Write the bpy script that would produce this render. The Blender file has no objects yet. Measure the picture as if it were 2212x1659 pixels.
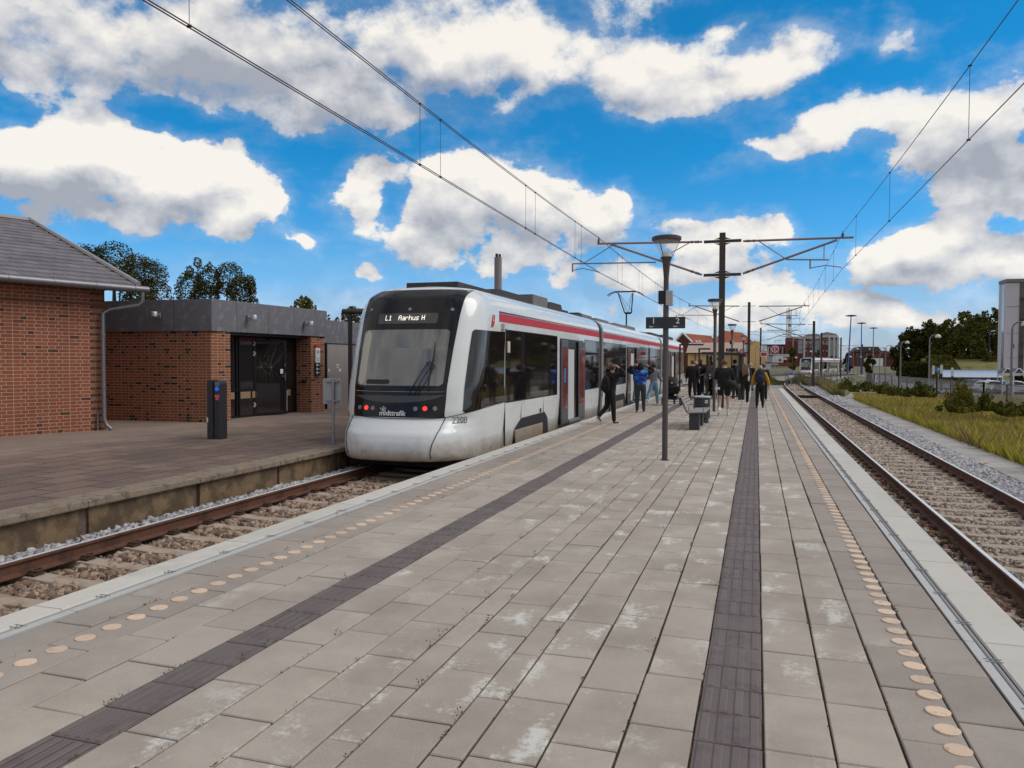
import bpy, bmesh, math, random
import numpy as np
from mathutils import Vector, Matrix, Euler
random.seed(7); rng = np.random.default_rng(7)
PI = math.pi
scene = bpy.context.scene
C = scene.collection

# ------------------------------------------------------------------ camera
F = 1661.0; VX, VY = 1634.0, 778.0; CAMH = 1.68; ROLL = math.radians(0.15); IW, IH = 2212.0, 1659.0
_yaw = math.atan((VX - IW/2)/F)
_pitch = math.atan((VY - IH/2)*math.cos(_yaw)/F)
_cy, _sy, _cp, _sp = math.cos(_yaw), math.sin(_yaw), math.cos(_pitch), math.sin(_pitch)
FWD = Vector((-_sy*_cp, _cy*_cp, _sp)); _r = Vector((_cy, _sy, 0)); _u = _r.cross(FWD)
RGT = _r*math.cos(ROLL) + _u*math.sin(ROLL); UPV = _u*math.cos(ROLL) - _r*math.sin(ROLL)
cam_d = bpy.data.cameras.new('camera'); cam = bpy.data.objects.new('camera', cam_d); C.objects.link(cam)
cam_d.sensor_width = 36.0; cam_d.lens = F/IW*36.0; cam_d.clip_end = 5000; cam_d.clip_start = 0.05
M = Matrix((RGT, UPV, -FWD)).transposed().to_4x4(); M.translation = Vector((0, 0, CAMH)); cam.matrix_world = M
scene.camera = cam
CAMP = Vector((0, 0, CAMH))
def ray(x, y): return FWD*F + RGT*(x - IW/2) - UPV*(y - IH/2)
def atY(x, y, Y): v = ray(x, y); return CAMP + v*(Y/v.y)
def onX(x, y, X): v = ray(x, y); return CAMP + v*(X/v.x)
def onZ(x, y, z=0.0): v = ray(x, y); return CAMP + v*((z - CAMH)/v.z)
def azel(x, y): v = ray(x, y).normalized(); return math.atan2(v.x, v.y), math.asin(v.z)

# ------------------------------------------------------------------ world
SUN_EL, SUN_AZ = math.radians(48), math.radians(80)     # azimuth from +Y towards +X
world = bpy.data.worlds.new('World'); scene.world = world; world.use_nodes = True
wt = world.node_tree; wt.nodes.clear()
def nn(t, typ, **kw):
    n = t.nodes.new(typ)
    for k, v in kw.items(): setattr(n, k, v)
    return n
def mth(t, op, a, b=None, c=None, clamp=False):
    n = t.nodes.new('ShaderNodeMath'); n.operation = op; n.use_clamp = clamp
    for i, s in enumerate((a, b, c)):
        if s is None: continue
        if isinstance(s, (int, float)): n.inputs[i].default_value = s
        else: t.links.new(s, n.inputs[i])
    return n.outputs[0]
def vmth(t, op, a, b=None):
    n = t.nodes.new('ShaderNodeVectorMath'); n.operation = op
    for i, s in enumerate((a, b)):
        if s is None: continue
        if isinstance(s, (tuple, list)): n.inputs[i].default_value = s
        else: t.links.new(s, n.inputs[i])
    return n.outputs['Value'] if op in ('LENGTH', 'DOT_PRODUCT') else n.outputs[0]
def maprange(t, v, a, b, c=0.0, d=1.0, smooth=True):
    n = t.nodes.new('ShaderNodeMapRange'); n.interpolation_type = 'SMOOTHSTEP' if smooth else 'LINEAR'
    t.links.new(v, n.inputs[0])
    for i, x in zip((1, 2, 3, 4), (a, b, c, d)): n.inputs[i].default_value = x
    return n.outputs[0]
BLOBS = [(120,55,330,115,0),(480,90,330,125,6),(700,185,240,90,8),(900,90,260,140,0),(1130,100,250,120,0),(1380,165,260,65,-8),(1620,170,170,50,8),(1460,235,140,28,0),(60,150,120,34,0),(860,245,150,38,0),
 (190,325,220,100,0),(250,385,130,62,0),(110,400,110,50,0),(60,365,120,62,0),(380,350,125,75,12),(470,320,55,45,0),(170,430,190,32,0),
 (70,468,80,16,0),(285,472,85,28,0),(565,432,62,44,0),(480,482,75,40,-20),(650,512,45,20,-30),
 (800,395,62,55,0),(790,440,70,40,0),(960,400,80,75,0),(1090,400,90,70,10),(1020,410,90,70,0),(900,460,60,50,0),(1010,460,110,60,0),(1140,470,120,80,0),(1290,480,90,60,0),(1340,450,45,35,0),(950,535,80,38,0),(1110,550,110,35,0),(1440,462,20,10,0),
 (1200,612,42,24,0),(810,595,22,10,0),(1060,585,60,26,0),
 (1500,505,95,36,0),(1690,498,48,32,0),(1600,520,110,32,0),(1650,605,75,35,0),(1530,580,90,28,0),(1380,600,60,30,0),(1700,620,70,18,0),
 (1700,305,90,24,10),(1790,275,80,50,20),(1880,240,110,75,0),(2000,270,130,85,0),(2150,240,110,75,0),(2170,360,120,95,0),(2080,400,90,60,-20),(1950,195,60,25,0),
 (1900,560,75,42,12),(1990,520,75,50,0),(2080,485,55,34,0),(2120,560,90,44,0),(2210,560,60,40,0),(1880,600,60,20,0),
 (1930,40,34,20,0),(1965,95,85,7,8),(1700,110,60,30,0),(1560,70,50,22,0),(1290,55,60,30,0),
 (2000,690,330,22,0),(2090,630,120,16,0),(1760,650,120,14,0),(1920,640,90,14,0),(1800,665,160,12,0),(1560,672,200,12,0),(1380,690,150,16,0)]
AZ0, AZ1, EL0, EL1, NC, NR = -0.96, 0.36, 0.0, 0.50, 62, 24
def blob_field():                                    # large cloud shapes on an azimuth / elevation lattice
    A, E = np.meshgrid(np.linspace(AZ0, AZ1, NC), np.linspace(EL0, EL1, NR))
    acc = np.zeros_like(A)
    for cx, cy, rx, ry, rot in BLOBS:
        a0, e0 = azel(cx, cy); a1, e1 = azel(cx+rx, cy); a2, e2 = azel(cx, cy-ry)
        sx = abs(a1-a0); sy = abs(e2-e0); c, s = math.cos(math.radians(rot)), math.sin(math.radians(rot))
        u = ((A-a0)*c + (E-e0)*s)/sx; v = (-(A-a0)*s + (E-e0)*c)/sy
        acc += np.exp(-7.0*np.minimum(np.sqrt(u*u+v*v), 6))
    Fd = 1.0 + np.log(acc + 1e-9)/7.0
    for cx, cy, rx, ry, am in [(20,226,75,20,1.1),(110,182,60,16,.8),(270,222,80,20,1.0),(370,243,70,20,1.0),(480,262,90,26,1.0),(1950,432,120,34,1.0),(2150,482,70,18,.8),(1700,215,200,24,.7),(1290,62,40,24,.8),(1250,250,90,26,.5),(870,425,24,50,.5)]:
        a0, e0 = azel(cx, cy); a1, e1 = azel(cx+rx, cy); a2, e2 = azel(cx, cy-ry)
        Fd -= am*np.exp(-((A-a0)/(a1-a0))**2 - ((E-e0)/(e2-e0))**2)
    return np.clip(Fd, -1.2, 1.0)
FIELD = blob_field()
def macro_group():
    g = bpy.data.node_groups.new('cloud_shapes', 'ShaderNodeTree')
    g.interface.new_socket('P', in_out='INPUT', socket_type='NodeSocketVector')
    g.interface.new_socket('D', in_out='OUTPUT', socket_type='NodeSocketFloat')
    gi = g.nodes.new('NodeGroupInput'); go = g.nodes.new('NodeGroupOutput'); cur = None
    sp = nn(g, 'ShaderNodeSeparateXYZ'); g.links.new(gi.outputs[0], sp.inputs[0])
    u = mth(g, 'MULTIPLY_ADD', sp.outputs[0], 1/(AZ1-AZ0), -AZ0/(AZ1-AZ0), clamp=True)
    v = mth(g, 'MULTIPLY_ADD', sp.outputs[1], (NR-1)/(EL1-EL0), -EL0*(NR-1)/(EL1-EL0))
    v = mth(g, 'MINIMUM', mth(g, 'MAXIMUM', v, 0.0), NR-1.0)
    vv = nn(g, 'ShaderNodeCombineXYZ'); [g.links.new(v, vv.inputs[i]) for i in range(3)]
    half = NC//2; uh = [mth(g, 'MULTIPLY', u, (NC-1)/half, clamp=True), mth(g, 'MULTIPLY_ADD', u, (NC-1)/(NC-1-half), -half/(NC-1-half), clamp=True)]
    first = mth(g, 'LESS_THAN', u, half/(NC-1))
    for r in range(0, NR, 3):
        w = vmth(g, 'MAXIMUM', vmth(g, 'SUBTRACT', (1, 1, 1), vmth(g, 'ABSOLUTE', vmth(g, 'SUBTRACT', vv.outputs[0], (r, r+1, r+2)))), (0, 0, 0))
        for h in (0, 1):
            cols = range(0, half+1) if h == 0 else range(half, NC)
            n = nn(g, 'ShaderNodeValToRGB'); g.links.new(uh[h], n.inputs[0]); n.color_ramp.interpolation = 'LINEAR'
            cl = list(cols); el_ = n.color_ramp.elements
            for k, cidx in enumerate(cl):
                pos = k/(len(cl)-1)
                e = el_[0] if k == 0 else (el_[len(el_)-1] if k == len(cl)-1 else el_.new(pos))
                e.position = pos; e.color = tuple((FIELD[r+j, cidx]+1.2)/2.2 for j in range(3)) + (1,)
            d = vmth(g, 'DOT_PRODUCT', n.outputs[0], w)
            m_ = mth(g, 'MULTIPLY', d, first if h == 0 else mth(g, 'SUBTRACT', 1.0, first))
            cur = m_ if cur is None else mth(g, 'ADD', cur, m_)
    g.links.new(mth(g, 'MULTIPLY_ADD', cur, 2.2, -1.2), go.inputs[0])
    return g
CLOUDG = macro_group()
tc = nn(wt, 'ShaderNodeTexCoord'); dirv = tc.outputs['Generated']
sep = nn(wt, 'ShaderNodeSeparateXYZ'); wt.links.new(dirv, sep.inputs[0])
az = mth(wt, 'ARCTAN2', sep.outputs[0], sep.outputs[1]); el = mth(wt, 'ARCSINE', sep.outputs[2])
cmb = nn(wt, 'ShaderNodeCombineXYZ'); wt.links.new(az, cmb.inputs[0]); wt.links.new(el, cmb.inputs[1])
def noise(t, vec, scale, detail=8, rough=0.55, out='Fac', dist=0.0, typ='FBM', lac=2.0):
    n = nn(t, 'ShaderNodeTexNoise'); n.noise_dimensions = '3D'
    n.inputs['Scale'].default_value = scale; n.inputs['Detail'].default_value = detail; n.inputs['Roughness'].default_value = rough; n.inputs['Distortion'].default_value = dist
    n.inputs['Lacunarity'].default_value = lac
    if vec is not None: t.links.new(vec, n.inputs['Vector'])
    return n.outputs[out]
warp = vmth(wt, 'SUBTRACT', noise(wt, dirv, 9, 3, .5, 'Color'), (.5, .5, .5))
wsc = vmth(wt, 'MULTIPLY', warp, (.07, .05, 0))
P0 = vmth(wt, 'ADD', cmb.outputs[0], wsc)
P1 = vmth(wt, 'ADD', P0, (0.012, 0.045, 0))
def macro(p):
    n = nn(wt, 'ShaderNodeGroup'); n.node_tree = CLOUDG; wt.links.new(p, n.inputs[0]); return n.outputs[0]
D0, D1 = macro(P0), macro(P1)
# clouds elsewhere in the sky (overhead and behind)
azd = mth(wt, 'ABSOLUTE', mth(wt, 'ADD', az, _yaw))
gen = mth(wt, 'MULTIPLY_ADD', noise(wt, dirv, 2.2, 2, .5), 5.0, -2.2)
gmask = mth(wt, 'MAXIMUM', maprange(wt, azd, .68, .9), maprange(wt, el, .48, .62))
genD = mth(wt, 'MULTIPLY_ADD', mth(wt, 'SUBTRACT', gmask, 1.0), 4.0, gen)
D0 = mth(wt, 'MAXIMUM', D0, genD)
vs = nn(wt, 'ShaderNodeMapping'); wt.links.new(dirv, vs.inputs[0]); vs.inputs['Scale'].default_value = (1, 1, 1.35)
N0 = noise(wt, vs.outputs[0], 11, 9, .60)
up = vmth(wt, 'ADD', vs.outputs[0], (0.006, -0.008, 0.022))
N1 = noise(wt, up, 11, 5, .55)
N2 = noise(wt, vs.outputs[0], 3.3, 4, .5)
NB0 = noise(wt, vs.outputs[0], 5.5, 3, .5); NB1 = noise(wt, vmth(wt, 'ADD', vs.outputs[0], (0.02, -0.02, 0.06)), 5.5, 2, .5)
dens = mth(wt, 'ADD', mth(wt, 'MAXIMUM', D0, -1.2), mth(wt, 'MULTIPLY_ADD', N0, 3.3, -1.47))
ahard = maprange(wt, dens, 0.0, 0.30); asoft = maprange(wt, mth(wt, 'ADD', dens, mth(wt, 'MULTIPLY_ADD', noise(wt, vs.outputs[0], 34, 6, .7), .9, -.45)), -.12, .75)
sf = mth(wt, 'MULTIPLY', maprange(wt, el, .24, .36), .8)
alpha = mth(wt, 'ADD', mth(wt, 'MULTIPLY', ahard, mth(wt, 'SUBTRACT', 1.0, sf)), mth(wt, 'MULTIPLY', asoft, sf))
dm = mth(wt, 'MULTIPLY', mth(wt, 'SUBTRACT', macro(P0), D1), 0.55)
dmc = mth(wt, 'MINIMUM', mth(wt, 'MAXIMUM', dm, -0.30), 0.45)
dn = mth(wt, 'MULTIPLY', mth(wt, 'SUBTRACT', N0, N1), 2.6)
dn = mth(wt, 'ADD', dn, mth(wt, 'MULTIPLY', mth(wt, 'SUBTRACT', NB0, NB1), 1.3))
thick = maprange(wt, dens, .35, 1.5, 0, .16)
for cx, cy, rx, ry, rot, amp in [(420,130,560,130,8,-.22),(820,210,330,90,0,-.16),(1080,110,190,90,0,.34),(1330,110,200,70,0,.12),(150,300,300,95,0,.5),(380,330,150,90,0,.3),(150,440,330,50,0,-.32),(1330,450,80,50,0,.3),(1010,350,120,45,0,.25),(1060,520,260,60,0,-.22),(2150,400,140,90,0,-.28),(1950,600,220,50,0,-.3),(1960,500,200,50,0,.3),(1880,240,200,60,10,.3)]:
    a0, e0 = azel(cx, cy); a1, e1 = azel(cx+rx, cy); a2, e2 = azel(cx, cy-ry)
    mp = nn(wt, 'ShaderNodeMapping', vector_type='TEXTURE'); wt.links.new(P0, mp.inputs[0])
    mp.inputs['Location'].default_value = (a0, e0, 0); mp.inputs['Rotation'].default_value = (0, 0, math.radians(rot)); mp.inputs['Scale'].default_value = (abs(a1-a0), abs(e2-e0), 1)
    t_ = maprange(wt, vmth(wt, 'LENGTH', mp.outputs[0]), .2, 1.5, -amp, 0)
    thick = mth(wt, 'ADD', thick, t_)
val = mth(wt, 'SUBTRACT', mth(wt, 'ADD', mth(wt, 'ADD', dmc, dn), 0.54), thick)
val = mth(wt, 'ADD', val, mth(wt, 'MULTIPLY_ADD', N2, .7, -.35), clamp=True)
ramp = nn(wt, 'ShaderNodeValToRGB'); wt.links.new(val, ramp.inputs[0])
ramp.color_ramp.elements[0].position = 0.0; ramp.color_ramp.elements[0].color = (.40, .42, .47, 1)
ramp.color_ramp.elements[1].position = 1.0; ramp.color_ramp.elements[1].color = (1.0, .95, .87, 1)
e = ramp.color_ramp.elements.new(.5); e.color = (.66, .66, .68, 1)
CLOUDK = 7.7
ccol = vmth(wt, 'MULTIPLY', ramp.outputs[0], (CLOUDK,)*3)
sky = nn(wt, 'ShaderNodeTexSky', sky_type='NISHITA'); sky.sun_disc = False
sky.sun_elevation = SUN_EL; sky.sun_rotation = SUN_AZ; sky.altitude = 0; sky.air_density = 1.0; sky.dust_density = 0.4; sky.ozone_density = 2.0
tint = nn(wt, 'ShaderNodeValToRGB'); wt.links.new(maprange(wt, el, 0.0, .5, smooth=False), tint.inputs[0])
te = tint.color_ramp.elements; te[0].position = 0; te[0].color = (.52, .74, 1.25, 1); te[1].position = 1; te[1].color = (.035, .60, .86, 1)
e = te.new(.25); e.color = (.24, .64, .96, 1); e = te.new(.5); e.color = (.065, .60, .90, 1)
skc = vmth(wt, 'MULTIPLY', sky.outputs[0], vmth(wt, 'MULTIPLY', tint.outputs[0], (1.15,)*3))
vst = nn(wt, 'ShaderNodeMapping'); wt.links.new(cmb.outputs[0], vst.inputs[0]); vst.inputs['Scale'].default_value = (3.2, 11, 1); vst.inputs['Rotation'].default_value = (0, 0, .12)
streak = noise(wt, vst.outputs[0], 1.6, 7, .62, dist=.5)
veil = mth(wt, 'MULTIPLY', maprange(wt, mth(wt, 'ADD', dens, mth(wt, 'MULTIPLY_ADD', streak, 2.4, -1.2)), -.75, .75), .28)
low = mth(wt, 'MULTIPLY', maprange(wt, mth(wt, 'ADD', el, mth(wt, 'MULTIPLY_ADD', streak, .16, -.08)), .17, -.02), .62)
alpha = mth(wt, 'MAXIMUM', mth(wt, 'MULTIPLY', alpha, .95), mth(wt, 'MAXIMUM', veil, low))
mix = nn(wt, 'ShaderNodeMix', data_type='RGBA'); wt.links.new(alpha, mix.inputs[0])
wt.links.new(skc, mix.inputs[6]); wt.links.new(ccol, mix.inputs[7])
bg = nn(wt, 'ShaderNodeBackground'); bg.inputs[1].default_value = 0.1; wt.links.new(mix.outputs[2], bg.inputs[0])
world.cycles.sampling_method = 'MANUAL'; world.cycles.sample_map_resolution = 256
wo = nn(wt, 'ShaderNodeOutputWorld'); wt.links.new(bg.outputs[0], wo.inputs[0])

# ------------------------------------------------------------------ sun and exposure
sd = bpy.data.lights.new('sun', 'SUN'); sun = bpy.data.objects.new('sun', sd); C.objects.link(sun)
sd.energy = 1.5; sd.angle = math.radians(38); sd.color = (1.0, .93, .84)
sv = Vector((math.sin(SUN_AZ)*math.cos(SUN_EL), math.cos(SUN_AZ)*math.cos(SUN_EL), math.sin(SUN_EL)))
sun.rotation_euler = (-sv).to_track_quat('-Z', 'Y').to_euler()
scene.view_settings.view_transform = 'Standard'; scene.view_settings.look = 'None'; scene.view_settings.exposure = 0.36; scene.view_settings.gamma = 1.0
try: scene.cycles.use_adaptive_sampling = True; scene.cycles.max_bounces = 6; scene.cycles.use_denoising = True
except Exception: pass

# ------------------------------------------------------------------ helpers
def S3(r, g, b):                                     # sRGB 0-255 -> linear
    return tuple(((c/255)/12.92 if c/255 <= .04045 else ((c/255+.055)/1.055)**2.4) for c in (r, g, b))
MATS = {}
def mat(name, col, rough=.6, metal=0.0, var=.12, vs=6.0, bump=0.0, bs=60.0, island=0.0, dirt=None, spec=.5, coat=0.0, alpha=1.0, emit=None, trans=0.0, ior=1.5, col2=None, c2scale=3.0, c2lo=.5, c2hi=.65, sub=0.0):
    if name in MATS: return MATS[name]
    m = bpy.data.materials.new(name); m.use_nodes = True; t = m.node_tree
    b = t.nodes['Principled BSDF']; MATS[name] = m
    g = nn(t, 'ShaderNodeTexCoord').outputs['Object']
    base = nn(t, 'ShaderNodeRGB'); base.outputs[0].default_value = tuple(col) + (1,); cur = base.outputs[0]
    def mixc(a, bb, f, blend='MIX'):
        n = nn(t, 'ShaderNodeMix', data_type='RGBA', blend_type=blend)
        if isinstance(f, (int, float)): n.inputs[0].default_value = f
        else: t.links.new(f, n.inputs[0])
        for s_, i in ((a, 6), (bb, 7)):
            if isinstance(s_, (tuple, list)): n.inputs[i].default_value = tuple(s_)[:3] + (1,)
            else: t.links.new(s_, n.inputs[i])
        return n.outputs[2]
    m['_'] = 1
    if col2 is not None:
        cur = mixc(cur, col2, maprange(t, noise(t, g, c2scale, 6, .6), c2lo, c2hi))
    if var:
        f = mth(t, 'MULTIPLY_ADD', noise(t, g, vs, 5, .6), 2*var, 1-var)
        cur = vmth(t, 'MULTIPLY', cur, None); n_ = cur.node
        t.links.new(f, n_.inputs[1])
    if island:
        ge = nn(t, 'ShaderNodeNewGeometry')
        f = mth(t, 'MULTIPLY_ADD', ge.outputs['Random Per Island'], 2*island, 1-island)
        n_ = nn(t, 'ShaderNodeVectorMath', operation='MULTIPLY'); t.links.new(cur, n_.inputs[0]); t.links.new(f, n_.inputs[1]); cur = n_.outputs[0]
    if dirt:                                          # (z0, z1, colour, strength): grime of its own, low on the thing
        z0, z1, dc, st = dirt
        sp = nn(t, 'ShaderNodeSeparateXYZ'); t.links.new(g, sp.inputs[0])
        zz = mth(t, 'ADD', sp.outputs[2], mth(t, 'MULTIPLY_ADD', noise(t, g, 2.5, 5, .65), .5, -.25))
        cur = mixc(cur, dc, mth(t, 'MULTIPLY', maprange(t, zz, z0, z1, 1, 0), mth(t, 'MULTIPLY_ADD', noise(t, g, 9, 4, .6), st, st*.45)))
    t.links.new(cur, b.inputs['Base Color'])
    if rough < .55 and var: t.links.new(mth(t, 'MULTIPLY_ADD', noise(t, g, vs*2, 4, .6), .18, rough-.06), b.inputs['Roughness'])
    else: b.inputs['Roughness'].default_value = rough
    b.inputs['Metallic'].default_value = metal; b.inputs['Specular IOR Level'].default_value = spec
    b.inputs['Coat Weight'].default_value = coat; b.inputs['Coat Roughness'].default_value = .04; b.inputs['IOR'].default_value = ior
    if trans: b.inputs['Transmission Weight'].default_value = trans
    if alpha < 1: b.inputs['Alpha'].default_value = alpha
    if emit: b.inputs['Emission Color'].default_value = tuple(emit[0]) + (1,); b.inputs['Emission Strength'].default_value = emit[1]
    if sub: b.inputs['Subsurface Weight'].default_value = sub; b.inputs['Subsurface Scale'].default_value = .01
    if bump:
        bn = nn(t, 'ShaderNodeBump'); bn.inputs['Strength'].default_value = bump; bn.inputs['Distance'].default_value = .02
        t.links.new(noise(t, g, bs, 5, .6), bn.inputs['Height']); t.links.new(bn.outputs[0], b.inputs['Normal'])
    return m

def link(o, parent=None):
    C.objects.link(o)
    if parent is not None: o.parent = parent
    return o
def tag(o, label=None, cat=None, group=None, kind=None):
    if label: o['label'] = label
    if cat: o['category'] = cat
    if group: o['group'] = group
    if kind: o['kind'] = kind
    return o
def thing(name, label, cat, loc=(0, 0, 0), rz=0.0, group=None, kind=None):
    o = bpy.data.objects.new(name, None); C.objects.link(o); o.empty_display_size = .1
    o.location = loc; o.rotation_euler = (0, 0, rz)
    return tag(o, label, cat, group, kind)
def copy_tree(o, parent=None, loc=None, rz=None, label=None, group=None):
    c = o.copy(); C.objects.link(c); c.parent = parent
    if loc is not None: c.location = loc
    if rz is not None: c.rotation_euler = (0, 0, rz)
    if label: c['label'] = label
    if group: c['group'] = group
    for ch in list(o.children): copy_tree(ch, c)
    return c
class MB:
    def __init__(s): s.v = []; s.f = []
    def add(s, vs, fs):
        k = len(s.v); s.v += [tuple(p) for p in vs]; s.f += [tuple(i+k for i in f) for f in fs]; return s
    def box(s, x0, x1, y0, y1, z0, z1, T=None):
        P = [Vector(p) for p in ((x0,y0,z0),(x1,y0,z0),(x1,y1,z0),(x0,y1,z0),(x0,y0,z1),(x1,y0,z1),(x1,y1,z1),(x0,y1,z1))]
        if T: P = [T @ p for p in P]
        return s.add(P, [(0,3,2,1),(4,5,6,7),(0,1,5,4),(1,2,6,5),(2,3,7,6),(3,0,4,7)])
    def tube(s, pts, r, n=8, cap=True):
        pts = [Vector(p) for p in pts]; rs = r if isinstance(r, (list, tuple)) else [r]*len(pts)
        rings = []; prev = None
        for i, p in enumerate(pts):
            d = (pts[min(i+1, len(pts)-1)] - pts[max(i-1, 0)]).normalized()
            if prev is None:
                a = Vector((0, 0, 1)) if abs(d.z) < .9 else Vector((1, 0, 0)); u = d.cross(a).normalized()
            else: u = (prev - d*prev.dot(d)).normalized()
            prev = u; w = d.cross(u)
            rings.append([p + (u*math.cos(2*PI*k/n) + w*math.sin(2*PI*k/n))*rs[i] for k in range(n)])
        V = [q for rg in rings for q in rg]; Fc = []
        for i in range(len(pts)-1):
            for k in range(n): a = i*n+k; b = i*n+(k+1) % n; Fc.append((a, b, b+n, a+n))
        if cap: Fc.append(tuple(range(n))[::-1]); Fc.append(tuple((len(pts)-1)*n+k for k in range(n)))
        return s.add(V, Fc)
    def lathe(s, prof, c=(0, 0, 0), n=16, cap=True):
        V = []; Fc = []
        for r, z in prof: V += [(c[0]+r*math.cos(2*PI*k/n), c[1]+r*math.sin(2*PI*k/n), c[2]+z) for k in range(n)]
        for i in range(len(prof)-1):
            for k in range(n): a = i*n+k; b = i*n+(k+1) % n; Fc.append((a, b, b+n, a+n))
        if cap: Fc.append(tuple(range(n))[::-1]); Fc.append(tuple((len(prof)-1)*n+k for k in range(n)))
        return s.add(V, Fc)
    def prism(s, pts, axis, a, b):
        n = len(pts)
        def q(p, t): return {'x': (t, p[0], p[1]), 'y': (p[0], t, p[1]), 'z': (p[0], p[1], t)}[axis]
        return s.add([q(p, a) for p in pts] + [q(p, b) for p in pts], [tuple(range(n))[::-1], tuple(range(n, 2*n))] + [(i, (i+1) % n, (i+1) % n+n, i+n) for i in range(n)])
    def ball(s, c, r, n=12, m=8, T=None):
        r = r if isinstance(r, (tuple, list)) else (r, r, r); V = [(0, 0, -1)]; Fc = []
        for j in range(1, m):
            th = -PI/2 + PI*j/m
            V += [(math.cos(th)*math.cos(2*PI*k/n), math.cos(th)*math.sin(2*PI*k/n), math.sin(th)) for k in range(n)]
        V.append((0, 0, 1)); L = len(V)-1
        for k in range(n): Fc.append((0, 1+(k+1) % n, 1+k)); Fc.append((L, L-n+k, L-n+(k+1) % n))
        for j in range(m-2):
            for k in range(n): a = 1+j*n+k; b = 1+j*n+(k+1) % n; Fc.append((a, b, b+n, a+n))
        V = [Vector((v[0]*r[0], v[1]*r[1], v[2]*r[2])) for v in V]
        if T: V = [T @ v for v in V]
        return s.add([v + Vector(c) for v in V], Fc)
    def build(s, name, m, parent=None, smooth=False, bevel=0.0, label=None, fixn=True):
        me = bpy.data.meshes.new(name); me.from_pydata(s.v, [], s.f)
        if fixn:
            bm = bmesh.new(); bm.from_mesh(me); bmesh.ops.recalc_face_normals(bm, faces=bm.faces); bm.to_mesh(me); bm.free()
        me.materials.append(m)
        if smooth:
            me.shade_smooth()
            try: me.set_sharp_from_angle(angle=math.radians(50))
            except Exception: pass
        o = bpy.data.objects.new(name, me); link(o, parent)
        if bevel:
            bv = o.modifiers.new('bevel', 'BEVEL'); bv.width = bevel; bv.segments = 2; bv.limit_method = 'ANGLE'; bv.angle_limit = math.radians(40)
        if label: o['label'] = label
        return o
def np_mesh(name, V, Fa, m, parent=None, smooth=False):
    me = bpy.data.meshes.new(name); V = np.asarray(V, np.float32); Fa = np.asarray(Fa, np.int32); k = Fa.shape[1]
    me.vertices.add(len(V)); me.vertices.foreach_set('co', V.ravel())
    me.loops.add(Fa.size); me.loops.foreach_set('vertex_index', Fa.ravel())
    me.polygons.add(len(Fa)); me.polygons.foreach_set('loop_start', np.arange(0, Fa.size, k, dtype=np.int32))
    me.update(calc_edges=True); me.validate(); me.materials.append(m)
    if smooth: me.shade_smooth()
    return link(bpy.data.objects.new(name, me), parent)
def instance_np(base, faces, pos, rot, scl):
    # base (n,3), pos (N,3), rot (N,3,3), scl (N,3)
    V = np.einsum('nij,nkj->nki', rot, base[None]*scl[:, None, :]) + pos[:, None, :]
    n = len(base); Fa = faces[None] + (np.arange(len(pos))*n)[:, None, None]
    return V.reshape(-1, 3), Fa.reshape(-1, faces.shape[1])
def rand_rot(N, tilt=1.0):
    a, b, c = rng.uniform(0, 2*PI, N), rng.uniform(-tilt, tilt, N)*PI/2, rng.uniform(-tilt, tilt, N)*PI/2
    def R(ax, t):
        z, o = np.zeros_like(t), np.ones_like(t); cs, sn = np.cos(t), np.sin(t)
        rows = {'z': [[cs, -sn, z], [sn, cs, z], [z, z, o]], 'x': [[o, z, z], [z, cs, -sn], [z, sn, cs]], 'y': [[cs, z, sn], [z, o, z], [-sn, z, cs]]}[ax]
        return np.moveaxis(np.array(rows), 2, 0)
    return R('z', a) @ R('x', b) @ R('y', c)
_p = (1+5**.5)/2
ICO_V = np.array([(-1,_p,0),(1,_p,0),(-1,-_p,0),(1,-_p,0),(0,-1,_p),(0,1,_p),(0,-1,-_p),(0,1,-_p),(_p,0,-1),(_p,0,1),(-_p,0,-1),(-_p,0,1)])/1.902
ICO_F = np.array([(0,11,5),(0,5,1),(0,1,7),(0,7,10),(0,10,11),(1,5,9),(5,11,4),(11,10,2),(10,7,6),(7,1,8),(3,9,4),(3,4,2),(3,2,6),(3,6,8),(3,8,9),(4,9,5),(2,4,11),(6,2,10),(8,6,7),(9,8,1)])
def stones(name, pos, size, m, parent=None):
    N = len(pos); sc = np.stack([rng.uniform(.7, 1.35, N), rng.uniform(.55, 1.0, N), rng.uniform(.45, .8, N)], 1)*size[:, None]
    V, Fa = instance_np(ICO_V, ICO_F, pos, rand_rot(N, .9), sc)
    V += rng.normal(0, .16, V.shape)*np.repeat(size, 12)[:, None]
    return np_mesh(name, V, Fa, m, parent)
QUAD_V = np.array([(-.5, 0, 0), (0, -.28, .08), (.5, 0, 0), (0, .28, .08)]); QUAD_F = np.array([(0, 1, 2, 3)])
def leaves(name, pos, size, m, parent=None):
    N = len(pos); sc = np.repeat((size*rng.uniform(.6, 1.4, N))[:, None], 3, 1)
    V, Fa = instance_np(QUAD_V, QUAD_F, pos, rand_rot(N), sc)
    return np_mesh(name, V, Fa, m, parent)
def clump_points(centres, radii, n):
    cs = np.array(centres, float); rs = np.array(radii, float)
    if rs.ndim == 1: rs = np.repeat(rs[:, None], 3, 1)
    w = rs.prod(1)**(2/3); idx = rng.choice(len(cs), n, p=w/w.sum())
    d = rng.normal(size=(n, 3)); d /= np.linalg.norm(d, axis=1)[:, None]
    return cs[idx] + d*rs[idx]*(rng.uniform(.35, 1.0, n)**.45)[:, None]
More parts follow.
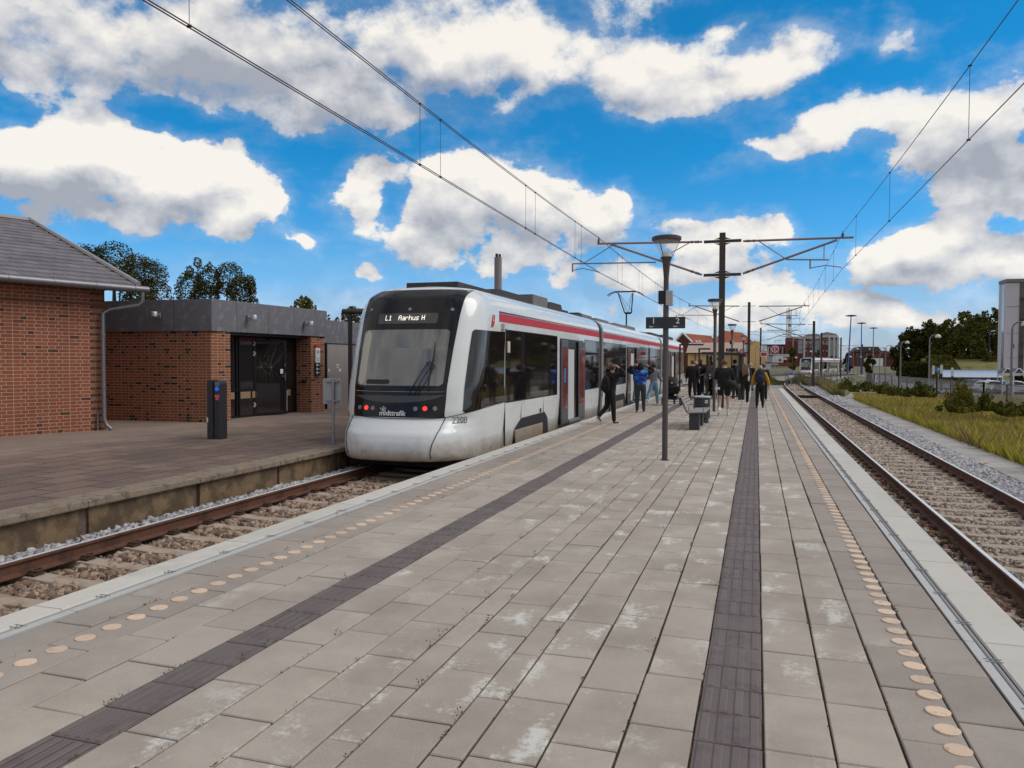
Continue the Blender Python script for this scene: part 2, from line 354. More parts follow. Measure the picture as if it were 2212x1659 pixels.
def text_mesh(name, body, size, m, parent, T, extrude=.001, align='CENTER', bold=0.0):
    cu = bpy.data.curves.new(name, 'FONT'); cu.body = body; cu.size = size; cu.extrude = extrude; cu.align_x = align; cu.align_y = 'CENTER'; cu.offset = bold
    o = bpy.data.objects.new(name, cu); C.objects.link(o)
    me = bpy.data.meshes.new_from_object(o); bpy.data.objects.remove(o); bpy.data.curves.remove(cu)
    me.transform(T); me.materials.clear(); me.materials.append(m)
    return link(bpy.data.objects.new(name, me), parent)
def frame(o, xa, ya):                                # text frame: origin, reading direction, up direction
    xa = Vector(xa).normalized(); ya = Vector(ya).normalized(); za = xa.cross(ya)
    T = Matrix((xa, ya, za)).transposed().to_4x4(); T.translation = Vector(o); return T

# shared materials
dark = mat('dark grey painted steel', (.045, .038, .036), .45, .3, .15, 5)
darker = mat('black rubber', (.012, .010, .010), .6, 0, .1)
galv = mat('galvanised steel', (.33, .32, .33), .45, .7, .2, 7)
wiremat = mat('weathered copper wire', (.07, .05, .05), .5, .6, .1)
pinkpipe = mat('catenary arm aluminium', (.30, .22, .23), .45, .6, .15, 4)
white = mat('white paint', (.72, .72, .70), .4, 0, .05)
concrete = mat('pale concrete', (.44, .42, .39), .85, 0, .10, 3, .25, 120, col2=(.36, .34, .30), c2scale=1.6)
glassdark = mat('dark tinted glass', (.012, .011, .012), .04, 0, 0, spec=.8, coat=.5)
red = mat('red paint', (.48, .02, .03), .35, 0, .08)

# ------------------------------------------------------------------ track geometry
def rtrack(y):                                       # centre line of the right track
    return 3.28 if y < 72 else 3.28 + ((y-72)**2)/520.0
def ltrack(y):
    return -6.35 if y < 60 else -6.35 + ((y-60)**2)/640.0
ZR, ZL = -0.52, -0.34
def zl(y): return ZL + (ZR-ZL)*min(max((y-52)/30, 0), 1)

# ground sheet: flat around the tracks, dropping to the car park on the right, reaching the horizon
def gz(x, y):
    e = lambda a, b, t: (lambda q: q*q*(3-2*q))(min(max((t-a)/(b-a), 0), 1))
    drop = 1.05*e(11.5, 19, x - max(0, y-60)*.055)*(1-e(230, 330, y))*e(25, 60, y)
    return -0.80 - drop
gx = sorted(set([-3000, -1200, -400, -150, -60, -20, -8] + [round(-4+1.0*i, 2) for i in range(60)] + [70, 90, 130, 220, 500, 1200, 3000]))
gy = sorted(set([-400, -100, -30] + [-10+4*i for i in range(70)] + [300, 360, 450, 700, 1200, 2000, 3500]))
V = [(x, y, gz(x, y)) for y in gy for x in gx]; nx = len(gx)
Fa = [(j*nx+i, j*nx+i+1, (j+1)*nx+i+1, (j+1)*nx+i) for j in range(len(gy)-1) for i in range(nx-1)]
gm = mat('rough ground', (.115, .105, .035), .95, 0, .3, .8, .4, 9, col2=(.17, .14, .10), c2scale=.25, c2lo=.5, c2hi=.62)
tag(np_mesh('ground', V, Fa, gm, smooth=True), kind='structure')

# gravel track beds
def ribbon(mb, cf, x0, x1, z, ys, thick=.3):
    vs = []; fs = []
    for i, y in enumerate(ys):
        c = cf(y); zz = z(y) if callable(z) else z
        vs += [(c+x0, y, zz), (c+x1, y, zz)]
        if i: k = 2*i; fs.append((k-2, k-1, k+1, k))
    mb.add(vs, fs)
ys_long = [-12, 0, 10, 20, 30, 40, 50, 56, 60] + list(range(64, 150, 4))
gravel = mat('gravel bed', (.20, .17, .145), .95, 0, .35, 30, .8, 70, col2=(.12, .085, .065), c2scale=40, c2lo=.48, c2hi=.6)
mb = MB(); ribbon(mb, rtrack, -2.2, 1.6, lambda y: ZR-.245, ys_long); tag(mb.build('gravel_bed', gravel, fixn=False), kind='structure')
mb = MB(); ribbon(mb, ltrack, -1.7, 2.2, lambda y: zl(y)-.245, ys_long); tag(mb.build('gravel_bed', gravel, fixn=False), kind='structure')
yard = mat('grey gravel yard', (.27, .25, .24), .95, 0, .25, 3, .5, 40, col2=(.20, .17, .14), c2scale=2)
mb = MB(); mb.add([(-14, 51.8, -.735), (5.6, 51.8, -.735), (6, 84, -.735), (-14, 84, -.735)], [(0, 1, 2, 3)]); tag(mb.build('gravel_yard', yard, fixn=False), kind='structure')
mb = MB(); mb.add([(-14, 84, -.739), (6, 84, -.739), (16, 150, -.739), (-10, 150, -.739)], [(0, 1, 2, 3)]); tag(mb.build('gravel_yard', yard, fixn=False), kind='structure')

# loose ballast stones
stone_g = mat('grey ballast stone', (.34, .32, .325), .85, 0, .0, 1, 0, 1, island=.45)
stone_b = mat('brown ballast stone', (.34, .27, .215), .85, 0, .0, 1, 0, 1, island=.5)
stone_l = mat('rust tinted ballast stone', (.27, .19, .135), .9, 0, .0, 1, 0, 1, island=.5)
stone_r = mat('rusty ballast stone', (.15, .085, .05), .9, 0, .0, 1, 0, 1, island=.45)
def strew(n, x0, x1, y0, y1, z, s, bias=1.0, cf=None, jz=.02):
    y = y0 + (y1-y0)*rng.random(n)**bias; x = x0 + (x1-x0)*rng.random(n)
    if cf: x = x + np.array([cf(v) for v in y])
    return np.stack([x, y, z + rng.uniform(-jz, jz, n)], 1), s*rng.uniform(.6, 1.35, n)
def gaps(ps, y0, keep=.10):
    p, sz = ps; q = np.abs(((p[:, 1]-y0+.325) % .65)-.325); m_ = (q > .145) | (rng.random(len(p)) < keep*.5); return p[m_], sz[m_]
def bal(name, mt, *sets):
    tag(stones(name, np.concatenate([a for a, b in sets]), np.concatenate([b for a, b in sets]), mt), 'loose ' + ('grey' if mt is stone_g else 'brown' if mt is stone_b else 'rust stained') + ' ballast stones along the railway track', 'ballast', kind='stuff')
bal('ballast', stone_g, strew(3200, -7.60, -7.18, 3, 14, ZL-.10, .045), strew(16000, 4.09, 4.80, 8, 30, ZR-.115, .05, 1.3), strew(11000, 4.09, 4.80, 20, 60, ZR-.12, .07, 1.3), strew(1500, 1.75, 2.40, 6, 50, ZR-.2, .05, 1.5),
    strew(3500, 4.3, 5.3, 50, 75, ZR-.12, .09))
bal('ballast', stone_l, gaps(strew(11000, -6.98, -5.5, 2.5, 13, ZL-.222, .042, 1.1), 1.4))
bal('ballast', stone_b, gaps(strew(14000, 2.62, 3.96, 7, 26, ZR-.222, .040, 1.3), 5.6), gaps(strew(12000, 2.62, 3.96, 20, 70, ZR-.232, .055, 1.4), 5.6, .3), strew(1500, -.6, .6, 70, 100, ZR-.19, .1, 1, rtrack))
bal('ballast', stone_r, gaps(strew(2200, -6.98, -5.5, 2.5, 13, ZL-.215, .042, 1.1), 1.4), strew(2600, 1.7, 2.46, 6, 30, ZR-.19, .05, 1.6), gaps(strew(1500, 2.62, 2.9, 7, 40, ZR-.22, .045, 1.5), 5.6), gaps(strew(1500, 3.7, 3.96, 7, 40, ZR-.22, .045, 1.5), 5.6))
# bricks bits in the gravel
mb = MB(); mb.ball((0, 0, 0), (.07, .045, .04), 7, 5); o = mb.build('stone', mat('orange brick rubble', (.55, .17, .07), .9)); p = onZ(2130, 1003, -.60)
tag(o, 'orange piece of brick lying on grey track ballast', 'stone'); o.location = p

# rails, sleepers, clips
rust = mat('rusty rail side', (.125, .052, .029), .8, .2, .3, 12, .2, 80, col2=(.07, .030, .018), c2scale=4)
shine = mat('polished rail head', (.78, .76, .72), .35, .25, .1, 30)
sleeper_m = mat('concrete sleeper', (.37, .285, .215), .9, 0, .15, 5, .2, 60, col2=(.27, .185, .13), c2scale=3)
clip_m = mat('rusty rail clip', (.085, .045, .028), .75, .4, .3, 30)
RPROF = [(-.07, -.16), (.07, -.16), (.07, -.148), (.012, -.125), (.010, -.045), (.034, -.030), (.036, -.006), (.026, -.0005), (-.026, -.0005), (-.036, -.006), (-.034, -.030), (-.010, -.045), (-.012, -.125), (-.07, -.148)]
def make_track(cf, zf, y0, y1, label_side, ys):
    root = thing('railway_track', None, None, (0, 0, 0), kind='structure')
    for sx in (-.7525, .7525):
        vs = []; fs = []; n = len(RPROF)
        for i, y in enumerate(ys):
            c = cf(y) + sx; vs += [(c+a, y, zf(y)+b) for a, b in RPROF]
            if i:
                for k in range(n): fs.append(((i-1)*n+k, (i-1)*n+(k+1) % n, i*n+(k+1) % n, i*n+k))
        m2 = MB(); m2.v = vs; m2.f = fs; r_ = m2.build('rail', rust, root, fixn=True)
        vs = []; fs = []
        for i, y in enumerate(ys):
            c = cf(y) + sx; vs += [(c-.0245, y, zf(y)+.0015), (c+.0245, y, zf(y)+.0015)]
            if i: k = 2*i; fs.append((k-2, k-1, k+1, k))
        m2 = MB(); m2.v = vs; m2.f = fs; m2.build('rail_head', shine, r_, fixn=False)
    sm = MB()
    xs = [-1.25, -.95, -.62, -.3, 0, .3, .62, .95, 1.25]; hz = [0, 0, -.012, -.03, -.034, -.03, -.012, 0, 0]
    for a in range(len(xs)-1):
        x0, x1, h0, h1 = xs[a], xs[a+1], hz[a], hz[a+1]
        sm.add([(x0,-.13,-.2),(x1,-.13,-.2),(x1,.13,-.2),(x0,.13,-.2),(x0,-.105,h0),(x1,-.105,h1),(x1,.105,h1),(x0,.105,h0)], [(4,5,6,7),(0,1,5,4),(2,3,7,6)] + ([(3,0,4,7)] if a == 0 else []) + ([(1,2,6,5)] if a == len(xs)-2 else []))
    sl = sm.build('sleeper', sleeper_m, root, bevel=.008)
    cm = MB()
    for sx in (-.7525, .7525):
        cm.box(sx-.17, sx+.17, -.07, .07, -.002, .012)
        for s2 in (-1, 1):
            x = sx + s2*.115
            cm.tube([(x-s2*.04, -.05, .03), (x+s2*.02, -.055, .045), (x+s2*.055, -.02, .04), (x+s2*.055, .03, .04), (x+s2*.01, .055, .045), (x-s2*.045, .03, .03)], .011, 6)
            cm.tube([(x, 0, 0), (x, 0, .055)], .018, 7)
    cl = cm.build('rail_clip', clip_m, sl)
    n = 0; y = y0
    while y < y1 and n < 98:
        dy = (cf(y+.3)-cf(y-.3))/.6
        s_ = sl if n == 0 else sl.copy()
        if n: C.objects.link(s_); s_.parent = root; c_ = cl.copy(); C.objects.link(c_); c_.parent = s_
        s_.location = (cf(y), y, zf(y)-.162); s_.rotation_euler = (random.uniform(-.006, .006), 0, -math.atan(dy)+random.uniform(-.008, .008)); y += .65; n += 1
    return root
ysr = [-12, 0, 20, 40, 60, 70] + [72+2*i for i in range(46)]
make_track(rtrack, lambda y: ZR, 5.6, 75, 'right', ysr)
make_track(ltrack, zl, 1.4, 70, 'left', [-12, 0, 20, 40, 52, 56, 60] + [62+2*i for i in range(50)])
# timber crossing board between the rails near the platform end
mb = MB(); mb.box(2.62, 3.94, 54.4, 54.9, ZR-.2, ZR-.01); tag(mb.build('crossing_board', mat('tarred timber', (.02, .014, .012), .8, 0, .3), bevel=.01), 'black tarred board bolted between the two rails at the platform end', 'board')

# ------------------------------------------------------------------ island platform
PY0, PY1 = -8.0, 51.8
side_m = mat('stained platform wall', (.22, .19, .16), .9, 0, .2, 3, .3, 40)
mb = MB(); mb.box(-4.62, 1.55, PY0, PY1, -.75, -.014); tag(mb.build('platform', mat('dark joint soil', (.040, .024, .015), .95, 0, .5, 30, .4, 60, col2=(.17, .075, .025), c2scale=9, c2lo=.5, c2hi=.7)), kind='structure')
def slab_mat(name, c1, c2, stain):
    m = mat(name, c1, .88, 0, .16, 3.2, .35, 160, island=.07, col2=c2, c2scale=1.1, c2lo=.40, c2hi=.62)
    if '_st' in m: return m
    m['_st'] = 1; t = m.node_tree; b = t.nodes['Principled BSDF']; cur = b.inputs['Base Color'].links[0].from_socket
    g = nn(t, 'ShaderNodeTexCoord').outputs['Object']; ge = nn(t, 'ShaderNodeNewGeometry')
    mp = nn(t, 'ShaderNodeMapping'); t.links.new(g, mp.inputs[0]); mp.inputs['Scale'].default_value = (1.6, .9, 1)
    # pale lime bloom: some slabs only, ragged patches
    sel = maprange(t, ge.outputs['Random Per Island'], .52, .60)
    r2 = nn(t, 'ShaderNodeTexWhiteNoise', noise_dimensions='1D'); t.links.new(ge.outputs['Random Per Island'], r2.inputs['W'])
    sp = nn(t, 'ShaderNodeSeparateXYZ'); t.links.new(g, sp.inputs[0])
    mid = mth(t, 'MULTIPLY', maprange(t, sp.outputs[0], -3.0, -2.2), maprange(t, sp.outputs[0], .9, .2))
    sel2 = maprange(t, mth(t, 'ADD', mth(t, 'MULTIPLY', r2.outputs['Value'], .75), mth(t, 'MULTIPLY', mid, .38)), .48, 1.02)
    a = noise(t, mp.outputs[0], 2.9, 3, .5); bq = noise(t, g, 26, 7, .72)
    patch = maprange(t, mth(t, 'ADD', a, mth(t, 'MULTIPLY_ADD', bq, .62, -.31)), .53, .72)
    f = mth(t, 'MULTIPLY', mth(t, 'MULTIPLY', patch, sel2), stain)
    n = nn(t, 'ShaderNodeMix', data_type='RGBA'); t.links.new(f, n.inputs[0]); t.links.new(cur, n.inputs[6]); n.inputs[7].default_value = (.70, .66, .60, 1)
    # small dark specks
    sk = maprange(t, noise(t, g, 55, 2, .5), .74, .80, 0, .5)
    n2 = nn(t, 'ShaderNodeMix', data_type='RGBA'); t.links.new(sk, n2.inputs[0]); t.links.new(n.outputs[2], n2.inputs[6]); n2.inputs[7].default_value = (.06, .045, .03, 1)
    gv = nn(t, 'ShaderNodeVectorMath', operation='MULTIPLY'); t.links.new(n2.outputs[2], gv.inputs[0]); t.links.new(mth(t, 'MULTIPLY', mth(t, 'MULTIPLY_ADD', noise(t, g, 190, 2, .7), .55, .725), mth(t, 'MULTIPLY_ADD', noise(t, g, .35, 3, .6), .36, .82)), gv.inputs[1])
    t.links.new(gv.outputs[0], b.inputs['Base Color']); return m
slab_m = slab_mat('concrete paving slab', (.415, .350, .285), (.345, .286, .230), .8)
slab_edge_m = slab_mat('darker edge paving slab', (.315, .258, .215), (.35, .292, .242), .4)
def slab(mb, x0, x1, y0, y1, g=.0075, ch=.005):
    dz = random.gauss(0, .0012); tx, ty = random.gauss(0, .0016), random.gauss(0, .0012); sh = random.gauss(0, .0015)
    x0, x1, y0, y1 = x0+g*.8+sh, x1-g*.8+sh, y0+g*.7, y1-g*.7
    T = lambda x, y, z: (x, y, z + dz + (x-x0)*tx*3 + (y-y0)*ty)
    mb.add([T(x0,y0,-.05), T(x1,y0,-.05), T(x1,y1,-.05), T(x0,y1,-.05), T(x0,y0,-ch), T(x1,y0,-ch), T(x1,y1,-ch), T(x0,y1,-ch), T(x0+ch,y0+ch,0), T(x1-ch,y0+ch,0), T(x1-ch,y1-ch,0), T(x0+ch,y1-ch,0)],
           [(0,1,5,4),(1,2,6,5),(2,3,7,6),(3,0,4,7),(4,5,9,8),(5,6,10,9),(6,7,11,10),(7,4,8,11),(8,9,10,11)])
COLS = [(-4.29,-3.98,3.775,1),(-3.98,-3.66,3.45,1),(-3.66,-3.34,3.13,0),(-3.34,-3.01,2.81,0),(-2.72,-2.42,3.95,0),(-2.42,-2.12,4.22,0),(-2.12,-1.81,3.91,0),(-1.81,-1.64,3.57,0),(-1.64,-1.32,3.86,0),(-1.32,-1.16,3.58,0),(-1.16,-.855,3.63,0),(-.855,-.55,3.25,0),(-.55,-.25,3.54,0),(.045,.34,3.47,0),(.34,.625,3.45,0),(.625,.91,3.75,1),(.91,1.205,3.42,1)]
ma, me_ = MB(), MB()
for x0, x1, ph, edge in COLS:
    y = ph - .6*math.ceil((ph-PY0)/.6) + .6
    while y < PY1-.1: slab(me_ if edge else ma, x0, x1, y, min(y+.6, PY1)); y += .6
tag(ma.build('paving', slab_m, fixn=False), kind='structure'); tag(me_.build('paving', slab_edge_m, fixn=False), kind='structure')
tact = mat('mauve tactile tile', (.140, .110, .100), .8, 0, .12, 4, .25, 120, island=.10, col2=(.115, .085, .082), c2scale=6)
mt = MB()
for x0, x1, ph, ridg in ((-3.01, -2.72, 2.92, 5), (-.25, .045, 3.16, 4)):
    y = ph - .3*math.ceil((ph-PY0)/.3) + .3
    while y < PY1-.1:
        slab(mt, x0, x1, y, y+.3, .004, .004)
        if 1 < y < 30:
            w = (x1-x0)/ridg
            for k in range(ridg):
                xa = x0 + w*(k+.2); xb = x0 + w*(k+.8)
                mt.add([(xa, y+.012, .0005), (xb, y+.012, .0005), (xb, y+.288, .0005), (xa, y+.288, .0005), (xa+.008, y+.02, .005), (xb-.008, y+.02, .005), (xb-.008, y+.28, .005), (xa+.008, y+.28, .005)], [(0,1,5,4),(1,2,6,5),(2,3,7,6),(3,0,4,7),(4,5,6,7)])
        y += .3
tag(mt.build('tactile_paving', tact, fixn=False), kind='structure')
# round peach warning dots, two rows
dm_ = MB()
for xc, y0, sp_ in ((-3.845, 3.0, .200), (.85, 3.13, .1935)):
    y = y0 - sp_*40
    while y < PY1-.2:
        dm_.lathe([(.056, -.004), (.056, .0062), (.052, .0075)], (xc+random.uniform(-.002, .002), y, 0), 20); y += sp_
tag(dm_.build('warning_dots', mat('peach thermoplastic dot', (.64, .46, .32), .6, 0, .12, 20, .1, 60, island=.12, col2=(.46, .33, .235), c2scale=22, c2lo=.54, c2hi=.68)), kind='structure')
# kerbs: wide pale edge slabs, a channel with a cable tube and clips, a narrow strip
kerb_m = mat('white concrete kerb', (.54, .495, .43), .85, 0, .08, 2.5, .2, 110, island=.05, col2=(.44, .41, .36), c2scale=1.4, c2lo=.52, c2hi=.72)
steel = mat('grey channel strip', (.30, .29, .285), .7, .1, .12, 9)
mk, ms, mc = MB(), MB(), MB()
def kerb(xo, xi, strip0, strip1, chx, ph, clip0):
    y = ph - 2.0*math.ceil((ph-PY0)/2.0) + 2.0
    while y < PY1-.1:
        a, b = sorted((xo, xi)); y1 = min(y+2.0, PY1)-.006
        mk.add([(a,y,-.45),(b,y,-.45),(b,y1,-.45),(a,y1,-.45),(a,y,-.008),(b,y,-.008),(b,y1,-.008),(a,y1,-.008),(a+.008,y+.005,.002),(b-.008,y+.005,.002),(b-.008,y1-.005,.002),(a+.008,y1-.005,.002)], [(0,1,5,4),(1,2,6,5),(2,3,7,6),(3,0,4,7),(4,5,9,8),(5,6,10,9),(6,7,11,10),(7,4,8,11),(8,9,10,11)])
        a, b = sorted((strip0, strip1)); ms.add([(a,y,-.04),(b,y,-.04),(b,y1,-.04),(a,y1,-.04),(a,y,.0015),(b,y,.0015),(b,y1,.0015),(a,y1,.0015)], [(4,5,6,7),(0,1,5,4),(1,2,6,5),(2,3,7,6),(3,0,4,7)])
        y += 2.0
    y = clip0 - .66*math.ceil((clip0-PY0)/.66) + .66
    while y < PY1-.1:
        for d_ in (-.020, .020): mc.box(chx-.045, chx+.045, y+d_-.003, y+d_+.003, .002, .006)
        y += .66
    mc.tube([(chx, PY0, -.012), (chx, PY1, -.012)], .013, 8)
kerb(-4.695, -4.445, -4.385, -4.315, -4.415, 3.98, 3.63); kerb(1.62, 1.315, 1.215, 1.268, 1.29, 5.21, 4.9)
ko = mk.build('platform_kerb', kerb_m); tag(ko, kind='structure'); so = ms.build('channel_strip', mat('pale channel strip', (.46, .44, .41), .7, 0, .12, 9), ko); mc.build('cable_clips', steel, ko)
# moss and seedlings in the joints
wp, wl = [], []
for _ in range(420):
    c_ = random.choice(COLS); x = random.choice((c_[0], c_[1])); y = 2 + 14*random.random()**1.4
    for k in range(random.randint(2, 9)): wp.append((x+random.gauss(0, .006), y+random.gauss(0, .03), random.uniform(.0, .012)))
    if random.random() < .16:
        for k in range(9): wp.append((x+random.gauss(0, .010), y+random.gauss(0, .010), random.uniform(.005, .05)))
tag(leaves('moss', np.array(wp), .012, mat('joint weeds', (.10, .085, .025), .9, 0, 0, island=.5)), 'tiny weeds and moss growing in the paving joints', 'moss', kind='stuff')

# ------------------------------------------------------------------ old platform on the left
oldpave = bpy.data.materials.new('weathered brown paving'); oldpave.use_nodes = True; t = oldpave.node_tree; b = t.nodes['Principled BSDF']; b.inputs['Roughness'].default_value = .92
g = nn(t, 'ShaderNodeTexCoord').outputs['Object']
dist = vmth(t, 'ADD', g, vmth(t, 'MULTIPLY', vmth(t, 'SUBTRACT', noise(t, g, 1.6, 3, .5, 'Color'), (.5, .5, .5)), (.05, .05, 0)))
mp = nn(t, 'ShaderNodeMapping'); t.links.new(dist, mp.inputs[0]); mp.inputs['Rotation'].default_value = (0, 0, math.radians(90))
bk = nn(t, 'ShaderNodeTexBrick'); t.links.new(mp.outputs[0], bk.inputs['Vector']); bk.offset = .5; bk.squash = 1.0
for k, v in (('Scale', 1.0), ('Mortar Size', .017), ('Mortar Smooth', .2), ('Bias', .0), ('Brick Width', .8), ('Row Height', .5)): bk.inputs[k].default_value = v
bk.inputs['Color1'].default_value = (.21, .135, .098, 1); bk.inputs['Color2'].default_value = (.145, .092, .069, 1); bk.inputs['Mortar'].default_value = (.030, .017, .013, 1)
big = maprange(t, noise(t, g, .55, 5, .6), .42, .62); fine = noise(t, g, 22, 8, .7)
n1 = nn(t, 'ShaderNodeMix', data_type='RGBA'); t.links.new(mth(t, 'MULTIPLY', big, .75), n1.inputs[0]); t.links.new(bk.outputs['Color'], n1.inputs[6]); n1.inputs[7].default_value = (.095, .062, .05, 1)
sp = nn(t, 'ShaderNodeSeparateXYZ'); t.links.new(g, sp.inputs[0])
pale = mth(t, 'MULTIPLY', maprange(t, mth(t, 'ADD', sp.outputs[0], mth(t, 'MULTIPLY_ADD', noise(t, g, .8, 4, .6), 5, -2.5)), -10.5, -14.0), .55)
n2 = nn(t, 'ShaderNodeMix', data_type='RGBA'); t.links.new(pale, n2.inputs[0]); t.links.new(n1.outputs[2], n2.inputs[6]); n2.inputs[7].default_value = (.30, .225, .175, 1)
lich = mth(t, 'MULTIPLY', maprange(t, noise(t, g, 11, 6, .75), .57, .68), maprange(t, noise(t, g, .9, 2, .5), .46, .6))
n3 = nn(t, 'ShaderNodeMix', data_type='RGBA'); t.links.new(mth(t, 'MULTIPLY', lich, .55), n3.inputs[0]); t.links.new(n2.outputs[2], n3.inputs[6]); n3.inputs[7].default_value = (.44, .36, .30, 1)
v_ = nn(t, 'ShaderNodeVectorMath', operation='MULTIPLY'); t.links.new(n3.outputs[2], v_.inputs[0]); t.links.new(mth(t, 'MULTIPLY_ADD', fine, 1.0, .5), v_.inputs[1]); t.links.new(v_.outputs[0], b.inputs['Base Color'])
bp = nn(t, 'ShaderNodeBump'); bp.inputs['Strength'].default_value = .7; bp.inputs['Distance'].default_value = .02; t.links.new(mth(t, 'ADD', mth(t, 'MULTIPLY', bk.outputs['Fac'], -1.0), mth(t, 'MULTIPLY', fine, .6)), bp.inputs['Height']); t.links.new(bp.outputs[0], b.inputs['Normal'])
XO = -7.62
mb = MB(); mb.box(-60, XO-.10, -12, 70, -.7, .0); o = mb.build('old_platform', oldpave); tag(o, kind='structure')
mossy = mat('mossy old concrete', (.20, .130, .070), .95, 0, .35, 5, .6, 50, col2=(.10, .064, .036), c2scale=3.5, c2lo=.42, c2hi=.6)
lip = mat('worn coping stone', (.235, .175, .125), .95, 0, .3, 6, .8, 35, col2=(.13, .095, .07), c2scale=7)
m1, m2 = MB(), MB(); y = 7.2 - 1.95*9
while y < 66:
    m1.box(XO-.10, XO-.06, y+.07, y+1.88, -.7, -.085); m1.box(XO-.17, XO-.1005, y-.07, y+.07, -.7, -.09)
    m2.box(XO-.42, XO+.02, y-.006, y+1.942, -.088, .006); y += 1.95
m1.build('platform_wall', mossy, o, bevel=.01); m2.build('coping', lip, o, bevel=.018)

# ------------------------------------------------------------------ right verge: kerb, grass, bushes
vk = MB(); vks = mat('weathered verge kerb', (.36, .33, .30), .9, 0, .2, 3, .4, 40, island=.1, col2=(.25, .22, .19), c2scale=2)
y = -6
while y < 52: vk.box(4.84, 5.68, y+.006, y+.994, -.85, -.585+random.gauss(0, .004)); y += 1.0
vk.box(4.2, 6.4, 52.6, 53.0, -.85, -.58)
tag(vk.build('verge_kerb', vks, bevel=.008), kind='structure')
mb = MB()
mb.add([(5.55, -8, -.62), (5.55, 52, -.62), (12.5, 60, -.70), (16, 30, -.72), (16, -8, -.72)], [(0, 4, 3, 2, 1)])
tag(mb.build('verge', mat('grassy soil', (.10, .085, .025), .95, 0, .4, 3), fixn=False), kind='structure')
path_m = mat('compacted path', (.30, .26, .235), .95, 0, .12, 2, .2, 60)
mb = MB(); cpts = [(5.5, 53), (6.6, 60), (7.7, 68), (8.6, 78), (10.5, 92), (15, 110)]
vs = []; fs = []
for i, (x, y) in enumerate(cpts): vs += [(x-.2, y, -.585), (x+1.5, y, -.585)]; fs += [(2*i-2, 2*i-1, 2*i+1, 2*i)] if i else []
mb.add(vs, fs); tag(mb.build('path', path_m, fixn=False), kind='structure')

def blades(name, pos, h, w, m, label, cat):
    N = len(pos); a = rng.uniform(0, 2*PI, N); hh = h*rng.uniform(.5, 1.3, N); ln = rng.uniform(-.45, .45, (N, 2))*hh[:, None]
    dx = np.cos(a)*w; dy = np.sin(a)*w
    V = np.stack([pos + np.stack([dx, dy, 0*dx], 1), pos - np.stack([dx, dy, 0*dx], 1), pos + np.stack([ln[:, 0]*.35, ln[:, 1]*.35, hh*.55], 1) - np.stack([dx, dy, 0*dx], 1)*.7, pos + np.stack([ln[:, 0], ln[:, 1], hh], 1)], 1).reshape(-1, 3)
    k = np.arange(N)[:, None]*4; Fa = np.concatenate([k + np.array([[0, 1, 2]]), k + np.array([[0, 2, 3]])], 1).reshape(-1, 3)
    return tag(np_mesh(name, V, Fa, m), label, cat, kind='stuff')
def gpos(n, xf0, xf1, y0, y1, z, bias=1.3):
    y = y0 + (y1-y0)*rng.random(n)**bias; x0 = np.array([xf0(v) for v in y]); x1 = np.array([xf1(v) for v in y]); u = rng.random(n)**1.25
    return np.stack([x0 + (x1-x0)*u, y, z - .012*np.maximum(0, (x0+(x1-x0)*u)-7)], 1)
grass_a = mat('yellow green grass', (.40, .35, .03), .8, 0, .30, .7, island=.45, col2=(.48, .36, .05), c2scale=.5)
grass_b = mat('dry straw grass', (.36, .27, .09), .8, 0, .2, 1, island=.4)
xg = lambda y: 5.62 if y < 50 else 5.65 + (y-50)*.10
blades('grass', gpos(150000, xg, lambda y: min(15.5, 8.5+y*.14), 11, 56, -.66), .33, .006, grass_a, 'tall yellow green grass filling the verge beside the right track', 'grass')
_wn = 9000; _wy = 12+44*rng.random(_wn)**1.2; _wx = 5.8+rng.random(_wn)*np.minimum(9, 3+_wy*.14); _wm = (np.sin(_wx*1.9+_wy*.35)+np.sin(_wy*.83-_wx)+rng.normal(0, .4, _wn)) > .75
tag(leaves('weeds', np.stack([_wx, _wy, -.62-.012*np.maximum(0, _wx-7)+.30*rng.random(_wn)], 1)[_wm], .055, mat('broad leaved weeds', (.10, .115, .02), .9, 0, 0, 1, island=.5, spec=.05)), 'patches of darker broad leaved weeds in the yellow green verge', 'weeds', kind='stuff')
blades('dry_grass', gpos(16000, xg, lambda y: 15, 11, 56, -.66), .45, .004, grass_b, 'dry straw coloured grass stalks standing in the verge', 'dry grass')
blades('grass', np.concatenate([gpos(4500, lambda y: 4.9+.03*(y-55), lambda y: 5.6+.045*(y-55), 56, 80, -.6), gpos(3500, lambda y: 5.0, lambda y: 7.0, 78, 100, -.6), gpos(2600, lambda y: -6, lambda y: 1.0, 88, 100, -.6)]), .55, .014, mat('mixed dry weeds', (.24, .20, .06), .85, 0, .3, 1, island=.5), 'ragged dry weeds around the mast beyond the platform end', 'grass')
blades('dry_grass', np.concatenate([strew(60, 5.4, 5.65, 16.6, 18.0, -.58, 1)[0], strew(36, 4.7, 4.95, 14.0, 15.2, -.60, 1)[0], strew(30, 5.4, 5.6, 22, 25, -.58, 1)[0]]), .45, .004, mat('brown dead stalks', (.22, .13, .07), .85, island=.3), 'thin brown dead stalks growing through the verge kerb', 'dry grass')

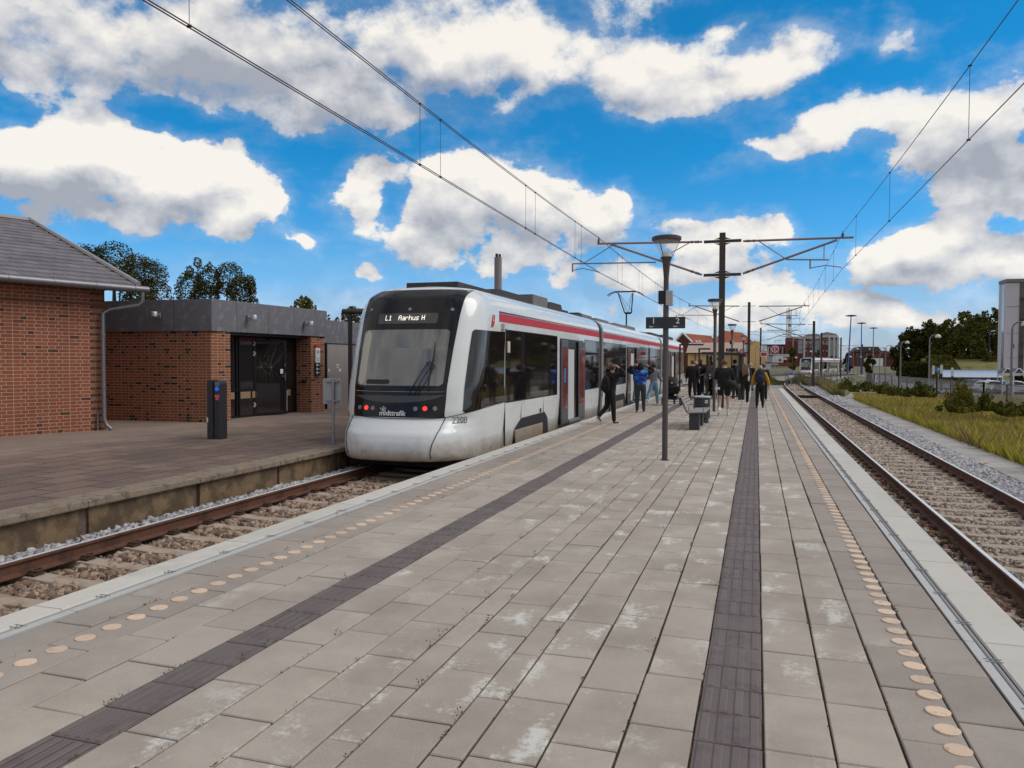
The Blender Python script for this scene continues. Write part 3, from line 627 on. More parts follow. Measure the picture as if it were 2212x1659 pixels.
# ------------------------------------------------------------------ tram
TO = Vector((-6.35, 12.0, 0.0)); TEND = 46.55; NEXP = 3.0
tw = mat('tram white paint', (.68, .68, .655), .26, 0, .05, 1.2, coat=.6, dirt=(-.25, .40, (.30, .22, .14), .42))
twn = mat('tram nose paint', (.68, .68, .655), .26, 0, .05, 1.2, coat=.6, dirt=(-.16, .36, (.30, .20, .115), .75))
tblack = mat('tram black panel', (.012, .009, .009), .13, 0, .1, 4, spec=.3, coat=.1)
tglass = mat('tram tinted window', (.012, .009, .009), .04, 0, 0, spec=.55, coat=.15)
tshield = mat('tram windscreen', (.15, .142, .122), .05, 0, .3, 1.3, spec=.9, coat=.55, col2=(.07, .065, .06), c2scale=.8)
tblind = mat('cream cab pillar', (.50, .46, .36), .5, 0, .08)
tred = mat('tram red stripe', (.48, .016, .030), .5, 0, .06, 3, coat=0)
tbellow = mat('gangway bellows', (.016, .012, .012), .8, 0, .2, 20)
tgrey = mat('tram roof box grey', (.17, .15, .14), .6, .2, .3, 6)
troofd = mat('tram roof box dark', (.045, .034, .032), .7, .1, .3, 6)
lampred = mat('lit red tail lamp', (.6, .02, .01), .3, emit=((1, .03, .02), 1.6), var=0)
lampclr = mat('clear lamp glass', (.22, .21, .20), .3, .2, .1)
ledm = mat('lit display dots', (.9, .85, .75), .5, var=0, emit=((1, .93, .80), 1.1))
ZK = [-.14, -.10, 0, .2, .35, .48, .6, .9, 1.2, 1.9, 2.5, 2.9, 3.05, 3.12, 3.2]
YK = [.60, .54, .512, .53, .578, .70, .84, .90, .935, 1.147, 1.372, 1.58, 1.75, 1.90, 2.5]
HZ = [-.25, -.2, .2, .7, 2.66, 2.80, 2.95, 3.05, 3.12, 3.17, 3.20]
HW = [1.24, 1.25, 1.29, 1.325, 1.325, 1.305, 1.235, 1.11, .93, .66, .3]
def tYf(z): return float(np.interp(z, ZK, YK))
def tHW(z): return float(np.interp(z, HZ, HW))
def tw_(z): return min(max((z-.45)/.3, 0), 1)
def tL(z): return 1.037*tw_(z) + 1.492*(1-tw_(z))
def tpos(s, z, off=0.0):                             # s>=0 right flank, -1..0 right corner, -2..-1 left corner, below -2 left flank
    if off:
        e = .004; a = tpos(s+e, z); b = tpos(s-e, z); c = tpos(s, z+e); d = tpos(s, z-e)
        n = (a-b).cross(c-d); n.normalize()
        if n.dot(Vector((tpos(s, z).x, tpos(s, z).y-3.5, 0))) < 0: n = -n
        return tpos(s, z) + n*off
    hw, yf, L = tHW(z), tYf(z), tL(z)
    if s >= 0: return Vector((hw, yf+L+s, z))
    if s <= -2: return Vector((-hw, yf+L-(s+2), z))
    ph = (-s if s >= -1 else 2+s)*PI/2
    x = hw*max(math.cos(ph), 0)**(2/NEXP); y = yf + L*(1-max(math.sin(ph), 0)**(2/NEXP))
    return Vector((x if s >= -1 else -x, y, z))
def sflank(Y, z): return Y - 12.0 - tYf(z) - tL(z)   # s on the flank for a world Y
def proj(P):
    v = P - CAMP; d = v.dot(FWD); return IW/2 + F*v.dot(RGT)/d, IH/2 - F*v.dot(UPV)/d
def R1(cx, cy): return 713.2+cx*.2645, 576+cy*.2645
def tinv(cx, cy, s=-.9, z=1.5):                      # photo point on the near tram -> (s, z) on its skin
    tx, ty = R1(cx, cy)
    for _ in range(40):
        f0 = proj(tpos(s, z)+TO); h = .01; fa = proj(tpos(s+h, z)+TO); fb = proj(tpos(s, z+h)+TO)
        a, b, c, d = (fa[0]-f0[0])/h, (fb[0]-f0[0])/h, (fa[1]-f0[1])/h, (fb[1]-f0[1])/h
        det = a*d-b*c
        if abs(det) < 1e-6: break
        ex, ey = tx-f0[0], ty-f0[1]
        ds, dz = (d*ex-b*ey)/det, (-c*ex+a*ey)/det
        s += max(-.12, min(.12, ds))*.8; z += max(-.3, min(.3, dz))*.8; z = max(-.2, min(3.1, z)); s = max(-1.97, min(6, s))
    return s, z
def strip(bot, top, nseg, m, name, parent, off=.004, smooth=True, rows=6, thick=0.0):
    def resample(p, n):
        out = []; L = [0]
        for i in range(1, len(p)): L.append(L[-1]+math.dist(p[i], p[i-1]))
        for k in range(n+1):
            t = L[-1]*k/n; i = max(j for j in range(len(L)) if L[j] <= t+1e-9); i = min(i, len(p)-2)
            u = (t-L[i])/max(L[i+1]-L[i], 1e-9); out.append((p[i][0]+(p[i+1][0]-p[i][0])*u, p[i][1]+(p[i+1][1]-p[i][1])*u))
        return out
    B, T = resample(bot, nseg), resample(top, nseg); mb = MB(); V = []; Fc = []
    for j in range(rows+1):
        for k in range(nseg+1):
            u = j/rows; V.append(tpos(B[k][0]*(1-u)+T[k][0]*u, B[k][1]*(1-u)+T[k][1]*u, off))
    w = nseg+1
    for j in range(rows):
        for k in range(nseg): Fc.append((j*w+k, j*w+k+1, (j+1)*w+k+1, (j+1)*w+k))
    mb.add(V, Fc); o = mb.build(name, m, parent, smooth=False, fixn=False)
    me = o.data
    if sum((f.normal.dot(Vector((f.center.x, f.center.y-3, 0))) for f in me.polygons)) < 0: me.flip_normals()
    if smooth: me.shade_smooth()
    return o
tram = thing('tram', 'white and red three section tram standing at the platform with its doors open', 'tram', TO)
# skins
SB = [-2, -1.985, -1.97, -1.95, -1.93, -1.905, -1.88] + [round(-1.84+.04*i, 3) for i in range(43)] + [-.12, -.095, -.07, -.05, -.03, -.015, 0]
ZS = [-.14, -.125, -.10, -.03, .03, .09, .15, .2, .25, .3, .35, .4, .45, .48, .51, .54, .57, .6, .64, .68, .74, .8, .9, 1.0, 1.1, 1.2, 1.4, 1.6, 1.75, 1.9, 2.05, 2.2, 2.3, 2.4, 2.5, 2.58, 2.66, 2.73, 2.8, 2.85, 2.9, 2.94, 2.97, 3.0, 3.025, 3.05, 3.075, 3.1, 3.12, 3.14, 3.16, 3.18, 3.20]
def nose_shell(y1, name, m, parent, mirror=None):
    V = []; Fc = []; w = len(SB)+2
    for z in ZS:
        for s in [None] + SB + ['r']:
            if s is None: p = Vector((-tHW(z), y1, z))
            elif s == 'r': p = Vector((tHW(z), y1, z))
            else: p = tpos(s, z)
            if mirror: p = Vector((p.x, mirror - p.y, p.z))
            V.append(p)
    for j in range(len(ZS)-1):
        for k in range(w-1): Fc.append((j*w+k, j*w+k+1, (j+1)*w+k+1, (j+1)*w+k))
    Fc.append(tuple((len(ZS)-1)*w+k for k in range(w)))
    for k in (0, 1): pass
    Fc.append(tuple(j*w for j in range(len(ZS))) + tuple(j*w+w-1 for j in reversed(range(len(ZS)))))
    Fc.append(tuple(range(w))[::-1])
    mb = MB(); mb.add(V, Fc); return mb.build(name, m, parent, smooth=True)
def mid_shell(y0, y1, m, name, parent, sc=1.0):
    pr = [(tHW(z)*sc, z) for z in ZS]; pts = [(-x, z) for x, z in pr] + [(x, z) for x, z in reversed(pr)]
    mb = MB(); mb.prism(pts, 'y', y0, y1); return mb.build(name, m, parent, smooth=True)
J1, J2, J3, J4 = 25.42-12, 26.15-12, 42.55-12, 43.35-12
body = nose_shell(J1, 'front_section', twn, tram)
mid_shell(J2, J3, tw, 'middle_section', tram)
nose_shell(TEND-J4, 'rear_section', tw, tram, mirror=TEND)
mid_shell(J1+.002, J2-.002, tbellow, 'gangway_bellows', tram, .955); mid_shell(J3+.002, J4-.002, tbellow, 'gangway_bellows', tram, .955)
# front mask, windscreen, display
def ssolve(x, z):                                    # s for a lateral position on the nose
    hw = tHW(z); c = min(abs(x)/hw, 1)**(NEXP/2); ph = math.acos(c); return -ph/(PI/2) if x >= 0 else -2+ph/(PI/2)
def hm(z): return float(np.interp(z, [.6, 1.3, 2.7, 3.1], [.92, .945, 1.01, 1.03]))
zs = [.64 + (3.06-.64)*k/60 for k in range(61)]
V = []; Fc = []
for z in zs:
    for k in range(25): V.append(tpos(ssolve(hm(z)*(-1+2*k/24), z), z, .010))
for j in range(60):
    for k in range(24): Fc.append((j*25+k, j*25+k+1, (j+1)*25+k+1, (j+1)*25+k))
mb = MB(); mb.add(V, Fc); mask = mb.build('front_mask', tblack, tram, smooth=True)
def fpatch(x0, x1, z0, z1, m, name, parent, off=.008, nx=16, nz=8, rad=.06, taper=0.0):
    V = []; Fc = []
    for j in range(nz+1):
        z = z0+(z1-z0)*j/nz; e = min(z-z0, z1-z); ins = (rad-math.sqrt(max(rad*rad-(rad-e)**2, 0))) if e < rad else 0
        tp = taper*(z-z0)/(z1-z0)
        for k in range(nx+1):
            x = (x0+ins-tp) + ((x1-ins+tp)-(x0+ins-tp))*k/nx; V.append(tpos(ssolve(x, z), z, off))
    for j in range(nz):
        for k in range(nx): Fc.append((j*(nx+1)+k, j*(nx+1)+k+1, (j+1)*(nx+1)+k+1, (j+1)*(nx+1)+k))
    mb = MB(); mb.add(V, Fc); return mb.build(name, m, parent, smooth=True)
fpatch(-.87, .87, 1.22, 2.27, tshield, 'windscreen', tram, .015, 24, 30, .07, .015)
fpatch(-.86, -.69, 1.24, 2.25, tblind, 'cab_pillar', tram, .0175, 4, 14, .05)
fpatch(-.66, -.16, 1.245, 1.33, mat('black dashboard', (.01, .009, .008), .5), 'dashboard', tram, .0175, 8, 3, .02)
disp = fpatch(-.60, .62, 2.385, 2.585, mat('grey display glass', (.055, .048, .038), .15, coat=.5), 'destination_display', tram, .015, 16, 8, .03)
FONT = {'L': '1000010000100001000010000100001 1111', '1': '00100011000010000100001000010001110', 'A': '01110100011000111111100011000110001', 'a': '00000000000111000001011111000101111', 'r': '00000000001011011001100001000010000', 'h': '10000100001011011001100011000110001', 'u': '00000000001000110001100011001101101', 's': '00000000000111110000011100000111110', 'H': '10001100011000111111100011000110001'}
FONT['L'] = '10000100001000010000100001000011111'
db = MB(); px0 = -.44
for ch in 'L1   Aarhus H':
    if ch in FONT:
        for r in range(7):
            for c in range(5):
                if FONT[ch][r*5+c] == '1':
                    x = px0 + c*.0125; z = 2.535 - r*.0135; P = [tpos(ssolve(x+a, z+b), z+b, .019) for a, b in ((-.0055, -.005), (.0055, -.005), (.0055, .005), (-.0055, .005))]
                    db.add(P, [(0, 1, 2, 3)])
    px0 += .072 if ch != ' ' else .045
db.build('display_text', ledm, disp)
# lamps on the mask
def lamp_at(cx, cy, r, m, name, parent, s0=-1.0):
    s, z = tinv(cx, cy, s0, .8); n = (tpos(s, z, .01)-tpos(s, z)).normalized(); c = tpos(s, z, .008)
    mb = MB(); mb.tube([c, c+n*.010], r, 16); o = mb.build(name, m, parent); return o
for cx, cy in ((345, 355), (655, 350), (1000, 352)): lamp_at(cx, cy, .035, lampclr, 'marker_lamp', mask, -1.0)
hl = [lamp_at(cx, cy, .042, m_, n_, tram) for cx, cy, m_, n_ in ((247, 1148, lampclr, 'headlight'), (299, 1151, lampred, 'tail_light'), (351, 1155, lampclr, 'headlight'), (698, 1162, lampclr, 'headlight'), (775, 1160, lampred, 'tail_light'), (857, 1160, lampclr, 'headlight'))]
def housing(pts, name, m, off):
    V = [tpos(*tinv(a, b, -1.0, .8), off) for a, b in pts]; mb = MB(); mb.add(V, [tuple(range(len(V)))]); return mb.build(name, m, tram, fixn=False)
# glossy smile panel and bumper joint lines
def along(pts, r, m, name, parent, off=.003, s0=-.9, z0=1.0):
    P = []; s, z = s0, z0
    Q = []
    for a, b in pts: s, z = tinv(a, b, s, z); Q.append((s, z))
    for (s0_, z0_), (s1_, z1_) in zip(Q[:-1], Q[1:]):
        for k in range(6): P.append(tpos(s0_+(s1_-s0_)*k/6, z0_+(z1_-z0_)*k/6, off))
    P.append(tpos(*Q[-1], off))
    mb = MB(); mb.tube(P, r, 6); return mb.build(name, m, parent)
gloss = mat('glossy grey trim', (.060, .052, .052), .3, .1, .1, coat=.2)
b_ = [tinv(a, b, -1.2, .9) for a, b in ((208, 1048), (300, 1085), (420, 1108), (560, 1112), (700, 1105), (830, 1085), (935, 1052))]
t_ = [tinv(a, b, -1.2, .95) for a, b in ((208, 1044), (300, 1046), (420, 1050), (560, 1054), (700, 1055), (830, 1053), (935, 1049))]
strip(b_, t_, 20, gloss, 'smile_panel', tram, .015, rows=6)
along([(222, 1012), (400, 1020), (560, 1022), (700, 1024), (935, 1024)], .006, mat('chrome trim', (.35, .33, .31), .2, .9), 'trim_line', tram, .016, -1.2, 1.1)
seal = mat('body joint', (.010, .008, .007), .7)
along([(940, 1228), (925, 1270), (895, 1330), (855, 1400), (828, 1460), (815, 1520), (822, 1572)], .008, seal, 'bumper_joint', tram, .005, -.6, .6)
along([(190, 1212), (165, 1270), (142, 1330), (132, 1400), (136, 1460), (150, 1520)], .008, seal, 'bumper_joint', tram, .005, -1.6, .5)
along([(195, 1208), (300, 1226), (500, 1240), (700, 1243), (850, 1240), (940, 1232), (1100, 1196), (1130, 1190)], .006, seal, 'body_joint', tram, .005, -1.5, .66)
# wiper
def fp(cx, cy, off): s, z = tinv(cx, cy, -.9, 1.5); return tpos(s, z, off)
wp_ = MB()
wp_.tube([fp(862, 620, .05), fp(848, 760, .05), fp(835, 800, .05), fp(815, 900, .045), fp(800, 1018, .04)], [.006, .018, .02, .014, .010], 6)
wp_.tube([fp(640, 1048, .03), fp(720, 920, .05), fp(800, 795, .06)], .009, 6); wp_.tube([fp(690, 1046, .03), fp(760, 920, .05), fp(825, 825, .06)], .008, 6); wp_.tube([fp(715, 1046, .03), fp(790, 940, .05), fp(850, 830, .06)], .007, 6)
wp_.tube([fp(795, 795, .06), fp(825, 785, .07), fp(860, 815, .06), fp(835, 838, .06), fp(800, 800, .06)], .012, 6)
wp_.build('wiper', mat('black wiper', (.012, .010, .010), .5), tram)
# lettering on the front: winged emblem and operator name
def front_text(body_, cx, cy, size, m, name, parent, bold=0.0):
    s, z = tinv(cx, cy, -1.0, .8); c = tpos(s, z, .016); xa = (tpos(s+.02, z)-tpos(s-.02, z)); ya = tpos(s, z+.02)-tpos(s, z-.02)
    return text_mesh(name, body_, size, m, parent, frame(c, xa, ya), .001, 'CENTER', bold)
lt = mat('white lettering', (.75, .73, .70), .5, var=0)
front_text('midttrafik', 510, 1199, .135, lt, 'operator_name', tram, .0022)
eb = MB()
def petal(x, y, ang, L, w):
    s, z = tinv(x, y, -1.0, .85); c = tpos(s, z, .015); xa = (tpos(s+.02, z)-tpos(s-.02, z)).normalized(); ya = (tpos(s, z+.02)-tpos(s, z-.02)).normalized()
    P = []
    for k in range(13):
        t = 2*PI*k/12; u = L/2*math.cos(t)+L/2; v = w/2*math.sin(t)*math.sin(t/2 if t < PI else PI-t/2 if False else t/2); P.append(c + xa*(u*math.cos(ang)-v*math.sin(ang)) + ya*(u*math.sin(ang)+v*math.cos(ang)))
    eb.tube(P, .0035, 5)
for a in (.6, 1.5, 2.6): petal(435, 1172, a, .075, .05)
petal(432, 1176, -.4, .045, .03)
eb.build('emblem', lt, tram)
_s, _z = tinv(1055, 1258, -.3, .6); _xa = (tpos(_s+.05, _z)-tpos(_s-.05, _z)).normalized(); FNF = frame(tpos(_s, _z, .022), _xa, (0, 0, 1))
text_mesh('fleet_number', '2208', .17, mat('grey lettering', (.10, .095, .09), .6), tram, FNF, .0008)
# side glazing
def side_rect(Y0, Y1, z0, z1, m, name, parent, off=.004, rows=3, n=6):
    o = strip([(sflank(Y0, z0), z0), (sflank(Y1, z0), z0)], [(sflank(Y0, z1), z1), (sflank(Y1, z1), z1)], n, m, name, parent, off, rows=rows); return o
def lrect(Y0, Y1, z0, z1, m, name, parent, x0=1.3, x1=1.329, side=1, bevel=0.0):
    mb = MB(); mb.box(min(side*x0, side*x1), max(side*x0, side*x1), Y0-12, Y1-12, z0, z1); return mb.build(name, m, parent, bevel=bevel)
bt = [tinv(a, b, -.3, 1.0) for a, b in ((1082, 1180), (1095, 1197), (1250, 1155), (1424, 1105))]
tp = [tinv(a, b, -.3, 2.2) for a, b in ((1160, 530), (1178, 514), (1300, 524), (1424, 533))]
cabw = strip(bt, tp, 24, tglass, 'cab_side_window', tram, .012, rows=20)
# window band + frames on both flanks
WZ0, WZ1 = .83, 2.33
def windows(ranges, par, side=1):
    for Y0, Y1, n in ranges:
        w = (Y1-Y0)/n
        for k in range(n): lrect(Y0+k*w+.012, Y0+(k+1)*w-.012, WZ0, WZ1, tglass, 'side_window', par, 1.31, 1.330, side, .0)
        lrect(Y0-.01, Y1+.01, WZ0-.03, WZ1+.02, tblack, 'window_frame', par, 1.30, 1.327, side)
windows([(15.36, 19.75, 3), (23.1, 25.38, 2), (26.2, 31.0, 3), (34.7, 42.5, 4), (43.45, 47.0, 2), (52.0, 56.6, 3)], tram, 1)
windows([(15.36, 25.38, 6), (26.2, 42.5, 9), (43.45, 56.6, 7)], tram, -1)
lrect(15.30, 15.33, -.1, 2.45, seal, 'panel_joint', tram, 1.3, 1.3285)
for Y in (16.5, 18.4): lrect(Y, Y+.012, .35, .80, mat('faint panel joint', (.30, .30, .29), .6), 'panel_joint', tram, 1.3, 1.3275)
lrect(18.1, 18.17, .44, .53, seal, 'fuel_flap', tram, 1.3, 1.334)
# stripes
def stripe(Y0, Y1): 
    for side in (1, -1):
        P = []; 
        for z, m_, n_ in (((2.49, 2.66), tred, 'red_stripe'), ((2.668, 2.705), tblack, 'gutter_line')):
            mb = MB(); a = tHW(z[0])+.004; b = tHW(z[1])+.004
            mb.add([(side*a, Y0-12, z[0]), (side*a, Y1-12, z[0]), (side*b, Y1-12, z[1]), (side*b, Y0-12, z[1])], [(0, 1, 2, 3) if side > 0 else (3, 2, 1, 0)]); mb.build(n_, m_, tram, fixn=False)
stripe(14.93, 25.40); stripe(26.17, 42.53); stripe(43.37, 56.3)
lb = [tinv(a, b, .0, 2.5) for a, b in ((1316, 497), (1332, 494), (1338, 492))]; lt_ = [tinv(a, b, .0, 2.6) for a, b in ((1326, 392), (1344, 396), (1346, 397))]
lg = MB(); pp = [tpos(*tinv(a, b, .1, 2.5), .005) for a, b in ((1314, 497), (1333, 493), (1343, 455), (1345, 397), (1326, 391), (1318, 450))]
lg.add(pp, [tuple(range(6))]); o = lg.build('line_emblem', tred, tram, fixn=False); 
if o.data.polygons[0].normal.x < 0: o.data.flip_normals()
o2 = text_mesh('emblem_letter', 'L', .15, lt, o, frame(tpos(*tinv(1332, 424, .1, 2.5), .007), (0, 1, 0), (0, .0, 1)), .0008, 'CENTER', .002)
# doors: two sliding leaves either side of an open entrance, its dim inside painted as a black panel
dred = mat('red patterned door glass', (.20, .035, .035), .12, 0, .3, 1.6, coat=.8, col2=(.30, .10, .08), c2scale=.9)
dgrey = mat('door leaf grey', (.085, .075, .075), .35, .1, .15, 5)
inner = mat('tram interior panel', (.50, .49, .47), .5, 0, .05)
blues = mat('blue notice', (.02, .19, .42), .4)
def door(L0, L1, R0, R1):
    e = lrect(L0+.02, R1-.02, -.02, 2.30, tblack, 'doorway', tram, 1.29, 1.3295)
    lrect(L1-.05, R0+.05, .02, 2.16, tblack, 'entrance', e, 1.30, 1.3315)
    lrect(L1+.06, L1+(R0-L1)*.70, .06, 2.02, inner, 'interior_wall', e, 1.30, 1.3335)
    lrect(L1, R0, -.03, .05, mat('steel sill', (.33, .32, .31), .4, .6), 'sill', e, 1.30, 1.42)
    for a, b in ((L0, L1), (R0, R1)):
        d = lrect(a, b, -.04, 2.26, dgrey, 'door', tram, 1.345, 1.385, bevel=.012)
        g_ = lrect(a+.09, b-.09, .38, 2.08, dred, 'door_glass', d, 1.384, 1.388)
        lrect(a+.05, b-.05, .02, .34, mat('door kick plate', (.13, .12, .115), .5, .3), 'kick_plate', d, 1.384, 1.387)
    lrect(L0+.28, L0+.42, 1.10, 1.50, blues, 'notice', tram, 1.386, 1.391)
door(20.02, 20.78, 22.10, 22.96); door(31.15, 31.9, 33.5, 34.5); door(47.25, 48.2, 50.3, 51.85)
# bogie openings: dark plates on the closed shell paint in their shade
dirtw = mat('dusty skirt panel', (.36, .30, .24), .6, 0, .15, 2, dirt=(-.3, .6, (.22, .14, .08), .9))
for a, b in ((16.0, 18.85), (27.5, 30.9), (37.7, 41.7), (52.4, 56.0)):
    mb = MB(); mb.prism([(a-12, -.26), (a+.1-12, .20), (a+.55-12, .40), (b-.35-12, .42), (b-.08-12, .26), (b-12, -.26)], 'x', 1.30, 1.3285); mb.build('bogie_shade_plate', tbellow, tram)
    mb = MB(); mb.box(1.30, 1.336, a+.05-12, b-.55-12, -.24, .18); mb.build('bogie_skirt', dirtw, tram, bevel=.02)
    for yy in (a+.5, b-.9):
        [MB().tube([(q_*.62, yy-12, -.10), (q_*.80, yy-12, -.10)], .24, 20).build('wheel', darker, tram) for q_ in (1, -1)]
mb = MB(); mb.box(-1.15, 1.15, 1.2, TEND-1.2, -.30, -.135); mb.build('underframe', tbellow, tram)
# camera, mirror
cm_ = MB(); cm_.box(1.32, 1.40, 15.06-12, 15.24-12, 2.33, 2.46); cm_.ball((1.40, 15.16-12, 2.35), .035); cm_.build('side_camera', mat('pale camera housing', (.5, .49, .48), .4), tram, bevel=.01)
lrect(15.42, 15.58, 1.86, 2.10, mat('cream door lamp', (.55, .48, .36), .4), 'door_lamp', tram, 1.33, 1.36, bevel=.01)
# roof gear
def rbox(X0, X1, Y0, Y1, z0, z1, m, name='roof_box', ch=.0):
    mb = MB(); mb.prism([(Y0-12, z0), (Y0+ch-12, z1), (Y1-ch-12, z1), (Y1-12, z0)], 'x', X0+6.35, X1+6.35); return mb.build(name, m, tram, bevel=.012)
rbox(-6.95, -5.8, 14.6, 16.6, 3.12, 3.30, troofd); rbox(-6.95, -5.75, 16.75, 19.9, 3.12, 3.37, troofd, ch=.3); rbox(-7.0, -5.75, 19.95, 21.45, 3.15, 3.49, tgrey); rbox(-6.95, -5.75, 21.5, 23.4, 3.15, 3.42, troofd, ch=.35)
rbox(-6.8, -5.8, 23.6, 24.2, 3.15, 3.30, troofd); rbox(-6.9, -5.8, 26.25, 27.9, 3.15, 3.34, tgrey); rbox(-6.5, -6.0, 26.6, 27.1, 3.33, 3.41, troofd); rbox(-6.9, -5.8, 28.7, 31.4, 3.15, 3.33, tgrey, ch=.1); rbox(-6.5, -6.1, 29.0, 29.4, 3.33, 3.40, troofd)
rbox(-7.0, -5.7, 32.0, 34.9, 3.15, 3.31, tgrey, ch=.25); rbox(-7.0, -5.75, 35.0, 38.4, 3.15, 3.36, tgrey, ch=.35); rbox(-6.9, -5.8, 41.0, 42.3, 3.15, 3.27, troofd); rbox(-6.9, -5.8, 44, 48, 3.15, 3.36, troofd, ch=.2); rbox(-6.9, -5.8, 50, 57, 3.12, 3.42, troofd, ch=.3)
# pantograph
pn = MB(); py = 37.3-12; px_ = .28
pn.tube([(px_-.12, py+.9, 3.36), (px_-.03, py+.35, 4.02)], .035, 8); pn.tube([(px_-.10, py+.35, 4.05), (px_+.2, py+.35, 4.05)], .05, 8)
for sx in (-1, 1):
    pn.tube([(px_+sx*.16+.05, py+.35, 4.05), (px_+sx*.36, py-.15, 5.0)], .028, 6)
    pn.tube([(px_+sx*.02+.05, py+.35, 4.08), (px_+sx*.30, py-.12, 4.95)], .010, 5)
pn.tube([(px_-.2, py+.35, 4.1), (px_+.34, py-.15, 4.95)], .007, 4); pn.tube([(px_+.3, py+.35, 4.1), (px_-.3, py-.15, 4.95)], .007, 4)
for dy in (-.33, .02): pn.tube([(px_-.86, py+dy, 4.86), (px_-.74, py+dy, 4.97), (px_-.5, py+dy, 5.055), (px_+.5, py+dy, 5.055), (px_+.74, py+dy, 4.97), (px_+.86, py+dy, 4.86)], .020, 6)
for sx in (-.45, .45): pn.tube([(px_+sx, py-.35, 5.02), (px_+sx, py+.04, 5.02)], .015, 5)
pn.build('pantograph', darker, tram)
far_tram = copy_tree(tram, None, (9.3, 166, -.62), math.radians(-13), 'distant white tram with red stripe coming round the bend beyond the platform')

# ------------------------------------------------------------------ brick
def brick_mat(name, c1, c2, dark_c, mortar, bw=.235, rh=.0805, darkf=.06, squash=.52):
    m = bpy.data.materials.new(name); m.use_nodes = True; t = m.node_tree; b = t.nodes['Principled BSDF']; b.inputs['Roughness'].default_value = .88
    g = nn(t, 'ShaderNodeTexCoord').outputs['Object']; sp = nn(t, 'ShaderNodeSeparateXYZ'); t.links.new(g, sp.inputs[0])
    cb = nn(t, 'ShaderNodeCombineXYZ'); t.links.new(sp.outputs[0], cb.inputs[0]); t.links.new(sp.outputs[2], cb.inputs[1])
    wob = vmth(t, 'ADD', cb.outputs[0], vmth(t, 'MULTIPLY', vmth(t, 'SUBTRACT', noise(t, g, 9, 2, .5, 'Color'), (.5, .5, .5)), (.012, .008, 0)))
    bk = nn(t, 'ShaderNodeTexBrick'); t.links.new(wob, bk.inputs['Vector']); bk.offset = .37; bk.offset_frequency = 2; bk.squash = squash; bk.squash_frequency = 2
    for k, v in (('Scale', 1.0), ('Mortar Size', .0095), ('Mortar Smooth', .25), ('Bias', -.15), ('Brick Width', bw), ('Row Height', rh)): bk.inputs[k].default_value = v
    bk.inputs['Color1'].default_value = c1 + (1,); bk.inputs['Color2'].default_value = c2 + (1,); bk.inputs['Mortar'].default_value = mortar + (1,)
    # a few burnt bricks: second lookup with the same grid, black or white
    bk2 = nn(t, 'ShaderNodeTexBrick'); t.links.new(wob, bk2.inputs['Vector']); bk2.offset = .37; bk2.offset_frequency = 2; bk2.squash = squash; bk2.squash_frequency = 2
    for k, v in (('Scale', 1.0), ('Mortar Size', .0), ('Bias', 0.0), ('Brick Width', bw), ('Row Height', rh)): bk2.inputs[k].default_value = v
    bk2.inputs['Color1'].default_value = (0, 0, 0, 1); bk2.inputs['Color2'].default_value = (1, 1, 1, 1)
    sc = nn(t, 'ShaderNodeSeparateColor'); t.links.new(bk2.outputs['Color'], sc.inputs[0])
    isdark = mth(t, 'MULTIPLY', maprange(t, sc.outputs[0], 1-darkf*1.4, 1-darkf), mth(t, 'SUBTRACT', 1.0, bk.outputs['Fac']))
    n1 = nn(t, 'ShaderNodeMix', data_type='RGBA'); t.links.new(isdark, n1.inputs[0]); t.links.new(bk.outputs['Color'], n1.inputs[6]); n1.inputs[7].default_value = dark_c + (1,)
    v_ = nn(t, 'ShaderNodeVectorMath', operation='MULTIPLY'); t.links.new(n1.outputs[2], v_.inputs[0]); t.links.new(mth(t, 'MULTIPLY', mth(t, 'MULTIPLY_ADD', noise(t, g, 24, 6, .7), .7, .65), mth(t, 'MULTIPLY_ADD', noise(t, g, .9, 4, .6), .6, .7)), v_.inputs[1]); t.links.new(v_.outputs[0], b.inputs['Base Color'])
    bp = nn(t, 'ShaderNodeBump'); bp.inputs['Strength'].default_value = .8; bp.inputs['Distance'].default_value = .012; t.links.new(mth(t, 'ADD', mth(t, 'MULTIPLY', bk.outputs['Fac'], -1.0), mth(t, 'MULTIPLY', noise(t, g, 60, 4, .6), .4)), bp.inputs['Height']); t.links.new(bp.outputs[0], b.inputs['Normal'])
    return m
brickA = brick_mat('old red brick', (.27, .076, .037), (.20, .052, .028), (.08, .030, .022), (.42, .265, .175), darkf=.03, squash=.62)
brickB = brick_mat('mixed brown brick', (.28, .088, .038), (.21, .062, .028), (.025, .014, .016), (.44, .28, .18), bw=.23, rh=.0775, darkf=.10, squash=.57)
def wall(name, p0, p1, z0, z1, m, parent, th=.25, out=1):
    """upright wall from p0 to p1 whose own x axis runs along it; out=+1 puts the thickness to the left of p0->p1"""
    d = Vector((p1[0]-p0[0], p1[1]-p0[1], 0)); L = d.length
    mb = MB(); mb.box(0, L, min(0, out*th), max(0, out*th), z0, z1); o = mb.build(name, m, parent); o.location = (p0[0], p0[1], 0); o.rotation_euler = (0, 0, math.atan2(d.y, d.x)); return o
slate = mat('purple grey slate', (.16, .135, .145), .6, 0, .1, 4, .15, 40, island=.16, col2=(.125, .105, .11), c2scale=1)
zinc = mat('zinc gutter', (.20, .19, .20), .4, .6, .2, 8)
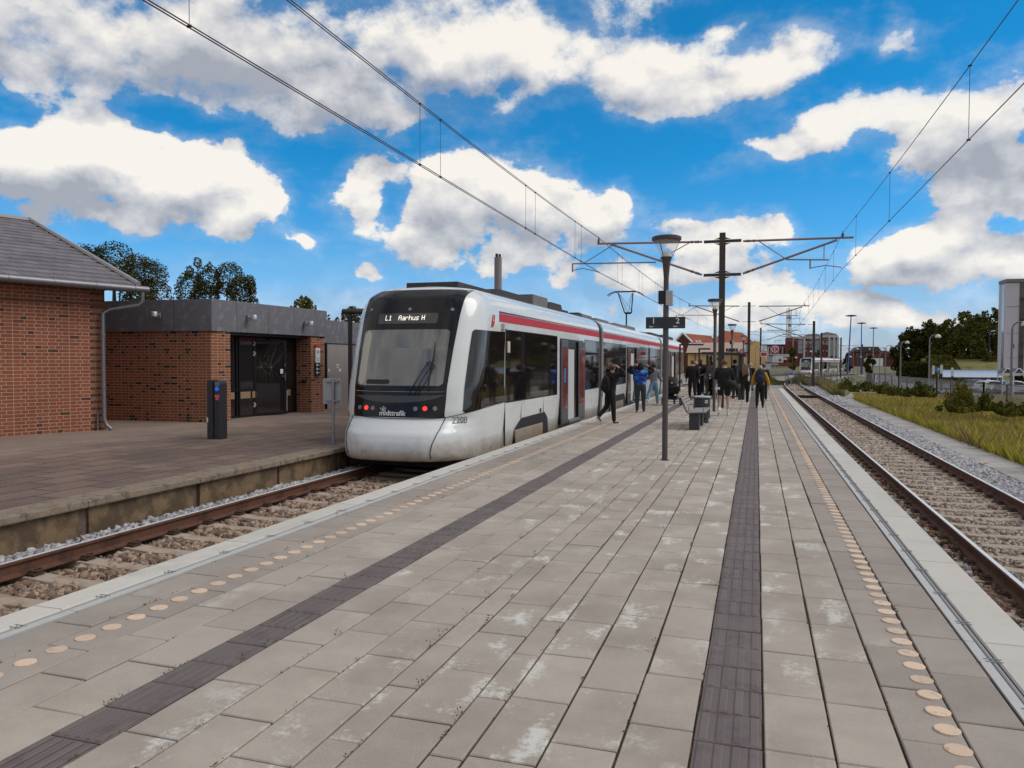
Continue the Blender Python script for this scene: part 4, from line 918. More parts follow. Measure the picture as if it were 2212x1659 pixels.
# old brick station house: corner A, wall running towards the viewer
A = Vector((-14.95, 14.69, 0)); wd = Vector((-.336, -.942, 0)); inn = Vector((-.942, .336, 0))
h1 = thing('brick_house', 'old red brick station house with a purple grey slate roof and zinc gutter', 'building', A)
def hl_(v): return Vector(v)
Lw = 9.5
w_ = wall('wall', (wd*Lw)[:2], (0, 0), 0, 3.42, brickA, h1, .35, 1)
wall('wall', (0, 0), (inn*7.6)[:2], 0, 3.42, brickA, h1, .35, 1)
mb = MB(); P = lambda a, b, z: (wd*a + inn*b + Vector((0, 0, z)))
gb = MB(); gb.add([P(.02, .02, 3.40), P(.02, 7.6, 3.40), P(.02, 5.7, 5.55)], [(0, 1, 2)]); gb.build('gable', brickA, h1)
# corbel course and gutter
cb_ = MB(); cb_.add([P(-.05, -.05, 2.995), P(Lw, -.05, 2.995), P(Lw, -.05, 3.03), P(-.05, -.05, 3.03), P(-.05, .0, 2.995), P(Lw, .0, 2.995), P(Lw, 0, 3.03), P(-.05, 0, 3.03)], [(0,1,2,3),(0,1,5,4),(3,2,6,7),(0,3,7,4)]); cb_.build('string_course', mat('dark brick course', (.14, .05, .035), .9), h1)
E0 = P(-.62, -.42, 3.48); RZ = 5.72; RD = 5.85
rows = 17; rf = MB(); tiles = MB()
for k in range(rows):
    t0, t1 = k/rows, (k+1)/rows
    for j in range(-0, 34):
        a0 = -.62 + j*.32 + (.16 if k % 2 else 0); a1 = a0+.312
        if a0 > -.62+.15 and j == 0: tiles.add([P(-.62, -.42+(RD+.42)*t0, 3.48+(RZ-3.48)*t0+.052), P(a0-.008, -.42+(RD+.42)*t0, 3.48+(RZ-3.48)*t0+.052), P(a0-.008, -.42+(RD+.42)*(t1+.02), 3.48+(RZ-3.48)*(t1+.02)+.012), P(-.62, -.42+(RD+.42)*(t1+.02), 3.48+(RZ-3.48)*(t1+.02)+.012)], [(0, 1, 2, 3)])
        zz = random.uniform(-.002, .002)
        q = [P(a0, -.42+(RD+.42)*t0, 3.48+(RZ-3.48)*t0+.052+zz), P(a1, -.42+(RD+.42)*t0, 3.48+(RZ-3.48)*t0+.052), P(a1, -.42+(RD+.42)*(t1+.02), 3.48+(RZ-3.48)*(t1+.02)+.012), P(a0, -.42+(RD+.42)*(t1+.02), 3.48+(RZ-3.48)*(t1+.02)+.012)]
        q2 = [q[0]-Vector((0, 0, .04)), q[1]-Vector((0, 0, .04))]
        tiles.add(q + q2, [(0, 1, 2, 3), (4, 5, 1, 0)])
roof_o = tiles.build('roof', slate, h1, fixn=False)
rb_ = MB(); rb_.add([P(-.6, -.40, 3.46), P(10.3, -.40, 3.46), P(10.3, RD, RZ-.02), P(-.6, RD, RZ-.02), P(-.6, 11.9, 3.46), P(10.3, 11.9, 3.46)], [(0, 1, 2, 3), (3, 2, 5, 4), (0, 3, 4)]); rb_.build('roof_deck', mat('dark roof underlay', (.03, .026, .026), .9), roof_o)
rb_ = MB(); rb_.tube([P(-.60, -.45, 3.53), P(-.60, RD, RZ+.07)], .062, 6); rb_.build('verge_trim', mat('pale mortar verge', (.30, .27, .25), .85), roof_o)
rb_ = MB(); rb_.prism([(0, 0)]*0 or [(-.16, -.02), (.16, -.02), (0, .10)], 'x', 0, 10.6); rc = rb_.build('ridge_cap', mat('grey ridge cap', (.30, .26, .24), .8, 0, .15), roof_o, bevel=.01); rc.location = P(-.6, RD, RZ+.02); rc.rotation_euler = (0, 0, math.atan2(wd.y, wd.x))
gt = MB(); gt.tube([P(-.80, -.52, 3.40), P(9.9, -.52, 3.47)], .085, 10)
for k in range(12): gt.tube([P(-.5+k*.9, -.52, 3.402+k*.0055), P(-.46+k*.9, -.52, 3.402+k*.0055)], .095, 10)
gt.build('gutter', zinc, h1, smooth=True)
gt = MB(); gt.add([P(-.6, -.40, 3.36), P(10, -.40, 3.36), P(10, -.40, 3.47), P(-.6, -.40, 3.47), P(-.6, .0, 3.36), P(10, .0, 3.36)], [(0, 1, 2, 3), (0, 1, 5, 4)]); gt.build('soffit', mat('dark eaves board', (.055, .04, .035), .8), h1)
dp = MB(); dp.tube([P(-.66, -.52, 3.36), P(-.66, -.52, 3.12), P(-.60, -.48, 3.02), P(-.05, -.16, 2.90), P(.10, -.12, 2.80), P(.10, -.12, .28), P(.06, -.16, .12), P(-.02, -.24, .02)], .048, 10)
for z in (2.25, 1.0): dp.tube([P(.10, -.12, z), P(.10, -.12, z+.07)], .058, 10)
dp.tube([P(.22, -.06, .0), P(.22, -.06, .42)], .018, 6); dp.build('downpipe', zinc, h1, smooth=True)

# modern brick waiting room with grey fascia panels
h2 = thing('waiting_room', 'low brown brick waiting room with grey fascia panels and a dark glass entrance', 'building', (0, 0, 0))
Cc = (-14.04, 17.34); Dd = (-13.925, 17.99); Ee = (-13.76, 21.78); Ff = (-13.72, 22.53)
wall('wall', (-22.0, 16.95), Cc, 0, 2.478, brickB, h2, .3, 1)
wall('wall', Cc, Dd, 0, 2.478, brickB, h2, .3, 1)
wall('wall', (-14.6, 21.77), Ee, 0, 2.478, brickB, h2, .3, 1)
wall('wall', Ee, Ff, 0, 2.478, brickB, h2, .3, 1)
wall('wall', Ff, (-20, 22.9), 0, 2.478, brickB, h2, .3, 1)
wall('wall', (-14.25, 18.05), Dd, 0, 2.478, brickB, h2, .3, -1).location.z = 0
panel = mat('mottled grey fascia panel', (.155, .145, .155), .6, .1, .12, 3, .1, 60, col2=(.215, .205, .215), c2scale=5, c2lo=.5, c2hi=.66)
def fascia(p0, p1, cuts, z0=2.48, z1=3.33):
    d = Vector((p1[0]-p0[0], p1[1]-p0[1], 0)); L = d.length; u = d/L
    for a, b in zip(cuts[:-1], cuts[1:]): wall('fascia_panel', (p0[0]+u.x*(L*a+.006), p0[1]+u.y*(L*a+.006)), (p0[0]+u.x*(L*b-.006), p0[1]+u.y*(L*b-.006)), z0, z1, panel, h2, .12, 1)
nx_ = (-14.03+.06, 17.34-.06)
fascia((-22, 16.90), nx_, [0, .22, .42, .605, .853, 1.0]); fascia(nx_, (-13.66, 22.6), [0, .185, .44, .67, .885, 1.0]); fascia((-13.66, 22.6), (-20, 22.98), [0, .3, .6, 1])
rf_ = MB(); rf_.prism([(-22, 17.0), (-14.02, 17.4), (-13.72, 22.55), (-20, 22.9)], 'z', 3.24, 3.345); rf_.build('roof', mat('grey roof edge', (.22, .21, .21), .6), h2)
blk = mat('black door frame', (.014, .012, .014), .35, .2, .1)
# recess
rc_ = MB(); rc_.prism([(-15.6, 18.0), (-14.0, 18.02), (-13.85, 21.74), (-15.6, 21.76)], 'z', 2.40, 2.478); rc_.build('ceiling', mat('dark recess ceiling', (.03, .022, .02), .8), h2)
gl = mat('dark shop glass', (.020, .016, .016), .05, 0, 0, spec=.8, coat=.5)
g0, g1 = Vector((-14.52, 18.06, 0)), Vector((-14.34, 21.76, 0))
wall('glazing', g0[:2], g1[:2], .06, 2.40, gl, h2, .03, 1)
gf = MB(); u = (g1-g0).normalized()
for t in (0, .23, .26, .62, .64, .985): p = g0 + (g1-g0)*t; gf.box(p.x-.03, p.x+.05, p.y, p.y+.055, 0, 2.42)
for z in (0, .78, 2.36): q0, q1 = g0, g1; gf.add([(q0.x+.035, q0.y, z), (q1.x+.035, q1.y, z), (q1.x+.035, q1.y, z+.07), (q0.x+.035, q0.y, z+.07), (q0.x-.02, q0.y, z), (q1.x-.02, q1.y, z), (q1.x-.02, q1.y, z+.07), (q0.x-.02, q0.y, z+.07)], [(0,1,2,3),(3,2,6,7),(0,1,5,4)])
gf.build('glazing_frame', blk, h2)
card = mat('brown cardboard panel', (.28, .18, .095), .8, 0, .2, 5)
cd_ = MB()
for a, b in ((.01, .21), (.27, .40), (.42, .60), (.66, .92)): p, q = g0+(g1-g0)*a, g0+(g1-g0)*b; cd_.add([(p.x+.032, p.y, .56), (q.x+.032, q.y, .56), (q.x+.032, q.y, .76), (p.x+.032, p.y, .76)], [(0, 1, 2, 3)])
cd_.build('window_board', card, h2)
# open glass door with starburst cracks
hinge = Vector((-14.45, 19.72, 0)); tip = Vector((-14.02, 20.78, 0)); dd_ = tip-hinge; DL = dd_.length
dr = thing('glass_door', None, None); dr.parent = h2; dr.location = hinge; dr.rotation_euler = (0, 0, math.atan2(dd_.y, dd_.x))
mb = MB(); mb.box(0, DL, -.02, .02, .03, 2.30); 
fr = MB(); fr.box(0, .09, -.03, .03, .02, 2.32); fr.box(DL-.10, DL, -.03, .03, .02, 2.32); fr.box(.09, DL-.10, -.03, .03, .02, .12); fr.box(.09, DL-.10, -.03, .03, 2.24, 2.32)
d1 = fr.build('door', blk, h2, bevel=.004); d1.location = hinge; d1.rotation_euler = (0, 0, math.atan2(dd_.y, dd_.x))
bpy.data.objects.remove(dr)
mb = MB(); mb.box(.091, DL-.101, -.008, .008, .121, 2.239); mb.build('pane', gl, d1)
ck = MB(); 
def crack(x, z, n, L):
    for k in range(n):
        a = random.uniform(0, 2*PI); l = L*random.uniform(.3, 1); ck.tube([(x, -.012, z), (x+math.cos(a)*l*.5, -.012, z+math.sin(a)*l*.5+random.uniform(-.02, .02)), (x+math.cos(a)*l, -.012, z+math.sin(a)*l)], .0016, 4, False)
crackm = mat('cracked glass line', (.22, .20, .18), .5, var=0)
for x_, z_ in ((.27, 1.48), (.60, 1.46)): crack(x_, z_, 16, .45); ck.ball((x_, -.012, z_), .02, 7, 5)
for k in range(9): x = random.uniform(.3, .9); z = random.uniform(1.5, 1.8); ck.tube([(x, -.012, z), (x+.18, -.012, z+.38)], .0014, 4, False)
for x in (.3, .42, .55, .62): ck.tube([(x, -.012, 1.05), (x+.02, -.012, 1.3)], .0014, 4, False)
ck.build('crack', crackm, d1)
hn = MB(); hn.box(DL-.075, DL-.045, -.045, -.03, 1.05, 1.30); hn.tube([(DL-.06, -.045, 1.20), (DL-.06, -.08, 1.20), (DL-.20, -.08, 1.20)], .009, 7); hn.box(DL-.075, DL-.045, -.04, -.03, 1.5, 1.6); hn.build('handle', mat('brushed steel', (.45, .44, .43), .3, .9), d1)
hg = MB()
for z in (.28, 1.82, 2.12): hg.box(-.03, .03, -.05, -.03, z, z+.05); hg.box(.01, .06, -.05, -.03, z+.05, z+.10); hg.box(-.02, .03, -.05, -.03, z+.10, z+.14)
hg.build('hinge', mat('pale hinge', (.5, .48, .45), .4, .3), d1)
st_ = MB(); st_.box(DL-.23, DL-.13, -.034, -.031, 1.28, 1.42); st_.build('sticker', white, d1)
# wall lamps on the fascia
def wall_lamp(pt, nrm, label):
    n_ = Vector(nrm).normalized(); o = thing('wall_lamp', label, 'wall lamp', pt, math.atan2(n_.y, n_.x)-PI/2, 'wall lamps on the grey fascia')
    mb = MB(); mb.box(-.05, .05, 0, .06, -.09, .08); mb.build('bracket', galv, o, bevel=.008)
    mb = MB(); mb.tube([(0, .06, 0), (0, .16, 0)], .025, 8); mb.lathe([(.075, -.075), (.085, -.07), (.085, .05), (.07, .065)], (0, .22, .01), 16); mb.build('lamp_head', mat('satin grey lamp', (.42, .40, .39), .35, .5, .05), o, smooth=True)
p = atY(*[346, 680], 17.18); wall_lamp((p.x, 17.17, p.z), (.05, -1, 0), 'small grey wall lamp on the fascia side facing the viewer, left of the corner')
for px_d, py_d, lab in ((544, 686, 'small grey wall lamp above the cracked glass door'), (657, 699, 'small grey wall lamp on the fascia near the far brick pier')):
    p = onX(px_d, py_d, -13.72); wall_lamp((-13.97+(p.y-17.3)*.062+.03, p.y, p.z), (1, -.06, 0), lab)
# notice boards on the far pier and door of the grey cabin
nb = MB(); q = Vector((-13.705, 21.95, 0)); nb.box(q.x-.02, q.x+.02, q.y, q.y+.26, 1.62, 2.10); o = nb.build('notice', white, h2); nb = MB(); nb.box(q.x-.021, q.x+.021, q.y, q.y+.26, 2.10, 2.20); nb.build('notice_header', red, h2)
nb = MB(); nb.box(q.x-.02, q.x+.021, q.y, q.y+.26, 1.18, 1.61); o = nb.build('notice', mat('black notice', (.015, .013, .013), .5), h2)
nb = MB()
for k, z in enumerate((1.26, 1.38, 1.51)): nb.box(q.x+.02, q.x+.0225, q.y+.03, q.y+.11, z, z+.07); nb.box(q.x+.02, q.x+.0225, q.y+.14, q.y+.22, z+.02, z+.04)
nb.build('pictogram', white, o)
nb = MB(); nb.box(q.x+.02, q.x+.0225, q.y+.05, q.y+.20, 1.92, 2.02); nb.box(q.x+.02, q.x+.0225, q.y+.04, q.y+.22, 1.75, 1.77); nb.box(q.x+.02, q.x+.0225, q.y+.04, q.y+.22, 1.69, 1.71); nb.build('notice_print', mat('faint print', (.30, .33, .40), .6), h2)
mb = MB(); mb.tube([(-13.98, 21.76, 1.02), (-13.98, 21.62, 1.02)], .06, 12); mb.build('alarm_box', darker, h2)
wh = MB(); wh.box(-14.40, -14.28, 20.9, 21.25, .05, .72); wh.build('white_bin', mat('white plastic', (.55, .54, .52), .4), h2, bevel=.04)
# grey service cabin further along
cab = thing('service_cabin', 'grey panelled service cabin with a beige steel door beyond the waiting room', 'building', (-14.3, 22.95, 0))
mb = MB(); mb.box(-4, 0, .1, 9, 0, 2.30); mb.build('wall', mat('brown grey cladding', (.17, .145, .14), .7, 0, .1, 2), cab)
for k in range(4): mb = MB(); mb.box(-.02, .05, .1+k*2.2+.006, .1+(k+1)*2.2-.006, 2.302, 3.09); mb.build('fascia_panel', panel, cab)
mb = MB(); mb.box(-4, .03, .1, 9, 3.0, 3.105); mb.build('roof', mat('grey roof edge', (.22, .21, .21), .6), cab)
mb = MB(); mb.box(0, .05, .62, 2.10, .0, 2.27); d_ = mb.build('door', mat('beige steel door', (.30, .255, .225), .5, .1, .08, 2), cab)
mb = MB(); mb.box(.0, .062, .56, .62, 0, 2.30); mb.box(0, .062, 2.10, 2.16, 0, 2.30); mb.box(0, .062, .62, 2.1, 2.27, 2.30); mb.build('door_frame', blk, cab)
mb = MB(); mb.box(.05, .055, 1.25, 1.42, 1.42, 1.56); mb.box(.05, .055, 1.42, 1.55, 1.30, 1.40); mb.box(.05, .055, .70, .78, 1.30, 1.40); mb.build('sign', white, d_)
mb = MB()
for y in (1.28, 1.35): mb.ball((.056, y+.02, 1.525), (.003, .012, .012), 6, 4); mb.box(.054, .0575, y+.005, y+.038, 1.44, 1.51)
mb.build('toilet_symbol', blk, d_)
mb = MB(); mb.tube([(.05, .72, 1.0), (.11, .72, 1.0), (.11, .86, 1.0)], .011, 6); mb.tube([(.05, .72, 1.14), (.065, .72, 1.14)], .02, 8); mb.build('handle', galv, d_)
# black shelter frame at the left platform
sh = thing('canopy', 'black steel canopy on the old platform behind the tram', 'shelter', (-11.92, 21.06, 0))
mb = MB(); mb.box(-.05, .05, -.05, .05, 0, 3.08); mb.build('post', dark, sh, bevel=.005); mb = MB(); mb.box(-.05, .05, 5.9, 6.0, 0, 3.08); mb.build('post', dark, sh, bevel=.005)
mb = MB(); mb.tube([(-.25, 0, 3.2), (1.6, 0, 3.12)], .085, 10); mb.build('beam', dark, sh); mb = MB(); mb.box(-.2, 1.6, 0, 6.2, 3.20, 3.28); mb.build('roof', mat('ribbed canopy sheet', (.12, .10, .09), .6, .2), sh)
# ticket validator with blue reader and red label
v = thing('card_validator', 'dark grey card validator post with blue reader and red check-in label', 'validator', (-11.03, 13.8, 0))
body_m = mat('charcoal painted steel', (.035, .034, .038), .45, .2, .12, 6)
mb = MB(); mb.prism([(-.17, 0), (-.17, 1.20), (-.15, 1.25), (-.10, 1.27), (-.02, 1.27), (-.02, 0)], 'y', -.12, .12); mb.build('body', body_m, v, bevel=.012)
mb = MB(); mb.prism([(.02, 0), (.02, 1.27), (.10, 1.27), (.15, 1.24), (.165, 1.18), (.165, 0)], 'y', -.12, .12); b2_ = mb.build('body', body_m, v, bevel=.012); mb = MB(); mb.box(-.019, .019, -.09, .09, 0, 1.22); mb.build('recess', darker, v)
def vf(z0, z1, m, name, x0=.045, x1=.15): mb = MB(); mb.box(x0, x1, -.126, -.1195, z0, z1); return mb.build(name, m, v, bevel=.002)
vf(1.13, 1.23, mat('grey reader window', (.16, .17, .18), .2), 'reader_window'); mb = MB(); mb.tube([(.098, -.12, 1.075), (.098, -.135, 1.075)], .046, 20); mb.build('reader', mat('blue card reader', (.01, .09, .55), .25, emit=((.02, .15, 1), .35), var=0), v)
lb_ = vf(.83, .96, red, 'label'); text_mesh('label_text', 'Check', .045, white, lb_, frame((.098, -.1275, .92), (1, 0, 0), (0, 0, 1)), .0005); text_mesh('label_text', 'ud', .045, white, lb_, frame((.098, -.1275, .87), (1, 0, 0), (0, 0, 1)), .0005)
mb = MB(); mb.box(-.17, -.14, -.126, -.119, .36, .46); mb.build('sticker', white, v)
# small back-turned sign on a thin pole by the old platform edge
sg = thing('back_of_sign', 'pale square sign seen from behind on a grey pole by the old platform edge', 'sign', (-8.17, 13.74, 0))
mb = MB(); mb.tube([(0, 0, 0), (0, 0, 1.30)], .03, 12); mb.build('pole', galv, sg, smooth=True)
mb = MB(); mb.box(-.26, .16, .04, .055, .80, 1.32); o = mb.build('sign_plate', mat('pale sign back', (.40, .39, .38), .5, .1), sg, bevel=.004); mb = MB(); mb.box(-.18, .12, -.02, .04, .86, .885); mb.box(-.18, .12, -.02, .04, 1.25, 1.275); mb.build('bracket', galv, o)
# chimney beyond the tram
ch = thing('chimney', 'tall slim grey steel chimney rising behind the tram', 'chimney', (-20.3, 60, -.7))
mb = MB(); mb.tube([(0, 0, 0), (0, 0, 10.9)], .31, 18); mb.build('shaft', mat('grey brown chimney', (.23, .19, .19), .7, 0, .15, 1), ch, smooth=True)
mb = MB(); mb.tube([(-.12, 0, 10.9), (-.12, 0, 11.2)], .11, 10); mb.build('flue', darker, ch); mb = MB(); mb.tube([(.14, 0, 10.9), (.14, 0, 11.15)], .1, 10); mb.build('flue', darker, ch)

# ------------------------------------------------------------------ catenary
mastm = mat('brown painted mast', (.062, .045, .038), .55, .3, .15, 3)
ins = mat('dark insulator', (.10, .055, .045), .4)
def mast(loc, top, w, label, sides, name='catenary_mast', shift=0.0, group='catenary masts along the tracks'):
    """sides: list of 'L','R','l' cantilevers; local frame, z from platform level"""
    o = thing(name, label, 'catenary mast', loc, 0, group); z0 = loc[2]
    mb = MB(); k = w
    mb.box(-k/2, k/2, -k/2, -k/2+.02, 0, top-z0); mb.box(-k/2, k/2, k/2-.02, k/2, 0, top-z0); mb.box(-.012, .012, -k/2+.02, k/2-.02, 0, top-z0); mb.build('post', mastm, o)
    for sd in sides:
        s = -1 if sd in 'Ll' else 1; dz = top - 6.38 - z0
        sc = {'L': 1.0, 'R': 1.0, 'l': 1.0}[sd]
        mb = MB()
        for z in (6.08, 4.86):
            mb.box(min(s*.09, s*.66), max(s*.09, s*.66), -.04, .04, z+dz-.05, z+dz+.05)
            mb.add([(s*.09, 0, z+dz+.07), (s*.3, 0, z+dz+.07), (s*.09, 0, z+dz+.15), (s*.09, 0, z+dz-.07), (s*.3, 0, z+dz-.07), (s*.09, 0, z+dz-.15)], [(0, 1, 2), (3, 4, 5)])
        if w > .205 and loc[1] < 40: mb.build('bracket', mastm, o)
        else: mb = MB(); [mb.box(min(s*.09, s*.5), max(s*.09, s*.5), -.02, .02, z+dz-.02, z+dz+.02) for z in (6.08, 4.86)]; mb.build('bracket', galv, o)
        A_ = MB(); R_ = .040
        if sd in 'L':
            up0, up1 = (s*.72, 0, 6.09+dz), (s*4.63, 0, 6.19+dz); dg1 = (s*4.12, 0, 6.15+dz); lo0, lo1 = (s*2.40, 0, 5.40+dz), (s*5.62, 0, 5.46+dz)
            A_.tube([(s*5.14, 0, 5.47+dz), (s*4.05, 0, 6.10+dz)], .018, 6); A_.tube([(s*2.35, 0, 5.46+dz), (s*1.17, 0, 6.08+dz)], .018, 6)
            A_.tube([(s*5.60, 0, 5.46+dz), (s*5.60, 0, 5.14+dz)], .03, 6); A_.tube([(s*5.60, 0, 5.20+dz), (s*5.2, 0, 5.27+dz), (s*4.6, 0, 5.12+dz), (s*4.57, 0, 5.08+dz)], .018, 6)
            mess = (s*4.58, 0, 6.40+dz); up_end = 4.55
        else:
            up0, up1 = (s*.72, 0, 6.05+dz), (s*4.40, 0, 6.02+dz); dg1 = (s*3.87, 0, 5.95+dz); lo0, lo1 = (s*2.20, 0, 5.33+dz), (s*3.60, 0, 5.27+dz)
            A_.tube([(s*3.45, 0, 5.76+dz), (s*3.45, 0, 5.27+dz)], .018, 6); A_.tube([(s*2.15, 0, 5.38+dz), (s*1.28, 0, 6.01+dz)], .018, 6)
            A_.tube([(s*3.0, 0, 5.27+dz), (s*3.0, 0, 4.97+dz)], .03, 6); A_.tube([(s*3.0, 0, 5.0+dz), (s*3.5, 0, 5.08+dz), (s*4.0, 0, 5.0+dz), (s*4.03, 0, 4.95+dz)], .018, 6)
            mess = (s*4.05, 0, 6.22+dz); up_end = 4.05
        A_.tube([up0, up1], R_, 8); A_.tube([(s*.72, 0, 4.88+dz), dg1], R_, 8); A_.tube([lo0, lo1], .026, 8)
        A_.build('cantilever', pinkpipe, o)
        I_ = MB()
        for a, b in ((up0, up1), ((s*.72, 0, 4.88+dz), dg1)):
            a, b = Vector(a), Vector(b); u_ = (b-a).normalized()
            for t in (.12, .17, .22, .34, .39): I_.tube([a+u_*t, a+u_*(t+.02)], .055, 8)
        for t in (.04, .09, .14): I_.tube([(mess[0], 0, mess[2]-.02-t), (mess[0], 0, mess[2]-.04-t)], .06, 8)
        I_.tube([(mess[0], 0, mess[2]-.22), (mess[0], 0, mess[2]+.02)], .02, 6); I_.build('insulator', ins, o)
    return o
m1_ = mast((-1.235, 29.2, 0), 6.38, .21, 'tallest brown catenary mast, standing on the platform with arms over both tracks', 'LR')
m2_ = mast((-.60, 63.0, -.6), 6.34, .21, 'catenary mast with arms over both tracks just beyond the platform end', 'LR')
mast((.45, 100, -.7), 5.9, .2, 'thin distant catenary mast in front of the yellow gable', 'R')
mast((4.93, 75, -.7), 5.40, .21, 'brown catenary mast right of the bending track standing in tall weeds', 'L')
mast((7.82, 105, -.7), 5.40, .2, 'brown catenary mast in front of the distant tram', 'L')
mast((12.13, 126, -.7), 5.39, .2, 'brown catenary mast right of the distant tram', 'L')
mast((20.38, 170, -.9), 5.31, .2, 'farthest brown catenary mast in front of the red brick house', 'L')
# wires
def wires(name, pts_c, pts_m, drops, label, dbl, group):
    o = thing(name, label, 'overhead wire', pts_c[0], 0, group); O = Vector(pts_c[0]); up = 0
    def run(pts, nm, d):
        for k in ((-d, d) if d else (0,)):
            mb = MB(); mb.tube([Vector(p)-O+Vector((k, 0, k*.2)) for p in pts], .0075, 5); mb.build(nm, wiremat, o)
    run(pts_c, 'contact_wire', dbl); run(pts_m, 'carrier_wire', dbl)
    for (a, b) in drops:
        mb = MB(); mb.tube([Vector(a)-O, Vector(b)-O], .0045, 4); mb.tube([Vector(a)-O-Vector((.025, 0, 0)), Vector(a)-O+Vector((.025, 0, 0))], .016, 5); mb.tube([Vector(b)-O-Vector((.025, 0, 0)), Vector(b)-O+Vector((.025, 0, 0))], .014, 5); mb.build('dropper', wiremat, o)
def sag(y, y0, y1, z0, z1, s): t = (y-y0)/(y1-y0); return z0+(z1-z0)*t - s*4*t*(1-t)
def span(xf, y0, y1, zc0, zc1, zm0, zm1, s, ds, name, label, dbl, n=14):
    ys = [y0+(y1-y0)*k/n for k in range(n+1)]
    c = [(xf(y), y, zc0+(zc1-zc0)*(y-y0)/(y1-y0)) for y in ys]; m_ = [(xf(y), y, sag(y, y0, y1, zm0, zm1, s)) for y in ys]
    dr = [((xf(y), y, zc0+(zc1-zc0)*(y-y0)/(y1-y0)), (xf(y), y, sag(y, y0, y1, zm0, zm1, s))) for y in ds]
    wires(name, c, m_, dr, label, dbl, None)
xl = lambda y: -5.57 - .0096*(y-6)
xr = lambda y: 2.99 - .0062*(y-5)
span(xl, -6, 29.2, 5.10, 5.10, 6.42, 6.40, .26, [6.6, 12.39, 13.32, 19.04, 19.97, 24.9, 25.9], 'overhead_wire', 'near double overhead wires above the left track and tram', .018)
span(lambda y: -5.81+(y-29.2)*.02, 29.2, 63, 5.10, 5.05, 6.40, 6.30, .22, [33, 34, 38.5, 39.5, 44, 45, 50, 51, 56, 57], 'overhead_wire', 'overhead wires above the left track beyond the platform mast', .018)
span(xr, -6, 29.2, 4.96, 4.96, 6.30, 6.23, .22, [7, 12.94, 19.78, 25.8], 'overhead_wire', 'near overhead wires above the right track', 0)
span(lambda y: 2.83+(y-29.2)*.017, 29.2, 63, 4.96, 4.95, 6.23, 6.2, .2, [33.5, 38.5, 43.5, 49, 55], 'overhead_wire', 'overhead wires above the right track beyond the platform mast', 0)
span(lambda y: -5.1+(y-63)**2/640.0, 63, 126, 5.05, 4.9, 6.30, 5.6, .25, [70, 78, 86, 96, 106], 'overhead_wire', 'far overhead wires above the left track curving to the right', 0)
span(lambda y: 3.4+(y-63)**2/560.0, 63, 126, 4.95, 4.6, 6.2, 5.5, .25, [70, 78, 86, 96], 'overhead_wire', 'far overhead wires above the right track curving away', 0)

# ------------------------------------------------------------------ platform lamps and track signs
def platform_lamp(loc, label, sign=True, box=True):
    o = thing('platform_lamp', label, 'street lamp', loc, 0, 'funnel shaped lamps on the platform')
    mb = MB(); mb.lathe([(.048, 0), (.048, 2.6), (.043, 2.62), (.043, 3.10), (.066, 3.36), (.10, 3.45)], n=20); mb.lathe([(.08, 0), (.08, .01)], n=20); mb.build('post', mat('brown grey lamp post', (.085, .070, .064), .5, .3, .1, 3), o, smooth=True)
    mb = MB(); mb.lathe([(.085, 3.44), (.235, 3.735)], n=28, cap=False); mb.build('glass_funnel', mat('clear lamp funnel', (.9, .92, .95), .04, 0, 0, alpha=.22, spec=.9), o, smooth=True)
    mb = MB(); mb.lathe([(.0, 3.44), (.075, 3.44), (.085, 3.50), (.06, 3.53), (0, 3.53)], n=20, cap=False); mb.build('diffuser', mat('milky diffuser', (.75, .73, .68), .5), o, smooth=True)
    mb = MB(); mb.lathe([(.228, 3.725), (.248, 3.735), (.246, 3.785), (.20, 3.803), (0, 3.806)], n=28, cap=False); mb.lathe([(.0, 3.70), (.225, 3.71)], n=28, cap=False); mb.build('lamp_cap', mat('brown lamp cap', (.075, .05, .04), .5, .2), o, smooth=True)
    mb = MB()
    for a in (0, 2.1, 4.2): mb.tube([(.09*math.cos(a), .09*math.sin(a), 3.44), (.23*math.cos(a), .23*math.sin(a), 3.73)], .004, 4)
    mb.build('rib', dark, o)
    if box:
        mb = MB(); mb.box(-.125, .0, -.07, .07, 2.66, 2.88); mb.build('speaker_box', darker, o, bevel=.006); mb = MB(); mb.box(.0, .115, -.075, .085, 2.63, 2.88); mb.build('panel_box', mat('pale grey box', (.42, .40, .40), .5), o, bevel=.006)
    if sign:
        mb = MB(); mb.box(-.33, .325, -.075, -.045, 2.24, 2.435); sb = mb.build('sign_board', mat('black sign board', (.012, .010, .010), .4, coat=.2, var=0), o, bevel=.004)
        for x, d_ in ((-.20, '1'), (.20, '2')):
            text_mesh('sign_number', d_, .135, lt, sb, frame((x, -.0775, 2.365), (1, 0, 0), (0, 0, 1)), .0006, 'CENTER', .002)
            text_mesh('sign_text', 'Spor', .040, lt, sb, frame((x-.035, -.0775, 2.275), (1, 0, 0), (0, 0, 1)), .0006, 'CENTER', .0008)
            text_mesh('sign_text', 'Track', .040, mat('dim grey lettering', (.16, .15, .15), .5), sb, frame((x+.06, -.0775, 2.275), (1, 0, 0), (0, 0, 1)), .0006)
    return o
L1 = platform_lamp((-1.475, 13.25, 0), 'nearest funnel lamp on a tall post carrying the black track 1 and 2 sign')
L1.rotation_euler = (0, 0, .04)
platform_lamp((-1.36, 26.9, 0), 'funnel lamp on a plain post between the bin and the brown mast', False, False)
L3 = platform_lamp((-1.33, 45.0, 0), 'small looking funnel lamp with a track sign above the glass shelter', True, True)
platform_lamp((-.97, 61.5, -.1), 'farthest funnel lamp beyond the shelter, without a sign', False, False)
